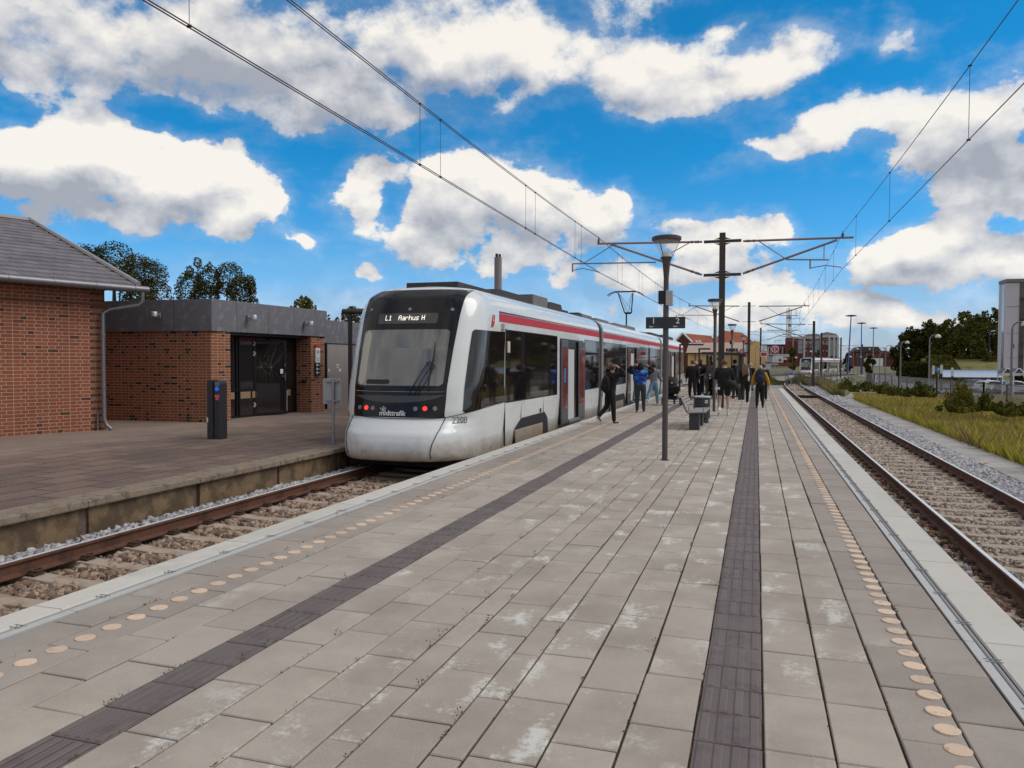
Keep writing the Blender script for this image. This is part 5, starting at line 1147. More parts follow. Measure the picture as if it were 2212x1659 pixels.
# slim dark pole with pale tube beside the big mast
pl = thing('cable_pole', 'slim dark pole with a pale cable pipe beside the big catenary mast', 'pole', (-1.44, 28.6, 0))
mb = MB(); mb.tube([(0, 0, 0), (0, 0, 2.85)], .03, 8); mb.build('pole', dark, pl); mb = MB(); mb.tube([(.045, 0, .3), (.045, 0, 3.4)], .018, 8); mb.build('cable_pipe', galv, pl)

# ------------------------------------------------------------------ bench and bin
bn = thing('bench', 'slatted grey timber bench with steel armrests on two box feet', 'bench', (-1.46, 20.3, 0))
slat = mat('weathered grey timber', (.30, .265, .255), .85, 0, .2, 8, .3, 60, island=.15)
bx = mat('anthracite bench steel', (.045, .047, .050), .5, .3, .1)
def slab_box(mb, c, sx, sy, sz, rot): mb.box(-sx/2, sx/2, -sy/2, sy/2, -sz/2, sz/2, Matrix.Translation(c) @ Matrix.Rotation(rot, 4, 'Y'))
for y0, y1 in ((-.95, -.55), (.35, .75)):
    mb = MB(); mb.box(-.11, .13, y0, y1, 0, .39); mb.build('foot', bx, bn, bevel=.004)
for k in range(5):
    mb = MB(); slab_box(mb, (-.10+.082*k+.02, 0, .425+.004*k), .070, 2.0, .03, -.10); mb.build('seat_slat', slat, bn, bevel=.004)
for k in range(5):
    mb = MB(); slab_box(mb, (-.155-.034*k, 0, .47+.072*k), .022, 2.0, .060, -.42); mb.build('back_slat', slat, bn, bevel=.004)
mb = MB()
for y in (-.98, 0, .98): mb.tube([(.26, y, .40), (-.10, y, .40), (-.17, y, .44), (-.34, y, .80)], .013, 6)
mb.build('seat_frame', bx, bn)
for y in (-.80, .75):
    mb = MB(); mb.tube([(-.13, y, .43), (-.13, y, .62), (.22, y, .62), (.22, y, .42)], .010, 6); mb.build('armrest', bx, bn)
bi = thing('litter_bin', 'dark grey oval litter bin with a pale lid rim and white sticker behind the bench', 'bin', (-1.42, 21.75, 0))
def oval(mb, prof, rx, ry): 
    n = 28; V = []; Fc = []
    for s_, z in prof: V += [(rx*s_*math.cos(2*PI*k/n), ry*s_*math.sin(2*PI*k/n), z) for k in range(n)]
    for i in range(len(prof)-1):
        for k in range(n): a = i*n+k; b = i*n+(k+1) % n; Fc.append((a, b, b+n, a+n))
    Fc.append(tuple(range(n))[::-1]); Fc.append(tuple((len(prof)-1)*n+k for k in range(n))); mb.add(V, Fc)
mb = MB(); oval(mb, [(.80, 0), (.80, .10), (.80, .12), (.97, .14), (.97, .70)], .225, .20); mb.build('body', mat('anthracite bin shell', (.040, .042, .046), .42, .2, .1), bi, smooth=True)
mb = MB(); oval(mb, [(1.0, .70), (1.02, .715), (1.0, .735), (.9, .74)], .235, .21); mb.build('lid', mat('pale bin rim', (.50, .52, .50), .4), bi, smooth=True); mb = MB(); oval(mb, [(.985, .50), (.985, .51)], .225, .20); mb.build('seam', darker, bi)
mb = MB(); mb.box(.04, .12, -.2, -.196, .55, .63, Matrix.Rotation(.25, 4, 'Z')); mb.build('sticker', white, bi)

# ------------------------------------------------------------------ glass shelter on the platform
gs = thing('platform_shelter', 'dark steel and glass waiting shelter on the platform behind the walkers', 'shelter', (-1.35, 35.4, 0))
for x, y, w_ in ((-.75, .0, .05), (.66, .0, .075), (-.75, 3.0, .05), (.66, 3.0, .05)):
    mb = MB(); mb.box(x-w_, x+w_, y-.05, y+.05, 0, 1.98); mb.build('post', dark, gs, bevel=.005)
mb = MB(); mb.prism([(-1.0, 2.03), (-1.0, 2.12), (.62, 2.10), (.90, 2.03), (.90, 1.90), (.60, 1.97)], 'y', -.15, 3.3); mb.build('roof', dark, gs, bevel=.01)
shg = mat('shelter glass', (.85, .9, .9), .02, 0, 0, trans=1.0, ior=1.1)
for y in (.0, 3.0): mb = MB(); mb.box(-.69, .57, y-.006, y+.006, .25, 1.9); mb.build('glass_pane', shg, gs)
mb = MB(); mb.box(-.756, -.744, .06, 2.94, .25, 1.9); mb.build('glass_pane', shg, gs)
dt = MB()
for k in range(6):
    for r in range(2): dt.tube([(-.62+k*.2, -.012, .95+r*.14), (-.62+k*.2, -.008, .95+r*.14)], .035, 8)
dt.build('warning_dot', white, gs)
mb = MB(); mb.box(-.6, .45, .9, 1.3, .42, .46); mb.box(-.55, -.45, .95, 1.25, 0, .42); mb.box(.3, .4, .95, 1.25, 0, .42); mb.build('seat', dark, gs)
# black info boards poles near the far tram end
for (xx, yy, hh, lab) in ((-3.05, 44.0, 2.35, 'thin black pole beside the tram in front of the yellow wall'), (-4.15, 44.5, 2.6, 'black pole next to the rear door of the tram')):
    o = thing('shelter_post', lab, 'post', (xx, yy, 0)); mb = MB(); mb.box(-.045, .045, -.045, .045, 0, hh); mb.build('post', dark, o); mb = MB(); mb.box(-.05, 1.3 if xx < -4 else .6, -.03, .03, hh, hh+.09); mb.build('beam', dark, o)

# ------------------------------------------------------------------ trees
bark = mat('grey brown bark', (.07, .05, .038), .9, 0, .3, 5, .5, 20)
def leafm(name, c, c2): return mat(name, c, 1.0, 0, .0, 1, 0, 1, island=.6, col2=c2, c2scale=.7, c2lo=.42, c2hi=.6, spec=.0)
leaf_d = leafm('dark green foliage', (.046, .046, .012), (.08, .070, .018))
leaf_m = leafm('olive green foliage', (.085, .082, .020), (.13, .112, .026))
leaf_l = leafm('fresh green foliage', (.105, .115, .025), (.15, .14, .03))
def tree(loc, h, rx, ry, z0, n, size, lm, label, name='tree', group=None, lumps=14, top=1.0, seed=0, holes=.0):
    r_ = random.Random(seed); o = thing(name, label, 'tree', loc, 0, group)
    cs, rs = [], []; zc = (z0+h)/2; rz = (h-z0)/2
    for k in range(lumps):
        th = r_.uniform(0, 2*PI); u = r_.uniform(-.95, .85); q = math.sqrt(max(1-u*u, 0))*r_.uniform(.45, .85)
        cs.append((rx*q*math.cos(th)*(1-.25*max(u, 0)), ry*q*math.sin(th), zc+rz*u*.88)); f = r_.uniform(.22, .40); rs.append((rx*f, ry*f, rz*f*r_.uniform(.7, 1.0)))
    for k in range(int(lumps*.9)):
        th = r_.uniform(0, 2*PI); u = r_.uniform(-.8, 1.0); q = math.sqrt(max(1-u*u, 0)); cs.append((rx*q*.93*math.cos(th), ry*q*.93*math.sin(th), zc+rz*u)); f = r_.uniform(.08, .17); rs.append((rx*f, ry*f, rz*f))
    crown = leaves('crown', clump_points(cs, rs, n), size, lm, o)
    mb = MB(); mb.tube([(0, 0, -.3), (rx*.03, 0, z0*.6), (0, 0, zc), (0, 0, h*.85)], [h*.028, h*.022, h*.014, h*.004], 9)
    for k in range(9):
        c = cs[k]; mb.tube([(0, 0, z0*.7+(zc-z0)*.1*k), (c[0]*.5, c[1]*.5, (c[2]+z0)*.5), c], [h*.011, h*.007, h*.003], 6)
    mb.build('trunk', bark, o); return o
def treepx(x0, x1, ytop, Y, zb, n, size, lm, label, z0f=.35, ry=None, **k):
    a, b, t = atY(x0, ytop, Y), atY(x1, ytop, Y), atY((x0+x1)/2, ytop, Y); rx = (b.x-a.x)/2
    h = t.z - zb; return tree(((a.x+b.x)/2, Y, zb), h, rx, ry or rx*.85, h*z0f, n, size, lm, label, **k)
treepx(150, 345, 530, 38, -.6, 26000, .125, leaf_d, 'dark broad tree partly behind the slate roof of the station house', .22, seed=3, lumps=18)
treepx(397, 545, 552, 38, -.6, 24000, .115, leaf_d, 'dark rounded tree rising behind the grey fascia of the waiting room', .25, seed=5, lumps=16)
treepx(627, 686, 640, 34, -.6, 3000, .13, leaf_l, 'small fresh green treetop above the waiting room roof', .5, seed=8)
treepx(735, 800, 652, 40, -.6, 4500, .14, leaf_m, 'ragged green treetop behind the service cabin beside the tram', .4, seed=9)
treepx(700, 745, 678, 44, -.6, 2500, .14, leaf_d, 'low dark treetop behind the service cabin roof', .4, seed=10)
gr = 'trees behind the car park'
for i, (x0, x1, yt, Y, lm, sd, lab) in enumerate([(1937, 2000, 712, 150, leaf_d, 21, 'leftmost dark tree of the row behind the car park'), (1985, 2045, 702, 146, leaf_d, 22, 'second tree from the left behind the car park, with a ragged top'), (2020, 2085, 696, 142, leaf_m, 23, 'olive tree in the middle of the row behind the car park'), (2062, 2128, 676, 138, leaf_m, 24, 'tall bushy olive tree behind the silver parking shelter roof'), (2105, 2172, 672, 136, leaf_m, 25, 'tallest bushy tree right beside the grey stair tower'), (2150, 2235, 690, 140, leaf_d, 26, 'rightmost tree, mostly hidden behind the grey stair tower')]):
    treepx(x0-12, x1+12, yt-4, Y, -2.6, 15000, .36, lm, lab, .02, group=gr, seed=sd, lumps=30)
treepx(1700, 1723, 752, 250, -2, 3500, .5, leaf_m, 'small dark tree left of the distant tram in front of the brick block', .15, seed=31)
treepx(1759, 1772, 757, 250, -2, 1200, .5, leaf_m, 'little tree behind the distant tram roof', .3, seed=32)
treepx(1821, 1852, 762, 240, -2, 4000, .5, leaf_d, 'dark low tree group left of the red brick house', .1, seed=33)
treepx(1868, 1893, 770, 215, -2, 3000, .45, leaf_d, 'dark shrub tree in front of the red brick house', .1, seed=34)
# hedge bank under the row
o = thing('hedge', 'black looking clipped hedge below the trees behind the car park', 'hedge', (0, 0, 0)); a, b = atY(1947, 780, 132), atY(2018, 780, 132)
N = 9000; pts = np.stack([rng.uniform(a.x, b.x, N), 132+rng.uniform(0, 2, N), rng.uniform(-2.8, 1.75, N)], 1); leaves('foliage', pts, .3, leaf_d, o); mb = MB(); mb.box(a.x+.3, b.x-.3, 132.4, 133.6, -2.8, 1.4); mb.build('stems', mat('dark hedge twigs', (.02, .017, .01), .9), o)  # dark solid block fills the hedge behind the leaves
o = thing('bank', 'rough grassy bank with low scrub behind the parking shelter', 'bank', (0, 0, 0)); a, b = atY(2020, 780, 128), atY(2180, 780, 128)
mb = MB(); mb.prism([(0, -3), (5, -.8), (9, 1.2), (14, 2.2), (16, 2.3), (22, -3)], 'x', a.x, b.x); q = mb.build('slope', mat('dry grass bank', (.17, .145, .035), .95, 0, .35, 1.2, .5, 6, col2=(.10, .085, .025), c2scale=.4), o); q.location = (0, 122, 0)
N = 16000; tt = rng.random(N); pts = np.stack([rng.uniform(a.x, b.x-6, N), 126+tt*9, -.9+tt*3.1+rng.uniform(0, .6, N)], 1); leaves('scrub', pts, .32, leaf_m, o)

# bushes along the fence
bushm = leafm('rose bush foliage', (.075, .085, .018), (.14, .13, .026)); bushl = leafm('yellowish bush foliage', (.19, .155, .028), (.13, .12, .028))
flower = mat('white rose flower', (.75, .72, .66), .6, 0, 0)
def bush(p, rx, ry, h, n, lm, label, fl=0, size=.075):
    o = thing('bush', label, 'bush', p, 0, 'bushes along the verge fence'); cs, rs = [], []
    for k in range(13): a = random.uniform(0, 2*PI); q = random.uniform(.0, 1.0); cs.append((rx*q*math.cos(a), ry*q*math.sin(a), h*random.uniform(.10, .62)*(1.1-q*.75))); f = random.uniform(.22, .42); rs.append((rx*f, ry*f, h*f*.75))
    for k in range(26): a = random.uniform(0, 2*PI); q = random.uniform(.2, 1.15); cs.append((rx*q*math.cos(a), ry*q*math.sin(a), h*random.uniform(.5, 1.0)*(1.12-q*.62))); f = random.uniform(.05, .13); rs.append((rx*f, ry*f, h*f*1.3))
    P_ = clump_points(cs, rs, n); P_[:, 2] = np.abs(P_[:, 2]); leaves('foliage', P_, size, lm, o)
    mb = MB()
    for c in cs[:7]: mb.tube([(c[0]*.2, c[1]*.2, 0), c], [.012, .004], 5)
    mb.build('stem', bark, o)
    if fl: leaves('flowers', clump_points(cs, [tuple(v*1.08 for v in r) for r in rs], fl), .085, flower, o)
for x0, x1, yt, yb, Y, n, lm_, fl, lab in ((1815, 1852, 811, 837, 46, 3600, bushm, 4, 'leftmost low rose bush where the path meets the verge'), (1846, 1890, 820, 842, 43, 4200, bushm, 10, 'low rose bush right of the leftmost one, with white flowers'),
    (1884, 1932, 821, 846, 42, 4200, bushm, 9, 'middle dark rose bush with pale flowers at the fence'), (1926, 1958, 830, 850, 40, 2400, bushm, 8, 'small low bush left of the broad dark bush'), (1960, 2022, 822, 852, 39, 6000, bushm, 12, 'broad dark bush in the middle of the verge'),
    (2046, 2096, 811, 872, 34, 6500, bushl, 5, 'tallest yellowish bush, standing in front of the dark parked car'), (2034, 2090, 856, 884, 31, 3600, bushm, 5, 'dark bush at the foot of the tallest yellowish bush'), (2104, 2150, 844, 882, 32, 4600, bushm, 8, 'dark bush in front of the white hatchback'), (2146, 2224, 862, 892, 31, 5000, bushm, 7, 'rightmost dark bush at the edge of the picture')):
    p, q, t_ = atY(x0, yb, Y), atY(x1, yb, Y), atY(x0, yt, Y); rx = (q.x-p.x)/2; bush(((p.x+q.x)/2, Y, p.z-.1), rx*1.25, max(rx*.9, .6), (t_.z-p.z+.1)*1.02, n, lm_, lab, fl, .06)

# ------------------------------------------------------------------ fences
fm = mat('galvanised fence wire', (.17, .155, .16), .5, .5, .1, 4)
def fence(name, pts, h, step, bars, label, panel_=False, r=.04):
    o = thing(name, label, 'fence', pts[0]); O = Vector(pts[0])
    for a, b in zip(pts[:-1], pts[1:]):
        a, b = Vector(a)-O, Vector(b)-O; L = (b-a).length; n = max(1, int(L/step))
        for k in range(n+1):
            p = a+(b-a)*k/n; mb = MB(); mb.box(p.x-r, p.x+r, p.y-r, p.y+r, p.z, p.z+h+.04); mb.build('post', fm, o)
        mb = MB()
        for z in (h, .08): mb.tube([a+Vector((0, 0, z)), b+Vector((0, 0, z))], .018, 4)
        if panel_:
            m_ = int(L/bars)
            for k in range(m_): p = a+(b-a)*k/m_; mb.tube([p+Vector((0, 0, .08)), p+Vector((0, 0, h))], .010, 4)
        else:
            m_ = int(L/bars)
            for k in range(m_):
                p = a+(b-a)*k/m_; q = a+(b-a)*(k+h*.9/bars)/m_; q2 = a+(b-a)*(k-h*.9/bars)/m_
                mb.tube([p, q+Vector((0, 0, h))], .0065, 3); mb.tube([p, q2+Vector((0, 0, h))], .0065, 3)
        mb.build('fence_panel' if panel_ else 'wire_mesh', fm, o)
    return o
fence('chain_link_fence', [(14.6, 29, -.75), (11.8, 36, -.65), (10.9, 44, -.6), (10.4, 52, -.6), (9.9, 62, -.6), (9.6, 72, -.6), (10.4, 84, -.6)], 1.25, 2.4, .11, 'grey chain link fence running along the back of the verge')
fence('panel_fence', [(-4.2, 73.5, -.55), (-1.2, 74.2, -.55), (2.6, 75.5, -.55)], 1.2, 1.6, .14, 'galvanised panel fence crossing behind the platform end, left of the rails', True)
fence('panel_fence', [(4.9, 77, -.6), (7.4, 80, -.6)], 1.15, .9, .12, 'galvanised panel fence right of the brown mast beyond the bend', True)
fence('panel_fence', [(2.8, 76, -.55), (4.7, 76.6, -.6)], 1.35, .9, .13, 'short stretch of panel fence in front of the distant tram front', True)
_n = 9000; _y = rng.uniform(84, 95, _n); _x = rng.uniform(-3, 7.5, _n)
tag(leaves('scrub', np.stack([_x, _y, -.7+rng.random(_n)**1.6*1.0*(0.6+.4*np.sin(_x*1.7))], 1), .16, leaf_m), 'dark green scrub behind the panel fence beyond the platform end', 'scrub', kind='stuff')
# ------------------------------------------------------------------ signs beyond the platform
def signpost(name, p, h, parts_, label, cat='sign'):
    o = thing(name, label, cat, p); mb = MB(); mb.tube([(0, 0, 0), (0, 0, h)], .035, 8); mb.build('pole', galv, o)
    for nm, x0, x1, z0, z1, m_, y in parts_:
        mb = MB(); mb.box(x0, x1, y-.01, y, z0, z1); q = mb.build(nm, m_, o)
    return o
def track_sign(pxx, Y, lab):
    p = atY(pxx, 800, Y); zt = atY(pxx, 763, Y).z+.7; s = Y/60.0
    o = signpost('track_sign', (p.x, Y, -.6), zt+.6, [], lab)
    for nm, m_, z0, z1, x in (('sign_plate', white, zt-.42*s, zt, .21*s), ('sign_frame', blk, zt-.44*s, zt+.02*s, .23*s), ('sign_plate', white, zt-.82*s, zt-.47*s, .24*s), ('red_field', red, zt-.77*s, zt-.52*s, .20*s)):
        y = {'sign_plate': -.05, 'sign_frame': -.045, 'red_field': -.055}[nm]; mb = MB(); mb.box(-x, x, y-.01, y, z0+.6, z1+.6); mb.build(nm, m_, o)
    mb = MB(); zc = zt-.21*s+.6
    mb.tube([(-.15*s, -.064, zc-.15*s), (.15*s, -.064, zc+.15*s)], .012*s, 5); mb.tube([(0, -.062, zc+.13*s), (0, -.066, zc+.13*s)], .035*s, 10); mb.tube([(0, -.062, zc-.13*s), (0, -.066, zc-.13*s)], .035*s, 10); mb.build('symbol', blk, o)
    return o
track_sign(1649.5, 74, 'white and red track sign in front of the yellow gable, right of the thin mast'); track_sign(1612, 66, 'white and red track sign partly hidden by the second catenary mast')
blue = mat('blue sign field', (.02, .12, .42), .4)
for pxx, Y, lab in ((1618.5, 73.2, 'small blue and white warning sign on the fence behind the walker in yellow'), (1639, 73.4, 'small blue and white warning sign on the fence beside the bending track')):
    p = atY(pxx+15 if Y > 73.3 else pxx-10, 790, Y)
p = atY(1636, 789, 73.3); signpost('warning_sign', (p.x-.75, 73.2, -.55), 1.15, [('sign_plate', -.2, .2, .75, 1.25, white, -.05), ('blue_field', -.17, .17, .98, 1.22, blue, -.06)], 'small blue and white sign on the fence, left one behind the yellow jacket')
p = atY(1709, 792, 76); signpost('warning_sign', (p.x, 75.8, -.55), 1.2, [('sign_plate', -.2, .2, .80, 1.3, white, -.05), ('blue_field', -.17, .17, 1.03, 1.27, blue, -.06)], 'small blue and white sign on the fence left of the distant tram')
o = signpost('round_sign', atY(1674, 790, 110).to_tuple()[:2] + (-.6,), 4.6, [('sign_plate', -.55, .55, 3.5, 4.5, red, -.05)], 'dark red square sign with a white ring near the white sheds'); mb = MB(); mb.tube([(.42*math.cos(2*PI*k/20), -.065, 4.0+.42*math.sin(2*PI*k/20)) for k in range(21)], .06, 5); mb.tube([(-.1, -.065, 3.72), (-.1, -.065, 4.28)], .05, 5); mb.tube([(.2, -.065, 4.28), (-.1, -.065, 4.0), (.2, -.065, 3.72)], .05, 5); mb.build('symbol', white, o)

# ------------------------------------------------------------------ buildings in the distance
def gable_house(name, x0, x1, Y, D, ze, zr, zb, wm, rm, label, extra=None):
    o = thing(name, label, 'building', (x0, Y, zb)); mb = MB(); mb.box(0, x1-x0, 0, D, 0, ze-zb); mb.build('wall', wm, o)
    mb = MB(); L = x1-x0; mb.add([(-.3, -.4, ze-zb-.1), (L+.3, -.4, ze-zb-.1), (L+.3, D/2, zr-zb), (-.3, D/2, zr-zb), (-.3, D+.4, ze-zb-.1), (L+.3, D+.4, ze-zb-.1)], [(0,1,2,3),(3,2,5,4),(0,3,4),(1,5,2),(0,4,5,1)]); r_ = mb.build('roof', rm, o); return o, r_
yel = mat('ochre yellow render', (.70, .43, .17), .9, 0, .08, .6); etern = mat('pinkish corrugated roof', (.40, .29, .235), .85, 0, .1, .5, .3, 20)
a, b = atY(1486, 763, 130), atY(1597, 763, 130)
ye, yr = gable_house('yellow_shed', a.x, b.x+.4, 130, 11, 3.15, 4.95, -1.2, yel, etern, 'long low yellow shed with a pinkish corrugated roof behind the platform end')
g_ = MB(); c = atY(1597, 763, 130); ap = atY(1635.5, 737.5, 130); er = atY(1657.5, 754, 130); dr_ = atY(1597, 763, 130)
g_.prism([(c.x, -1.2), (c.x, 3.15), (ap.x-.3, ap.z), (ap.x+.2, ap.z), (er.x, er.z), (er.x, -1.2)], 'y', 128.6, 141); g_.build('gable_wall', yel, ye).location = -ye.location
mb = MB(); mb.prism([(c.x-.5, 3.2), (c.x-.2, 3.0), (c.x, 3.16), (ap.x-.3, ap.z+.02), (ap.x-.3, ap.z+.16)], 'y', 128.5, 141); mb.build('gable_roof', etern, yr).location = -ye.location
for x0, x1, z0, z1, m_, nm in ((1545, 1560, 777, 773, blk, 'door_canopy'), (1495, 1501, 768, 772, mat('yellow hydrant plate', (.65, .33, .03), .5), 'sign'), (1545, 1556, 791, 779, mat('pale door', (.60, .45, .28), .7), 'door')):
    p, q = atY(x0, max(z0, z1), 129.9), atY(x1, min(z0, z1), 129.9); mb = MB(); mb.box(p.x, q.x, 129.85, 129.95, p.z, q.z); mb.build(nm, m_, ye).location = -ye.location
mb = MB(); mb.box(-.2, b.x-a.x, -.6, -.35, 4.18, 4.36); mb.build('gutter', blk, ye)
mb = MB(); mb.tube([atY(1502, 764, 129.8)+ye.location*0, atY(1502, 795, 129.8)], .08, 6); mb.build('downpipe', mat('brown downpipe', (.14, .07, .03), .6), ye).location = -ye.location
rtile = mat('orange red roof tiles', (.30, .075, .030), .85, 0, .15, .8, .4, 25, col2=(.22, .055, .028), c2scale=.5); dbr = mat('dark red brick', (.13, .042, .03), .9, 0, .2, 1.5)
def roofhouse(name, pts_roof, Y, D, zb, label, wallx):
    o = thing(name, label, 'building', (0, Y, 0)); mb = MB(); mb.box(wallx[0], wallx[1], .4, D, zb, wallx[2]); mb.build('wall', dbr, o)
    mb = MB(); n = len(pts_roof); mb.add([(p[0], 0 if p[2] == 0 else D*.5, p[1]) for p in pts_roof], [tuple(range(n))]); bk_ = [(p[0], D if p[2] == 0 else D*.5, p[1]) for p in pts_roof]; mb.add(bk_, [tuple(range(n))[::-1]]); return o, mb.build('roof', rtile, o)
def pz(x, y, Y, k=0): p = atY(x, y, Y); return (p.x, p.z, k)
Yh = 170
o1, r1 = roofhouse('red_roofed_house', [pz(1497, 740, Yh), pz(1474.5, 718.5, Yh, 1), pz(1534, 724, Yh, 1), pz(1541, 740, Yh)], Yh, 9, -1, 'left house with orange red roof and white gable edge behind the yellow shed', (atY(1463, 735, Yh).x, atY(1541, 735, Yh).x, atY(1500, 741, Yh).z))
mb = MB(); P_ = [pz(1460, 735, Yh), pz(1474.5, 719.5, Yh), pz(1498, 741, Yh), pz(1460, 741, Yh)]; mb.prism([(p[0], p[1]) for p in P_], 'y', 1, 1.6); mb.build('gable', dbr, o1)
mb = MB()
for a_, b_ in (((1459.5, 735), (1474.5, 718.5)), ((1474.5, 718.5), (1498, 742))): p, q = atY(*a_, Yh), atY(*b_, Yh); mb.tube([(p.x, .6, p.z), (q.x, .6, q.z)], .22, 5)
mb.build('verge_board', white, o1)
mb = MB()
for x in (1501, 1508): p, q = atY(x, 734.5, Yh), atY(x+5, 740, Yh); mb.add([(p.x, .2, p.z), (p.x+.35, .2, p.z), (q.x+.35, -.25, q.z), (q.x, -.25, q.z)], [(0, 1, 2, 3)])
mb.build('skylight', mat('skylight glass', (.6, .6, .6), .2), r1)
o2, r2 = roofhouse('red_roofed_house', [pz(1532, 742, Yh-3), pz(1562, 712, Yh-3, 1), pz(1603, 717, Yh-3, 1), pz(1630, 741, Yh-3)], Yh-3, 10, -1, 'larger house with a hipped orange red roof behind the yellow shed, right one', (atY(1536, 735, Yh).x, atY(1628, 735, Yh).x, atY(1500, 741, Yh).z))
# red brick block with white bands, lattice mast, low wing, white sheds
rb1 = mat('brick block facade', (.165, .048, .040), .9, 0, .12, .3); band = mat('white facade band', (.52, .50, .47), .8, 0, .05); wing = mat('window glass far', (.28, .31, .34), .2, 0, .2, .5)
Yb = 350
blo = thing('brick_block', 'red brick block with white bands, tall windows and a grey roof storey', 'building', (0, Yb, -2))
def fb(x0, x1, yt, yb, m_, nm, par, y0=0.0, y1=None, Y=Yb, D=14):
    p, q = atY(x0, yt, Y), atY(x1, yb, Y); zb = par.location.z if par.parent is None else blo.location.z
    mb = MB(); mb.box(p.x-par_x(par), q.x-par_x(par), y0, D if y1 is None else y1, q.z-zb, p.z-zb); return mb.build(nm, m_, par)
def par_x(par):
    while par.parent: par = par.parent
    return par.location.x
fb(1712, 1774, 731, 792, rb1, 'wall', blo); fb(1773, 1809.5, 728, 792, rb1, 'wall', blo, -1.2)
fb(1711.5, 1774, 727, 731.5, band, 'cornice', blo, -.4); fb(1773, 1810, 724.5, 729, band, 'cornice', blo, -1.6)
for x in (1712, 1735.5, 1754, 1771.5, 1789, 1799.5, 1807.5): fb(x, x+(3.2 if x != 1712 else 1.6), 729, 792, band, 'pilaster', blo, -1.9 if x > 1770 else -.5, 0)
for x0, x1, ys in ((1724, 1733, ((736, 744), (746, 755), (757, 763))), (1740, 1742.5, ((738, 744), (748, 750), (757, 759))), (1750, 1752, ((738, 744), (748, 750), (757, 759))), (1760, 1770, ((736, 744), (746, 755), (757, 763))), (1777, 1779, ((737, 744), (757, 759))), (1785, 1787, ((737, 744), (757, 759))), (1794, 1798, ((735, 768),)), (1803, 1806.5, ((735, 768),))):
    for y0, y1 in ys:
        w = fb(x0-.5, x1+.5, y0-.5, y1+.5, band, 'window', blo, -1.4 if x0 > 1773 else -.2, 0); fb(x0, x1, y0, y1, wing, 'pane', w, -1.5 if x0 > 1773 else -.3, 0)
mb = MB(); 
for pts_ in ([(1737, 727), (1745, 721.5), (1768, 721), (1773, 727)], [(1773, 724.5), (1776, 719.5), (1786, 716.8), (1808, 721), (1808, 725)]): mb.prism([(atY(x, y, Yb).x, atY(x, y, Yb).z+2) for x, y in pts_], 'y', 1, 12)
mb.build('roof_storey', mat('grey roof storey', (.20, .20, .215), .5), blo)
tow = thing('stair_tower_block', 'windowless red brick tower block below the lattice mast', 'building', (0, Yb-3, -2)); fb(1698, 1711.5, 729, 792, mat('deep red brick', (.15, .032, .026), .9, 0, .1, .3), 'wall', tow, Y=Yb-3, D=10)
lat = thing('lattice_mast', 'white and grey lattice mast with antennas on the brick tower block', 'mast', (0, Yb, 0)); mb = MB()
pL, pR = atY(1699.5, 668, Yb), atY(1709.5, 668, Yb); zb_ = atY(1700, 729, Yb).z; lm_ = mat('pale lattice steel', (.45, .43, .42), .5, .3)
for x in (pL.x, pL.x+.7, pR.x-.7, pR.x): mb.tube([(x, 0, zb_), (x, 0, pL.z+ (.6 if x in (pL.x+.7, pR.x-.7) else 0))], .13, 5)
k = 0; z = zb_
while z < pL.z-.9: mb.tube([(pL.x, 0, z), (pR.x, 0, z+.9)], .06, 4); mb.tube([(pR.x, 0, z), (pL.x, 0, z+.9)], .06, 4); z += 1.1
mb.build('lattice', lm_, lat); mb = MB(); q = atY(1704.5, 686, Yb); mb.box(pL.x, pR.x, -.5, .5, q.z-.5, q.z+.5); mb.build('antenna_box', galv, lat); mb = MB(); q = atY(1706, 703, Yb); mb.box(q.x-.5, q.x+.5, -.6, .1, q.z-.6, q.z+.5); mb.build('orange_box', mat('orange equipment', (.6, .2, .05), .6), lat)
lw = thing('low_wing', 'low wing with white pilasters and a glazed top storey left of the tower block', 'building', (0, Yb+4, -2))
fb(1646, 1699, 752, 792, rb1, 'wall', lw, Y=Yb+4); fb(1646, 1699, 746.5, 752, mat('grey glazed storey', (.27, .28, .30), .3), 'top_storey', lw, .5, Y=Yb+4); fb(1646, 1698, 744, 746.8, mat('dark flat roof', (.05, .04, .045), .8), 'roof', lw, -.3, Y=Yb+4)
for x in (1658, 1664, 1680, 1689): fb(x, x+2.4, 750, 792, band, 'pilaster', lw, -.5, 0, Y=Yb+4)
for nm, lab, pp in (('white_shed', 'white flat roofed shed with small dark windows behind the fence', ((1670, 1692, 769.5, 786, white), (1683, 1687, 775.5, 780, blk))), ('grey_shed', 'pale grey shed with a curved roof left of the white shed', ((1657, 1671, 764.5, 786, mat('pale grey cladding', (.40, .38, .37), .8)), (1661, 1671, 767.5, 769, blk))), ('grey_shed', 'long light shed with a bowed roof behind the white shed', ((1670, 1705, 765, 771, mat('light roof', (.50, .49, .46), .7)), (1690, 1700, 773, 777, white)))):
    o = thing(nm, lab, 'building', (0, 195 if nm == 'white_shed' else (205 if 'left' in lab else 212), -2)); Yq = o.location.y
    for j, (x0, x1, y0, y1, m_) in enumerate(pp): fb(x0, x1, y0, y1, m_, 'wall' if j == 0 else 'window', o, -.2*j, 6-5.5*j, Y=Yq)
o = thing('brick_wall', 'low red brown wall behind the panel fence', 'wall', (0, 160, -2)); fb(1655, 1712, 783, 792, mat('red brown wall', (.17, .07, .045), .9, 0, .2, 1), 'wall', o, Y=160, D=.4)
o = thing('bus', 'parked bus with a dark orange lit destination panel behind the fence', 'bus', (0, 120, -2))
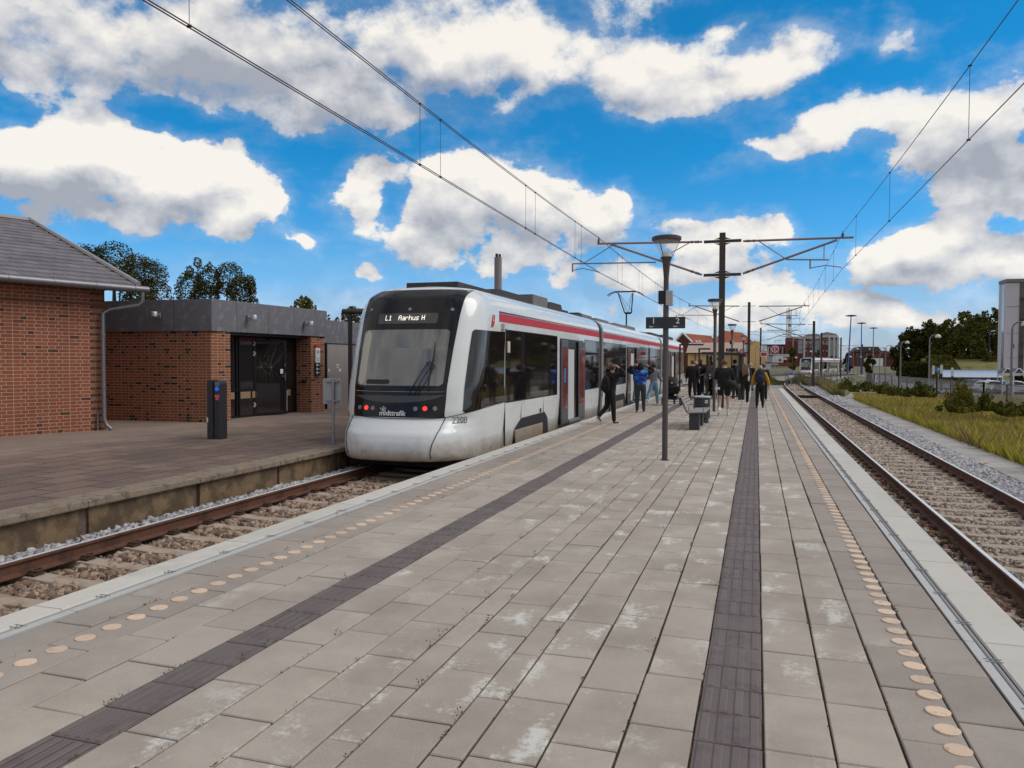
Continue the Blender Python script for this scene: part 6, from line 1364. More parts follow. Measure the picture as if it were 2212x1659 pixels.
fb(1653, 1665, 780.5, 797, mat('bus white body', (.45, .44, .42), .4), 'body', o, Y=120, D=8); fb(1653.5, 1660.5, 781.5, 785, blk, 'front_window', o, -.06, 0, Y=120); fb(1655.5, 1659, 782.5, 784, mat('amber display', (.5, .35, .08), .5), 'destination_display', o, -.1, 0, Y=120); fb(1661, 1664.8, 782, 785, tglass, 'side_window', o, -.05, 0, Y=120); fb(1662, 1682, 786, 788.2, band, 'roof', o, 2, 4, Y=120)
# red brick house on the right, church-like white annex
hb = thing('brick_house', 'distant two storey red brick house with a dark hipped roof and skylights', 'building', (0, 230, -2))
fb(1844.5, 1900, 760, 792, dbr, 'wall', hb, Y=230, D=9); mb = MB(); pts_ = [(1842.5, 760), (1852, 750.5), (1855, 749), (1897, 749), (1905, 760)]
mb.prism([(atY(x, y, 230).x, atY(x, y, 230).z+2) for x, y in pts_], 'y', -.6, 9.6); rr = mb.build('roof', mat('dark brown tiles', (.085, .055, .048), .9), hb)
for x in (1858, 1876): fb(x, x+3.5, 752.5, 755.5, white, 'skylight', rr, -.9, -.5, Y=230)
for x in (1851, 1858, 1872, 1884): w = fb(x-.5, x+3.5, 764.5, 771.5, white, 'window', hb, -.3, 0, Y=230); fb(x, x+3, 765, 771, tglass, 'pane', w, -.4, 0, Y=230)
fb(1866, 1905, 774, 791, white, 'annex', hb, -2, 0, Y=230)
h3 = thing('brick_house', 'smaller brick house with orange roof right of the hipped house', 'building', (0, 240, -2)); fb(1905, 1932, 771, 792, dbr, 'wall', h3, Y=240, D=8); mb = MB(); mb.prism([(atY(x, y, 240).x, atY(x, y, 240).z+2) for x, y in [(1898, 772), (1910, 757), (1914, 757), (1934, 771)]], 'y', -.5, 8.5); mb.build('roof', mat('brown red tiles', (.14, .055, .035), .9), h3)
h4 = thing('brick_house', 'low orange roofed house at the foot of the leftmost car park tree', 'building', (0, 250, -2)); fb(1930, 1946, 771, 792, dbr, 'wall', h4, Y=250, D=8); mb = MB(); mb.prism([(atY(x, y, 250).x, atY(x, y, 250).z+2) for x, y in [(1926, 771.5), (1934, 762), (1944, 762), (1950, 771.5)]], 'y', -.5, 8.5); mb.build('roof', rtile, h4)
# white grey stair tower at the right edge
st = thing('stair_tower', 'tall grey rendered stair tower with narrow glass strips at the right edge', 'building', (0, 105, -2.5)); Yt = 105
rend = mat('mauve grey render', (.60, .54, .55), .85, 0, .06, .6); sglass = mat('pale blue glass strip', (.35, .45, .50), .12, 0, .15, .6, coat=.5)
fb(2173.5, 2205, 611, 812, rend, 'wall', st, Y=Yt, D=2.6)
X0 = atY(2173.5, 611, Yt).x
def sidestrip(y0, y1, z0, z1, m_, nm, off=.03): mb = MB(); mb.box(X0-off, X0, y0, y1, z0, z1); mb.build(nm, m_, st).location = (0, 0, 2.5)
zt_ = atY(2173, 612, Yt).z; zm_ = atY(2173, 716, Yt).z; zb_2 = atY(2173, 797, Yt).z
sidestrip(.45, 1.35, zm_+.1, zt_-.2, sglass, 'glass_strip'); sidestrip(.45, 1.35, zb_2, zm_-.1, mat('brown glass strip', (.10, .075, .07), .2), 'glass_strip'); sidestrip(2.3, 2.62, -2.4, zt_, mat('white corner trim', (.55, .56, .60), .5), 'corner_trim', .05)
fb(2172.5, 2240, 603, 608.5, mat('roof edge trim', (.20, .17, .17), .6), 'roof_edge', st, -.2, 2.8, Y=Yt)
fb(2203, 2213, 608, 805, mat('brown glazing', (.11, .085, .075), .25, 0, .3, 1), 'glazing', st, -.05, 1, Y=Yt); fb(2213, 2290, 608, 812, rend, 'wall', st, .5, 2.6, Y=Yt)
for y in (645, 690, 740, 770): fb(2203, 2213, y, y+1.2, blk, 'glazing_bar', st, -.15, 0, Y=Yt)
fb(2209, 2214, 640, 815, white, 'column', st, -1.2, -.9, Y=Yt); fb(2186.5, 2189, 743, 752, blk, 'wall_lantern', st, -.2, 0, Y=Yt)
for y in (662, 720, 772): fb(2173.6, 2203, y, y+.5, mat('render joint', (.25, .21, .21), .9), 'render_joint', st, -.03, 0, Y=Yt)
# parking shelters
ps = thing('parking_shelter', 'long parking shelter with a curved silver roof in front of the trees', 'shelter', (0, 112, -2.6)); mb = MB()
a, b = atY(2037, 797, 112), atY(2166, 800, 112)
n = 8; pr = [(k/n*3.4, 2.35+.95*math.sin(PI/2*k/n)) for k in range(n+1)]; poly = pr + [(y, z-.08) for y, z in reversed(pr)]
mb.prism(poly, 'x', a.x, b.x); mb.build('roof', mat('silver roof sheet', (.50, .55, .62), .25, .6, .1, .5), ps, smooth=True)
for k in range(7): x = a.x+(b.x-a.x)*k/6; mb = MB(); mb.box(x-.06, x+.06, .2, .32, 0, 2.45); mb.build('post', dark, ps)
mb = MB(); mb.box(a.x, b.x, -.05, .08, 2.18, 2.38); mb.build('fascia', dark, ps)
ps2 = thing('parking_shelter', 'short dark bicycle shelter with two pale arches beside the stair tower', 'shelter', (0, 96, -2.4)); 
for xx in (2166, 2190): p, q = atY(xx, 785, 96), atY(xx+23, 785, 96); mb = MB(); mb.prism([(p.x, 2.9), (p.x+.4, 3.45), (q.x-.4, 3.4), (q.x, 2.9)], 'y', 0, 2); mb.build('roof', mat('brown shelter sheet', (.12, .09, .08), .5), ps2); mb = MB(); mb.tube([(p.x, -.05, 2.9), (p.x+.4, -.05, 3.45), (q.x-.4, -.05, 3.4), (q.x, -.05, 2.9)], .06, 6); mb.box(p.x-.05, p.x+.05, -.1, 0, 0, 2.9); mb.box(p.x, q.x, -.08, .0, 2.82, 2.92); mb.build('frame', white, ps2)
for xx, yt, lab in ((2016.5, 790, 'leftmost'), (2034, 788.5, 'middle, tallest'), (2057.5, 794, 'rightmost')):
    p = atY(xx, yt, 90); o = thing('marker_post', lab + ' of the three black and white marker posts by the car park', 'post', (p.x, 90, -2.3), 0, 'marker posts'); h = p.z+2.3
    mb = MB(); mb.box(-.1, .1, -.1, .1, 0, h-.9); mb.build('post', blk, o); mb = MB(); mb.box(-.11, .11, -.11, .11, h-.9, h); mb.build('white_top', mat('cream post top', (.62, .58, .45), .6), o)
signpost('parking_sign', atY(2027, 800, 104).to_tuple()[:2] + (-2.4,), 3.5, [('sign_plate', -.35, .35, 2.9, 3.5, mat('bright blue sign', (.02, .17, .40), .4), -.05)], 'small blue parking sign between the marker posts'); 
o = bpy.data.objects['parking_sign']; text_mesh('sign_letter', 'P', .5, white, o, frame((0, -.075, 3.2), (1, 0, 0), (0, 0, 1)), .002)
# road and car park surface
rd = MB(); asp = mat('pale asphalt road', (.19, .18, .175), .9, 0, .1, .5, .2, 15)
def gzz(x, y, d=.02): return gz(x, y)+d
for poly in ([(13, 78), (24, 84), (24, 130), (17, 128), (12.5, 100)], [(17, 100), (60, 92), (62, 128), (20, 128)], [(11, 130), (26, 130), (34, 200), (20, 210)]):
    rd.add([(x, y, gzz(x, y, .03)) for x, y in poly], [tuple(range(len(poly)))])
tag(rd.build('road', asp), kind='structure')

# ------------------------------------------------------------------ street lamps and flood lights
lp = mat('grey lamp post paint', (.20, .185, .185), .5, .3, .1); bowl = mat('white lamp bowl', (.60, .58, .55), .35)
def road_lamp(p, h, label, s=1.0, arm=1, r=.055):
    o = thing('street_lamp', label, 'street lamp', p, 0, 'curved street lamps')
    mb = MB(); mb.tube([(0, 0, 0), (0, 0, h-.55*s)] + [(arm*.42*s*(1-math.cos(a)), 0, h-.55*s+.5*s*math.sin(a)) for a in (.4, .8, 1.2, 1.57)] + [(arm*.72*s, 0, h-.06*s)], [r, r*.75, r*.6, r*.6, r*.6, r*.5, r*.5], 8); mb.build('post', lp, o, smooth=True)
    mb = MB(); mb.lathe([(.30*s, -.26*s), (.31*s, -.22*s), (.27*s, -.05*s), (.17*s, .06*s), (.05*s, .10*s)], (arm*.80*s, 0, h-.06*s), 18); mb.build('lamp_head', bowl, o, smooth=True)
    mb = MB(); mb.lathe([(.26*s, -.33*s), (.30*s, -.261*s)], (arm*.80*s, 0, h-.06*s), 16); mb.build('lamp_shade', mat('brown lamp underside', (.10, .07, .055), .5), o, smooth=True)
def lamp_px(xb, ytop, Y, zb, label, s=1.0, arm=1, r=.055): p = atY(xb, ytop, Y); road_lamp((p.x, Y, zb), p.z-zb, label, s, arm, r)
lamp_px(2187, 694, 50, -.75, 'nearest curved street lamp, standing in front of the stair tower', .85, 1, .075)
lamp_px(2008.5, 723, 94, -.9, 'curved street lamp in front of the dark trees by the road', 1.0, 1, .09)
lamp_px(1946, 737, 96, -.9, 'curved street lamp at the left end of the dark trees', .8, 1, .08)
lamp_px(1914, 745, 120, -1.0, 'curved street lamp right of the hipped brick house', 1.0, 1)
lamp_px(1901, 750, 130, -1.0, 'left neighbour of the lamp beside the brick house', .9, 1)
lamp_px(1912, 757, 160, -1, 'smaller lamp with a white bowl near the brick annex', .9, 1)
for x, y, Y, lab in ((1959, 764.5, 170, 'thin lamp in front of the dark hedge, left'), (1976, 768, 150, 'thin lamp in front of the dark hedge, right'), (1932, 764, 180, 'thin lamp left of the hedge'), (1844, 752, 170, 'thin lamp with a white bowl left of the brick house'), (1853, 770, 190, 'short lamp below the brick house windows'), (1829, 769, 180, 'short lamp left of the floodlight mast'), (1745, 758, 200, 'white bowl lamp in front of the brick block'), (1712, 771, 180, 'white bowl lamp beside the small tree'), (1632, 748, 126, 'pale curved lamp before the yellow gable')):
    lamp_px(x, y, Y, -1.5, lab, .9, 1, .05)
blu = mat('blue steel floodlight mast', (.08, .13, .30), .5, .2)
for xt, yt, xb, Y, m_, lab in ((1838.6, 682.5, 1830.8, 160, blu, 'tallest leaning blue floodlight mast with a flat dark head'), (1861.2, 698.5, 1860, 190, blu, 'second blue floodlight mast right of the tallest one'), (1887, 709, 1885.5, 215, lp, 'grey floodlight mast in front of the brick house')):
    t_ = atY(xt, yt, Y); b_ = atY(xb, 790, Y); o = thing('floodlight_mast', lab, 'floodlight mast', (b_.x, Y, -1.5), 0, 'floodlight masts'); h = t_.z+1.5; dx = t_.x-b_.x
    mb = MB(); mb.tube([(0, 0, 0), (dx, 0, h)], [.17, .09], 8); mb.build('mast', m_, o); mb = MB(); mb.lathe([(.3, -.12), (.95, -.05), (1.0, .08), (.4, .2)], (dx, 0, h), 14); mb.build('lamp_head', blk, o)

# ------------------------------------------------------------------ parked cars
def car(p, rz, m_, label, L=4.0, Wd=1.75, Hc=1.48):
    o = thing('parked_car', label, 'car', p, rz, 'cars in the car park'); h = L/2
    prof = [(-h, .35), (-h+.02, .75), (-h+.12, .95), (-h+.30, 1.02), (-h+.62, 1.38), (-h+.9, Hc-.03), (-h+1.6, Hc), (h-1.75, Hc-.08), (h-1.05, .98), (h-.25, .86), (h-.02, .68), (h, .35)]
    wh = [(h-.75, .33), (-h+.72, .33)]; bot = []
    for cx in (h-.78, -h+.75): bot += [(cx+.36*math.cos(a), .22+.38*math.sin(a)) for a in [PI*k/8 for k in range(9)]]
    poly = prof + [(h-.1, .22)] + bot[:9] + bot[9:] + [(-h+.1, .22)]
    V = []; n = len(poly)
    def row(x, ins): return [(x*(1-ins*max(0, (z-.85))/.65), y, z) for y, z in poly]
    V = row(-Wd/2, .22) + row(Wd/2, .22); mb = MB(); mb.add(V, [tuple(range(n))[::-1], tuple(range(n, 2*n))] + [(i, (i+1) % n, (i+1) % n+n, i+n) for i in range(n)]); mb.build('body', m_, o, smooth=True, bevel=.03)
    mb = MB(); sw = [(-h+.70, 1.02), (-h+.98, 1.32), (-h+1.6, Hc-.12), (h-1.85, Hc-.18), (h-1.25, 1.0)]
    for s in (-1, 1): mb = MB(); mb.add([(s*(Wd/2*(1-.22*max(0, z-.85)/.65)+.006), y, z) for y, z in sw], [tuple(range(5))]); mb.build('side_window', tglass, o)
    mb = MB(); mb.add([(x*(1-.22*max(0, (z-.85))/.65), y-.012, z) for x, y, z in ((-.68, -h+.33, 1.06), (.68, -h+.33, 1.06), (.70, -h+.60, 1.35), (-.70, -h+.60, 1.35))], [(0, 1, 2, 3)]); mb.build('rear_window', tglass, o)
    for s in (-1, 1): mb = MB(); mb.box(min(s*.60, s*.84), max(s*.60, s*.84), -h-.01, -h+.12, .74, .96); mb.build('tail_light', mat('red tail lamp', (.35, .02, .015), .25), o, bevel=.02)
    for cx in (h-.78, -h+.75):
        for s in (-1, 1): mb = MB(); mb.tube([(s*(Wd/2-.20), cx, .31), (s*(Wd/2-.01), cx, .31)], .31, 18); w = mb.build('wheel', darker, o); mb = MB(); mb.tube([(s*(Wd/2-.012), cx, .31), (s*(Wd/2+.004), cx, .31)], .19, 10); mb.build('rim', galv, w)
    mb = MB(); mb.box(-.26, .26, -h-.012, -h+.0, .50, .61); mb.build('number_plate', white, o)
carw = mat('white car paint', (.62, .62, .61), .25, 0, 0, coat=.8); cards = mat('dark grey car paint', (.05, .05, .052), .25, .3, 0, coat=.8); cars_ = mat('silver car paint', (.38, .38, .39), .25, .5, 0, coat=.8)
def carz(x, Y): return gz(x, Y)+.04
for xx, Y, rz, m_, lab in ((2145, 100, -1.15, carw, 'white hatchback nearest the fence, rear end towards the left'), (2118, 106, -1.1, cards, 'dark grey hatchback with red tail lights left behind the white one'), (2105, 115, -1.2, cars_, 'silver estate car under the parking shelter, leftmost'), (2150, 117, -1.3, carw, 'white car deep under the parking shelter'), (2195, 99, -1.35, cars_, 'silver car at the right edge behind the nearest street lamp')):
    p = atY(xx, 830, Y); car((p.x, Y, carz(p.x, Y)), rz, m_, lab)

# ------------------------------------------------------------------ people
skin_m = mat('skin', (.52, .30, .21), .5, 0, .05, sub=.1); skin_t = mat('tanned skin', (.44, .24, .16), .5, 0, .05, sub=.1)
blackc = mat('black cloth', (.007, .005, .005), .85, 0, .25, 12); blackj = mat('faded black cloth', (.014, .011, .011), .85, 0, .3, 10); navy = mat('navy cloth', (.018, .020, .032), .85, 0, .2, 10)
jeans = mat('light blue jeans', (.13, .25, .34), .85, 0, .15, 14, col2=(.19, .32, .42), c2scale=6); jeans2 = mat('washed blue jeans', (.20, .27, .36), .85, 0, .2, 10); greyc = mat('grey sweatshirt', (.20, .195, .215), .9, 0, .12, 14); creamc = mat('cream jacket', (.58, .54, .46), .85, 0, .1, 8); creamt = mat('beige trousers', (.40, .35, .28), .85, 0, .1, 8)
yelc = mat('mustard yellow fleece', (.52, .25, .012), .9, 0, .3, 40); wsock = mat('white socks', (.68, .68, .66), .8, 0, .05); wshoe = mat('white shoe', (.62, .60, .57), .5, 0, .08); bshoe = mat('black shoe', (.014, .012, .012), .5, 0, .1); sole_w = mat('white shoe sole', (.68, .67, .64), .5, 0, .05)
hair_b = mat('brown hair', (.075, .040, .022), .6, 0, .35, 30); hair_l = mat('long light brown hair', (.17, .095, .045), .55, 0, .4, 25, col2=(.26, .16, .08), c2scale=9); hair_r = mat('short ginger brown hair', (.14, .058, .028), .65, 0, .3, 30); hair_g = mat('blond grey hair', (.42, .36, .28), .6, 0, .2, 30); hair_d = mat('dark hair', (.020, .014, .012), .6, 0, .3, 30)
galaxy = bpy.data.materials.new('galaxy print cloth'); galaxy.use_nodes = True; t = galaxy.node_tree; b = t.nodes['Principled BSDF']; b.inputs['Roughness'].default_value = .8
g = nn(t, 'ShaderNodeTexCoord').outputs['Object']; gmp = nn(t, 'ShaderNodeMapping'); t.links.new(g, gmp.inputs[0]); gmp.inputs['Scale'].default_value = (3.2, 3.2, 9)
gr_ = nn(t, 'ShaderNodeValToRGB'); t.links.new(noise(t, gmp.outputs[0], 1.0, 6, .62, dist=.6), gr_.inputs[0]); ce = gr_.color_ramp.elements
ce[0].position = .36; ce[0].color = (.004, .004, .03, 1); ce[1].position = .72; ce[1].color = (.75, .62, .85, 1)
for pos, col in ((.47, (.01, .03, .25, 1)), (.54, (.02, .16, .55, 1)), (.60, (.02, .36, .62, 1)), (.66, (.35, .16, .62, 1))): e = ce.new(pos); e.color = col
t.links.new(gr_.outputs[0], b.inputs['Base Color'])
def skinned(name, verts, edges, radii, m, parent, levels=2, label=None, root=0):
    me = bpy.data.meshes.new(name); me.from_pydata([tuple(v) for v in verts], edges, []); o = bpy.data.objects.new(name, me); C.objects.link(o)
    o.modifiers.new('skin', 'SKIN'); sv_ = me.skin_vertices[0].data
    for i, r in enumerate(radii): sv_[i].radius = r if isinstance(r, tuple) else (r, r); sv_[i].use_root = (i == root)
    o.modifiers['skin'].use_smooth_shade = True; sb = o.modifiers.new('sub', 'SUBSURF'); sb.levels = levels; sb.render_levels = levels
    dg = bpy.context.evaluated_depsgraph_get(); dg.update(); m2 = bpy.data.meshes.new_from_object(o.evaluated_get(dg)); bpy.data.objects.remove(o); bpy.data.meshes.remove(me)
    m2.materials.clear(); m2.materials.append(m); m2.shade_smooth(); m2.name = name
    n = bpy.data.objects.new(name, m2); link(n, parent)
    if label: n['label'] = label
    return n
def pose(h=1.75, legs=((.3, .1), (-.25, .35)), arms=((.1, .15, .3), (-.1, .15, .3)), lean=.04, width=1.0, turn=0.0):
    """legs: (swing forward, knee bend) for left, right; arms: (swing forward, out, elbow bend). Person faces +y."""
    k = h/1.75; J = {}
    J['pel'] = Vector((0, 0, .94*k)); sp_ = lambda d: Vector((0, math.sin(lean)*d*k, math.cos(lean)*d*k)) + J['pel']
    J['waist'], J['chest'], J['sh'], J['neck'], J['chin'] = sp_(.14), sp_(.32), sp_(.475), sp_(.53), sp_(.595)
    J['head'] = J['chin'] + Vector((0, .012*k, .075*k)); J['top'] = J['chin'] + Vector((0, .0, .155*k))
    for s, sd, (a, kb) in ((-1, 'l', legs[0]), (1, 'r', legs[1])):
        hip = J['pel'] + Vector((s*.085*k*width, 0, -.03*k)); kn = hip + Vector((s*.015*k, math.sin(a)*.43*k, -math.cos(a)*.43*k)); an = kn + Vector((s*.005*k, math.sin(a-kb)*.42*k, -math.cos(a-kb)*.42*k))
        f = a-kb; fa = f*.8 if kb > .5 else f*.35; toe = an + Vector((s*.03*k, math.cos(fa)*.17*k, math.sin(fa)*.17*k-.045*k)); heel = an + Vector((0, -math.cos(fa)*.05*k, -.045*k - math.sin(fa)*.05*k))
        J['hip'+sd], J['kn'+sd], J['an'+sd], J['toe'+sd], J['heel'+sd] = hip, kn, an, toe, heel
    for s, sd, (a, ou, eb) in ((-1, 'l', arms[0]), (1, 'r', arms[1])):
        sh = J['sh'] + Vector((s*.175*k*width, 0, -.025*k)); d = Vector((s*math.sin(ou), math.sin(a)*math.cos(ou), -math.cos(a)*math.cos(ou))); el_ = sh + d*.285*k
        d2 = Vector((s*math.sin(ou)*(.4 if eb < 1.6 else -1.15), math.sin(a+eb), -math.cos(a+eb))).normalized(); wr = el_ + d2*.25*k
        J['sho'+sd], J['el'+sd], J['wr'+sd], J['hand'+sd] = sh, el_, wr, wr + d2*.09*k; J['hd'+sd] = d2
    low = min(J[a].z for a in ('toel', 'toer', 'heell', 'heelr'))
    for q in J: 
        if not q.startswith('hd'): J[q] = J[q] - Vector((0, 0, low-.025*k))
    J['k'] = k; J['w'] = width; return J
def person(loc, rz, J, label, top, trous, shoe, hair, skin=None, long_top=False, hood=False, shorts=False, sleeves=True, hairlen=0, bulk=1.0, coat=0.0, sole=None, socks=None, group=None, hem=None, hips=1.0):
    o = thing('person', label, 'person', loc, rz, group); k = J['k']; w = J['w']; S = skin or skin_m
    # continuous body with face and fingers
    V, E, R = [], [], []
    def add(p, r, par=None):
        V.append(p); R.append(r if isinstance(r, tuple) else (r*k, r*k)); i = len(V)-1
        if par is not None: E.append((par, i))
        return i
    pe = add(J['pel'], .115); wa = add(J['waist'], .105, pe); cb = add(J['chest'], .12, wa); sh = add(J['sh'], .085, cb); ne = add(J['neck'], .052, sh); ci = add(J['chin'], .058, ne); hd = add(J['head'], .083, ci); tp_ = add(J['top'], .055, hd)
    for sd, s in (('l', -1), ('r', 1)):
        a = add(J['hip'+sd], .085, pe); b_ = add(J['kn'+sd], .052, a); c_ = add(J['an'+sd], .036, b_); add(J['toe'+sd], .028, c_)
        a = add(J['sho'+sd], .052, sh); b_ = add(J['el'+sd], .038, a); c_ = add(J['wr'+sd], .026, b_); pm = add(J['wr'+sd]+J['hd'+sd]*.05*k, .027, c_)
        d2 = J['hd'+sd]; sd_ = d2.cross(Vector((0, 0, 1))); sd_ = (Vector((0, 1, 0)) if sd_.length < .2 else sd_).normalized(); pn_ = d2.cross(sd_)
        kn_ = add(J['wr'+sd]+d2*.085*k, .024, pm)
        for q, ln in ((-1.5, .062), (-.5, .074), (.5, .070), (1.5, .055)):
            f1 = add(J['wr'+sd]+d2*(.09+ln*.5)*k+sd_*q*.017*k, .0085, kn_); add(J['wr'+sd]+d2*(.09+ln*.92)*k+sd_*q*.018*k+pn_*.018*k*s, .007, f1)
        t1 = add(J['wr'+sd]+d2*.06*k-sd_*.034*k, .010, pm); add(J['wr'+sd]+d2*.092*k-sd_*.046*k+pn_*.010*k, .0085, t1)
    body = skinned('body', V, E, R, S, o, 1)
    hc = J['head']
    fc = MB(); fc.ball(hc+Vector((0, .078*k, -.012*k)), (.013*k, .018*k, .022*k), 8, 6); fc.ball(hc+Vector((-.080*k, .0, -.01*k)), (.010*k, .02*k, .028*k), 8, 6); fc.ball(hc+Vector((.080*k, .0, -.01*k)), (.010*k, .02*k, .028*k), 8, 6); fc.build('face', S, o, smooth=True)
    ey = MB()
    for s in (-1, 1): ey.ball(hc+Vector((s*.030*k, .074*k, .012*k)), (.010*k, .006*k, .006*k), 7, 5)
    ey.build('eyes', hair_d, o); mo = MB(); mo.ball(hc+Vector((0, .074*k, -.045*k)), (.022*k, .006*k, .006*k), 8, 5); mo.build('mouth', mat('lips', (.35, .12, .10), .5), o)
    # hair
    hb_ = MB(); hb_.ball(hc+Vector((0, -.014*k, .022*k)), (.093*k, .102*k, .098*k), 16, 10)
    if hairlen: 
        for i in range(7): x = (i-3)*.026*k; hb_.tube([hc+Vector((x, -.05*k, .06*k)), hc+Vector((x*1.25, -.095*k, -.04*k)), hc+Vector((x*1.5+random.uniform(-.01, .01), -.125*k, -.04*k-hairlen*.5)), hc+Vector((x*1.3+random.uniform(-.02, .02), -.115*k, -hairlen+random.uniform(-.05, .05)))], [.03*k, .034*k, .032*k, .012*k], 7)
    if not hood: hb_.build('hair', hair, o, smooth=True)
    # torso garment with sleeves
    V, E, R = [], [], []; bl = bulk; hz = J['pel'] + Vector((0, 0, (-.05 if hem is None else hem)*k-.09*k))
    p0 = add(hz, .148*bl*hips); p1 = add(J['waist'], .138*bl, p0); p2 = add(J['chest'], .158*bl, p1); p3 = add(J['sh'], .115*bl, p2); add(J['neck']+Vector((0, 0, -.01*k)), .060, p3)
    for sd in 'lr':
        a = add(J['sho'+sd], .080*bl, p3); 
        if sleeves: b_ = add(J['el'+sd], .064*bl, a); add(J['wr'+sd]*.95+J['el'+sd]*.05, .052*bl, b_)
        else: add(J['sho'+sd]*.55+J['el'+sd]*.45, .055*bl, a)
    tt = skinned('top', V, E, R, top, o, 2)
    for v in tt.data.vertices:                        # flatten chest front to back, square the shoulders
        q = v.co; 
        if abs(q.x) < .17*k*w: q.x *= 1.12*w; q.y = (q.y-J['chest'].y)*.86 + J['chest'].y
    # trousers
    V, E, R = [], [], []; p0 = add(J['pel']+Vector((0, 0, .12*k)), .128*hips); p1 = add(J['pel'], .142*hips, p0)
    for sd in 'lr':
        a = add(J['hip'+sd]+Vector((0, 0, -.04*k)), .112*hips, p1)
        if shorts: add(J['hip'+sd]*.22+J['kn'+sd]*.78, .098, a)
        else: b_ = add(J['kn'+sd], .080*(1+.4*(hips-1)), a); c_ = add(J['kn'+sd]*.45+J['an'+sd]*.55, .068, b_); add(J['an'+sd]+Vector((0, 0, -.01*k)), .056, c_)
    skinned('trousers' if not shorts else 'shorts', V, E, R, trous, o, 2)
    for sd in 'lr':
        a, tq, he = J['an'+sd], J['toe'+sd], J['heel'+sd]; d = (tq-he).normalized()
        skinned('shoe', [he+Vector((0, 0, .010*k)), a*.3+he*.3+tq*.4+Vector((0, 0, .008*k)), tq], [(0, 1), (1, 2)], [(.040*k, .036*k), (.042*k, .040*k), (.034*k, .022*k)], shoe, o, 1)
        if sole: up = Vector((0, -d.z, d.y)); mb = MB(); mb.tube([he-up*.026*k-d*.028*k, tq-up*.014*k+d*.03*k], [.026*k, .026*k], 8); mb.build('shoe_sole', sole, o)
        if socks: mb = MB(); kk = J['kn'+sd]; mb.tube([a+(kk-a)*.02, a+(kk-a)*.30], [.040*k, .046*k], 10); mb.build('sock', socks, o)
    return o, J
def W(o, v): return o.matrix_basis @ Vector(v)
def backpack(o, J, m, label, s=1.0, dx=0.0, low=0.0):
    b_ = thing('backpack', label, 'backpack', o.location, o.rotation_euler.z); k = J['k']; c = J['chest']*1.0 + Vector((dx, -.20*k, .0-low)); mb = MB()
    V = Matrix.Translation(c); mb.ball((c.x, c.y, c.z), (.165*s*k, .11*s*k, .26*s*k), 14, 10); mb.ball((c.x, c.y-.09*s*k, c.z-.07*k), (.12*s*k, .05*s*k, .13*s*k), 12, 8); mb.build('bag', m, b_, smooth=True)
    for sx in (-1, 1):
        mb = MB(); mb.tube([c+Vector((sx*.10*k, .06*k, .22*s*k)), J['sh']+Vector((sx*.11*k, .02*k, .09*k)), J['chest']+Vector((sx*.14*k, .15*k, .06*k)), c+Vector((sx*.14*k, .06*k, -.16*s*k))], .018*k, 6); mb.build('strap', m, b_)
    for sx in (-.07, .07): mb = MB(); mb.tube([c+Vector((sx, -.06, -.22*s*k)), c+Vector((sx, -.08, -.36*s*k))], .008, 5); mb.build('loose_strap', m, b_)
    return b_
# directions: rz=0 walks away along the platform (+y)
P1_, _ = person((-3.74, 20.5, 0), -.72, pose(1.63, ((-.10, .75), (.08, .02)), ((2.0, .95, 1.7), (2.0, .9, 1.7)), .12), 'person in black raising both hands to the hair, white soled sneakers, stepping along the platform', blackc, blackc, bshoe, hair_b, long_top=True, bulk=1.15, sole=sole_w)
J1_ = pose(1.63, ((-.10, .75), (.08, .02)), ((2.0, .95, 1.7), (2.0, .9, 1.7)), .12)
backpack(P1_, J1_, blackc, 'large black backpack with dangling straps low on the back of the hair-raising person', 1.0, 0, .12)
person((-3.62, 25.3, 0), .10, pose(1.66, ((.05, .03), (.12, .10)), ((2.0, 1.05, 1.65), (2.0, 1.05, 1.65)), .02, 1.1), 'person in a blue and violet galaxy print jacket with a black hood, arms raised', galaxy, mat('charcoal trousers', (.035, .035, .040), .85, 0, .15, 10), mat('brown trainers', (.14, .075, .05), .6), hair_d, hood=True, sleeves=False, bulk=1.22, sole=sole_w, hips=1.15, hem=.05)
Jg = pose(1.66, ((.05, .03), (.12, .10)), ((2.0, 1.05, 1.65), (2.0, 1.05, 1.65)), .02, 1.1)
gp = [o for o in C.objects if o.name.startswith('person')][-1]
gal = [o for o in C.objects if o.get('label', '').startswith('person in a blue')][0]
skinned('hood', [Jg['neck'], Jg['chin']+Vector((0, -.02, .0)), Jg['head']+Vector((0, -.02, .02)), Jg['top']+Vector((0, -.02, .05))], [(0, 1), (1, 2), (2, 3)], [.10, .115, .115, .03], blackc, gal, 2)
V_ = []; E_ = []; R_2 = []
for sd in 'lr': i = len(V_); V_ += [Jg['sho'+sd], Jg['el'+sd], Jg['wr'+sd]]; E_ += [(i, i+1), (i+1, i+2)]; R_2 += [.112, .092, .066]
for sd, i in (('l', 0), ('r', 3)): skinned('sleeve', V_[i:i+3], [(0, 1), (1, 2)], R_2[i:i+3], blackc, gal, 2)
person((-3.72, 29.5, 0), -.15, pose(1.66, ((-.45, .55), (.30, .05)), ((.5, .2, .9), (.3, .15, .9)), .08, .95), 'person in a grey sweatshirt and light blue jeans striding behind the lamp post', greyc, jeans, wshoe, hair_d, bulk=1.05, hips=1.05)
person((-4.75, 31.9, .05), -1.2, pose(1.75, ((.15, .05), (-.1, .1)), ((.2, .15, .4), (.1, .15, .4)), .03), 'person in a dark blue jacket and washed jeans stepping out of the middle door', navy, jeans2, bshoe, hair_b, skin=skin_t, bulk=1.1)
person((-2.66, 34.4, 0), .05, pose(1.80, ((.22, .05), (-.22, .12)), ((.15, .18, .3), (-.2, .2, .25)), .03, 1.1), 'man with short fair hair in black walking away behind the stroller', blackc, blackc, bshoe, hair_r, bulk=1.18)
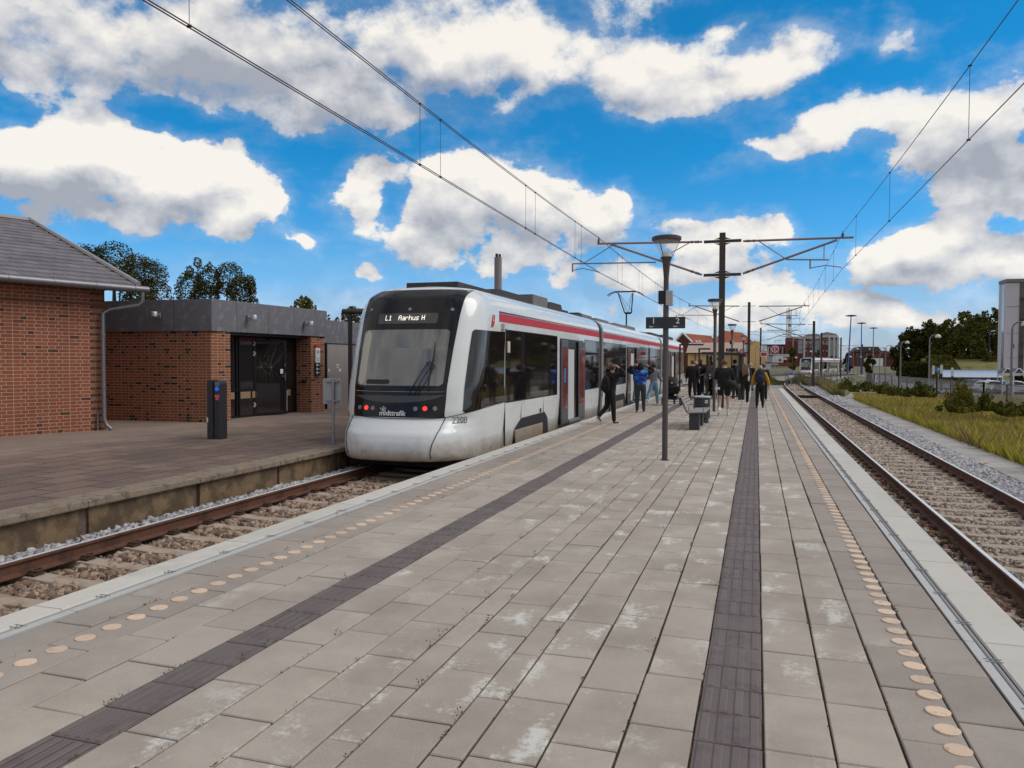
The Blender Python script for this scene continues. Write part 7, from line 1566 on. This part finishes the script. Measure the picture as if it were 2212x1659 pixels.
pc, _ = person((-3.20, 43.5, 0), .0, pose(1.72, ((.2, .1), (-.15, .1)), ((.1, .15, .3), (.1, .15, .3)), .03), 'person with white hair in a cream jacket near the tram rear door', creamc, creamt, bshoe, hair_g, bulk=1.08)
sb_ = thing('shoulder_bag', 'small black rucksack on the back of the person in cream', 'bag', pc.location); mb = MB(); mb.ball((.06, -.17, 1.18), (.13, .08, .17), 12, 8); mb.build('bag', blackc, sb_, smooth=True); mb = MB(); mb.tube([(.06, -.12, 1.3), (.10, -.03, 1.50), (.12, .1, 1.38)], .014, 6); mb.build('strap', blackc, sb_)
person((-2.72, 40.5, 0), .1, pose(1.84, ((.1, .05), (-.1, .1)), ((.2, .12, .5), (.2, .12, .5)), .03, 1.05), 'tall person in a long black coat behind the group at the shelter', blackc, blackc, bshoe, hair_b, bulk=1.15, hem=-.22)
person((-2.55, 37.5, 0), -.3, pose(1.66, ((.1, .1), (-.2, .2)), ((.5, .1, .9), (.5, .1, .9)), .05), 'person in a black jacket with a white back badge beside the folded pushchair', blackj, blackc, wshoe, hair_d, bulk=1.15, hem=-.15)
person((-2.0, 37.4, 0), 2.4, pose(1.68, ((.1, .1), (-.1, .1)), ((.6, .1, 1.0), (.5, .1, .9)), .04), 'dark haired person facing the camera with a grey scarf beside the lamp post', greyc, blackc, bshoe, hair_b, bulk=1.05)
ps_, _ = person((-.96, 24.95, 0), -.04, pose(1.78, ((-.18, .42), (.10, .04)), ((.55, .22, .9), (.45, .18, .9)), .03, 1.12), 'man with short ginger hair in a black shirt and black shorts with white socks', blackc, blackc, wshoe, hair_r, shorts=True, bulk=1.18, sole=mat('worn beige sole', (.42, .35, .27), .7), socks=wsock, hem=-.02, hips=1.15)
hb2 = thing('shoulder_bag', 'black holdall hanging at the side of the man in shorts', 'bag', ps_.location); mb = MB(); mb.ball((.22, -.10, .98), (.22, .12, .13), 12, 8, Matrix.Rotation(.5, 4, 'Y')); mb.build('bag', blackj, hb2, smooth=True); mb = MB(); mb.tube([(.05, -.16, 1.06), (-.14, -.08, 1.42), (-.16, .05, 1.42)], .018, 6); mb.build('strap', blackj, hb2)
mb = MB(); mb.box(-.26, -.12, -.19, -.17, .82, .89); o = mb.build('cap', white); tag(o, 'white folded paper held low by the man in shorts', 'paper'); o.name = 'paper'; o.location = ps_.location
pg, _ = person((-.42, 31.7, 0), .08, pose(1.66, ((-.42, .38), (.30, .04)), ((-.1, .12, .15), (-.35, .18, .1)), .03), 'woman with long light brown hair in a black top and trousers, white shoes', blackc, blackc, wshoe, hair_l, hairlen=.42, bulk=1.02, hem=-.02, sole=sole_w)
sb2 = thing('shoulder_bag', 'small white shoulder bag of the woman with long hair', 'bag', pg.location); mb = MB(); mb.ball((.15, -.07, 1.03), (.07, .04, .12), 10, 7); mb.build('bag', white, sb2, smooth=True); mb = MB(); mb.tube([(.15, -.09, 1.1), (.145, -.13, 1.25), (.12, -.07, 1.44)], .014, 6); mb.build('strap', white, sb2)
Jy = pose(1.56, ((-.08, .10), (.10, .03)), ((-.05, .35, .30), (-.05, .42, .20)), .02, 1.05)
py_, _ = person((.13, 29.35, 0), -.03, Jy, 'person in a mustard yellow fleece and black leggings walking away under a big backpack', yelc, blackc, bshoe, hair_g, bulk=1.15, hem=-.04)
backpack(py_, Jy, navy, 'big dark blue hiking backpack worn over the yellow fleece', 1.3, 0, .0)
person((.30, 34.8, 0), .0, pose(1.62, ((.1, .1), (-.12, .1)), ((.1, .15, .3), (.1, .2, .3)), .03), 'person in dark clothes mostly hidden behind the yellow fleece', blackj, blackc, mat('grey trainers', (.16, .15, .14), .6), hair_b, bulk=1.05)
person((-.30, 44.0, 0), 3.0, pose(1.62, ((.1, .1), (-.1, .1)), ((.3, .15, .8), (.3, .15, .8)), .03), 'person facing the camera in a black jacket left of the yellow fleece', blackc, blackc, bshoe, hair_g, bulk=1.1)
person((-.95, 37.8, .0), 1.2, pose(1.80, ((.05, .05), (-.05, .05)), ((.3, .12, .8), (.3, .12, .8)), .05), 'person in a dark jacket standing inside the shelter behind its post', navy, blackc, bshoe, hair_d, bulk=1.15)

# ------------------------------------------------------------------ stroller and pushchair
def wheel(mb, c, r, w=.035): mb.tube([(c[0]-w/2, c[1], c[2]), (c[0]+w/2, c[1], c[2])], r, 18)
sr = thing('stroller', 'black baby stroller with a large rounded hood and four wheels behind the lamp post', 'stroller', (-3.15, 30.3, 0), .35)
for x, y, r in ((-.28, -.38, .15), (.28, -.38, .15), (-.24, .42, .13), (.24, .42, .13)):
    mb = MB(); mb.add([], []); n = 20
    mb.tube([(x, y+r*.86*math.cos(2*PI*k/n), r+r*.86*math.sin(2*PI*k/n)) for k in range(n+1)], r*.16, 6, False); w = mb.build('wheel', darker, sr); mb = MB()
    for k in range(5): a = 2*PI*k/5; mb.tube([(x, y, r), (x, y+r*.8*math.cos(a), r+r*.8*math.sin(a))], .010, 5)
    mb.tube([(x-.02, y, r), (x+.02, y, r)], .03, 8); mb.build('rim', galv, w)
mb = MB()
for x in (-.24, .24): mb.tube([(x, -.38, .15), (x, .0, .45), (x, .42, .13)], .014, 6); mb.tube([(x, .38, .18), (x, .0, .45), (x, -.45, 1.02)], .014, 6)
mb.tube([(-.24, -.45, 1.02), (.24, -.45, 1.02)], .018, 6); mb.tube([(-.26, -.38, .15), (.26, -.38, .15)], .012, 6); mb.build('frame', dark, sr)
V = []; Fc = []; mb = MB(); mb.prism([(-.40, .62), (-.34, .44), (.34, .44), (.46, .66), (.44, .74), (-.42, .74)], 'x', -.23, .23); mb.build('carrycot', blackc, sr, bevel=.04, smooth=True)
mb = MB(); mb.ball((0, .10, .72), (.25, .38, .40), 16, 12); mb.build('hood', blackj, sr, smooth=True); mb = MB(); mb.box(-.20, .20, -.25, .30, .22, .36); mb.build('basket', blackc, sr, bevel=.03); mb = MB(); mb.ball((-.05, -.26, .86), (.05, .03, .05), 10, 8); mb.build('toy', mat('pinkish toy', (.38, .2, .16), .7), sr)
pr_ = thing('pushchair', 'folded looking pushchair with a pale grey bundle beside the second lamp post', 'stroller', (-2.1, 38.3, 0), -.3)
for x, y, r in ((-.2, -.25, .09), (.2, -.25, .09), (-.18, .3, .08), (.18, .3, .08)):
    mb = MB(); wheel(mb, (x, y, r), r); mb.build('wheel', darker, pr_)
mb = MB(); 
for x in (-.2, .2): mb.tube([(x, .3, .1), (x, -.35, .95)], .014, 6); mb.tube([(x, -.25, .1), (x, .1, .55)], .012, 6)
mb.tube([(-.2, -.35, .95), (.2, -.35, .95)], .014, 6); mb.build('frame', dark, pr_); mb = MB(); mb.prism([(-.25, .35), (.25, .22), (.3, .3), (-.12, .45), (-.28, .8), (-.34, .78)], 'x', -.18, .18); mb.build('seat', blackc, pr_, bevel=.02); mb = MB(); mb.ball((.0, -.05, .62), (.17, .15, .14), 12, 8); mb.build('bundle', greyc, pr_, smooth=True)
# litter on the platform and a few birds
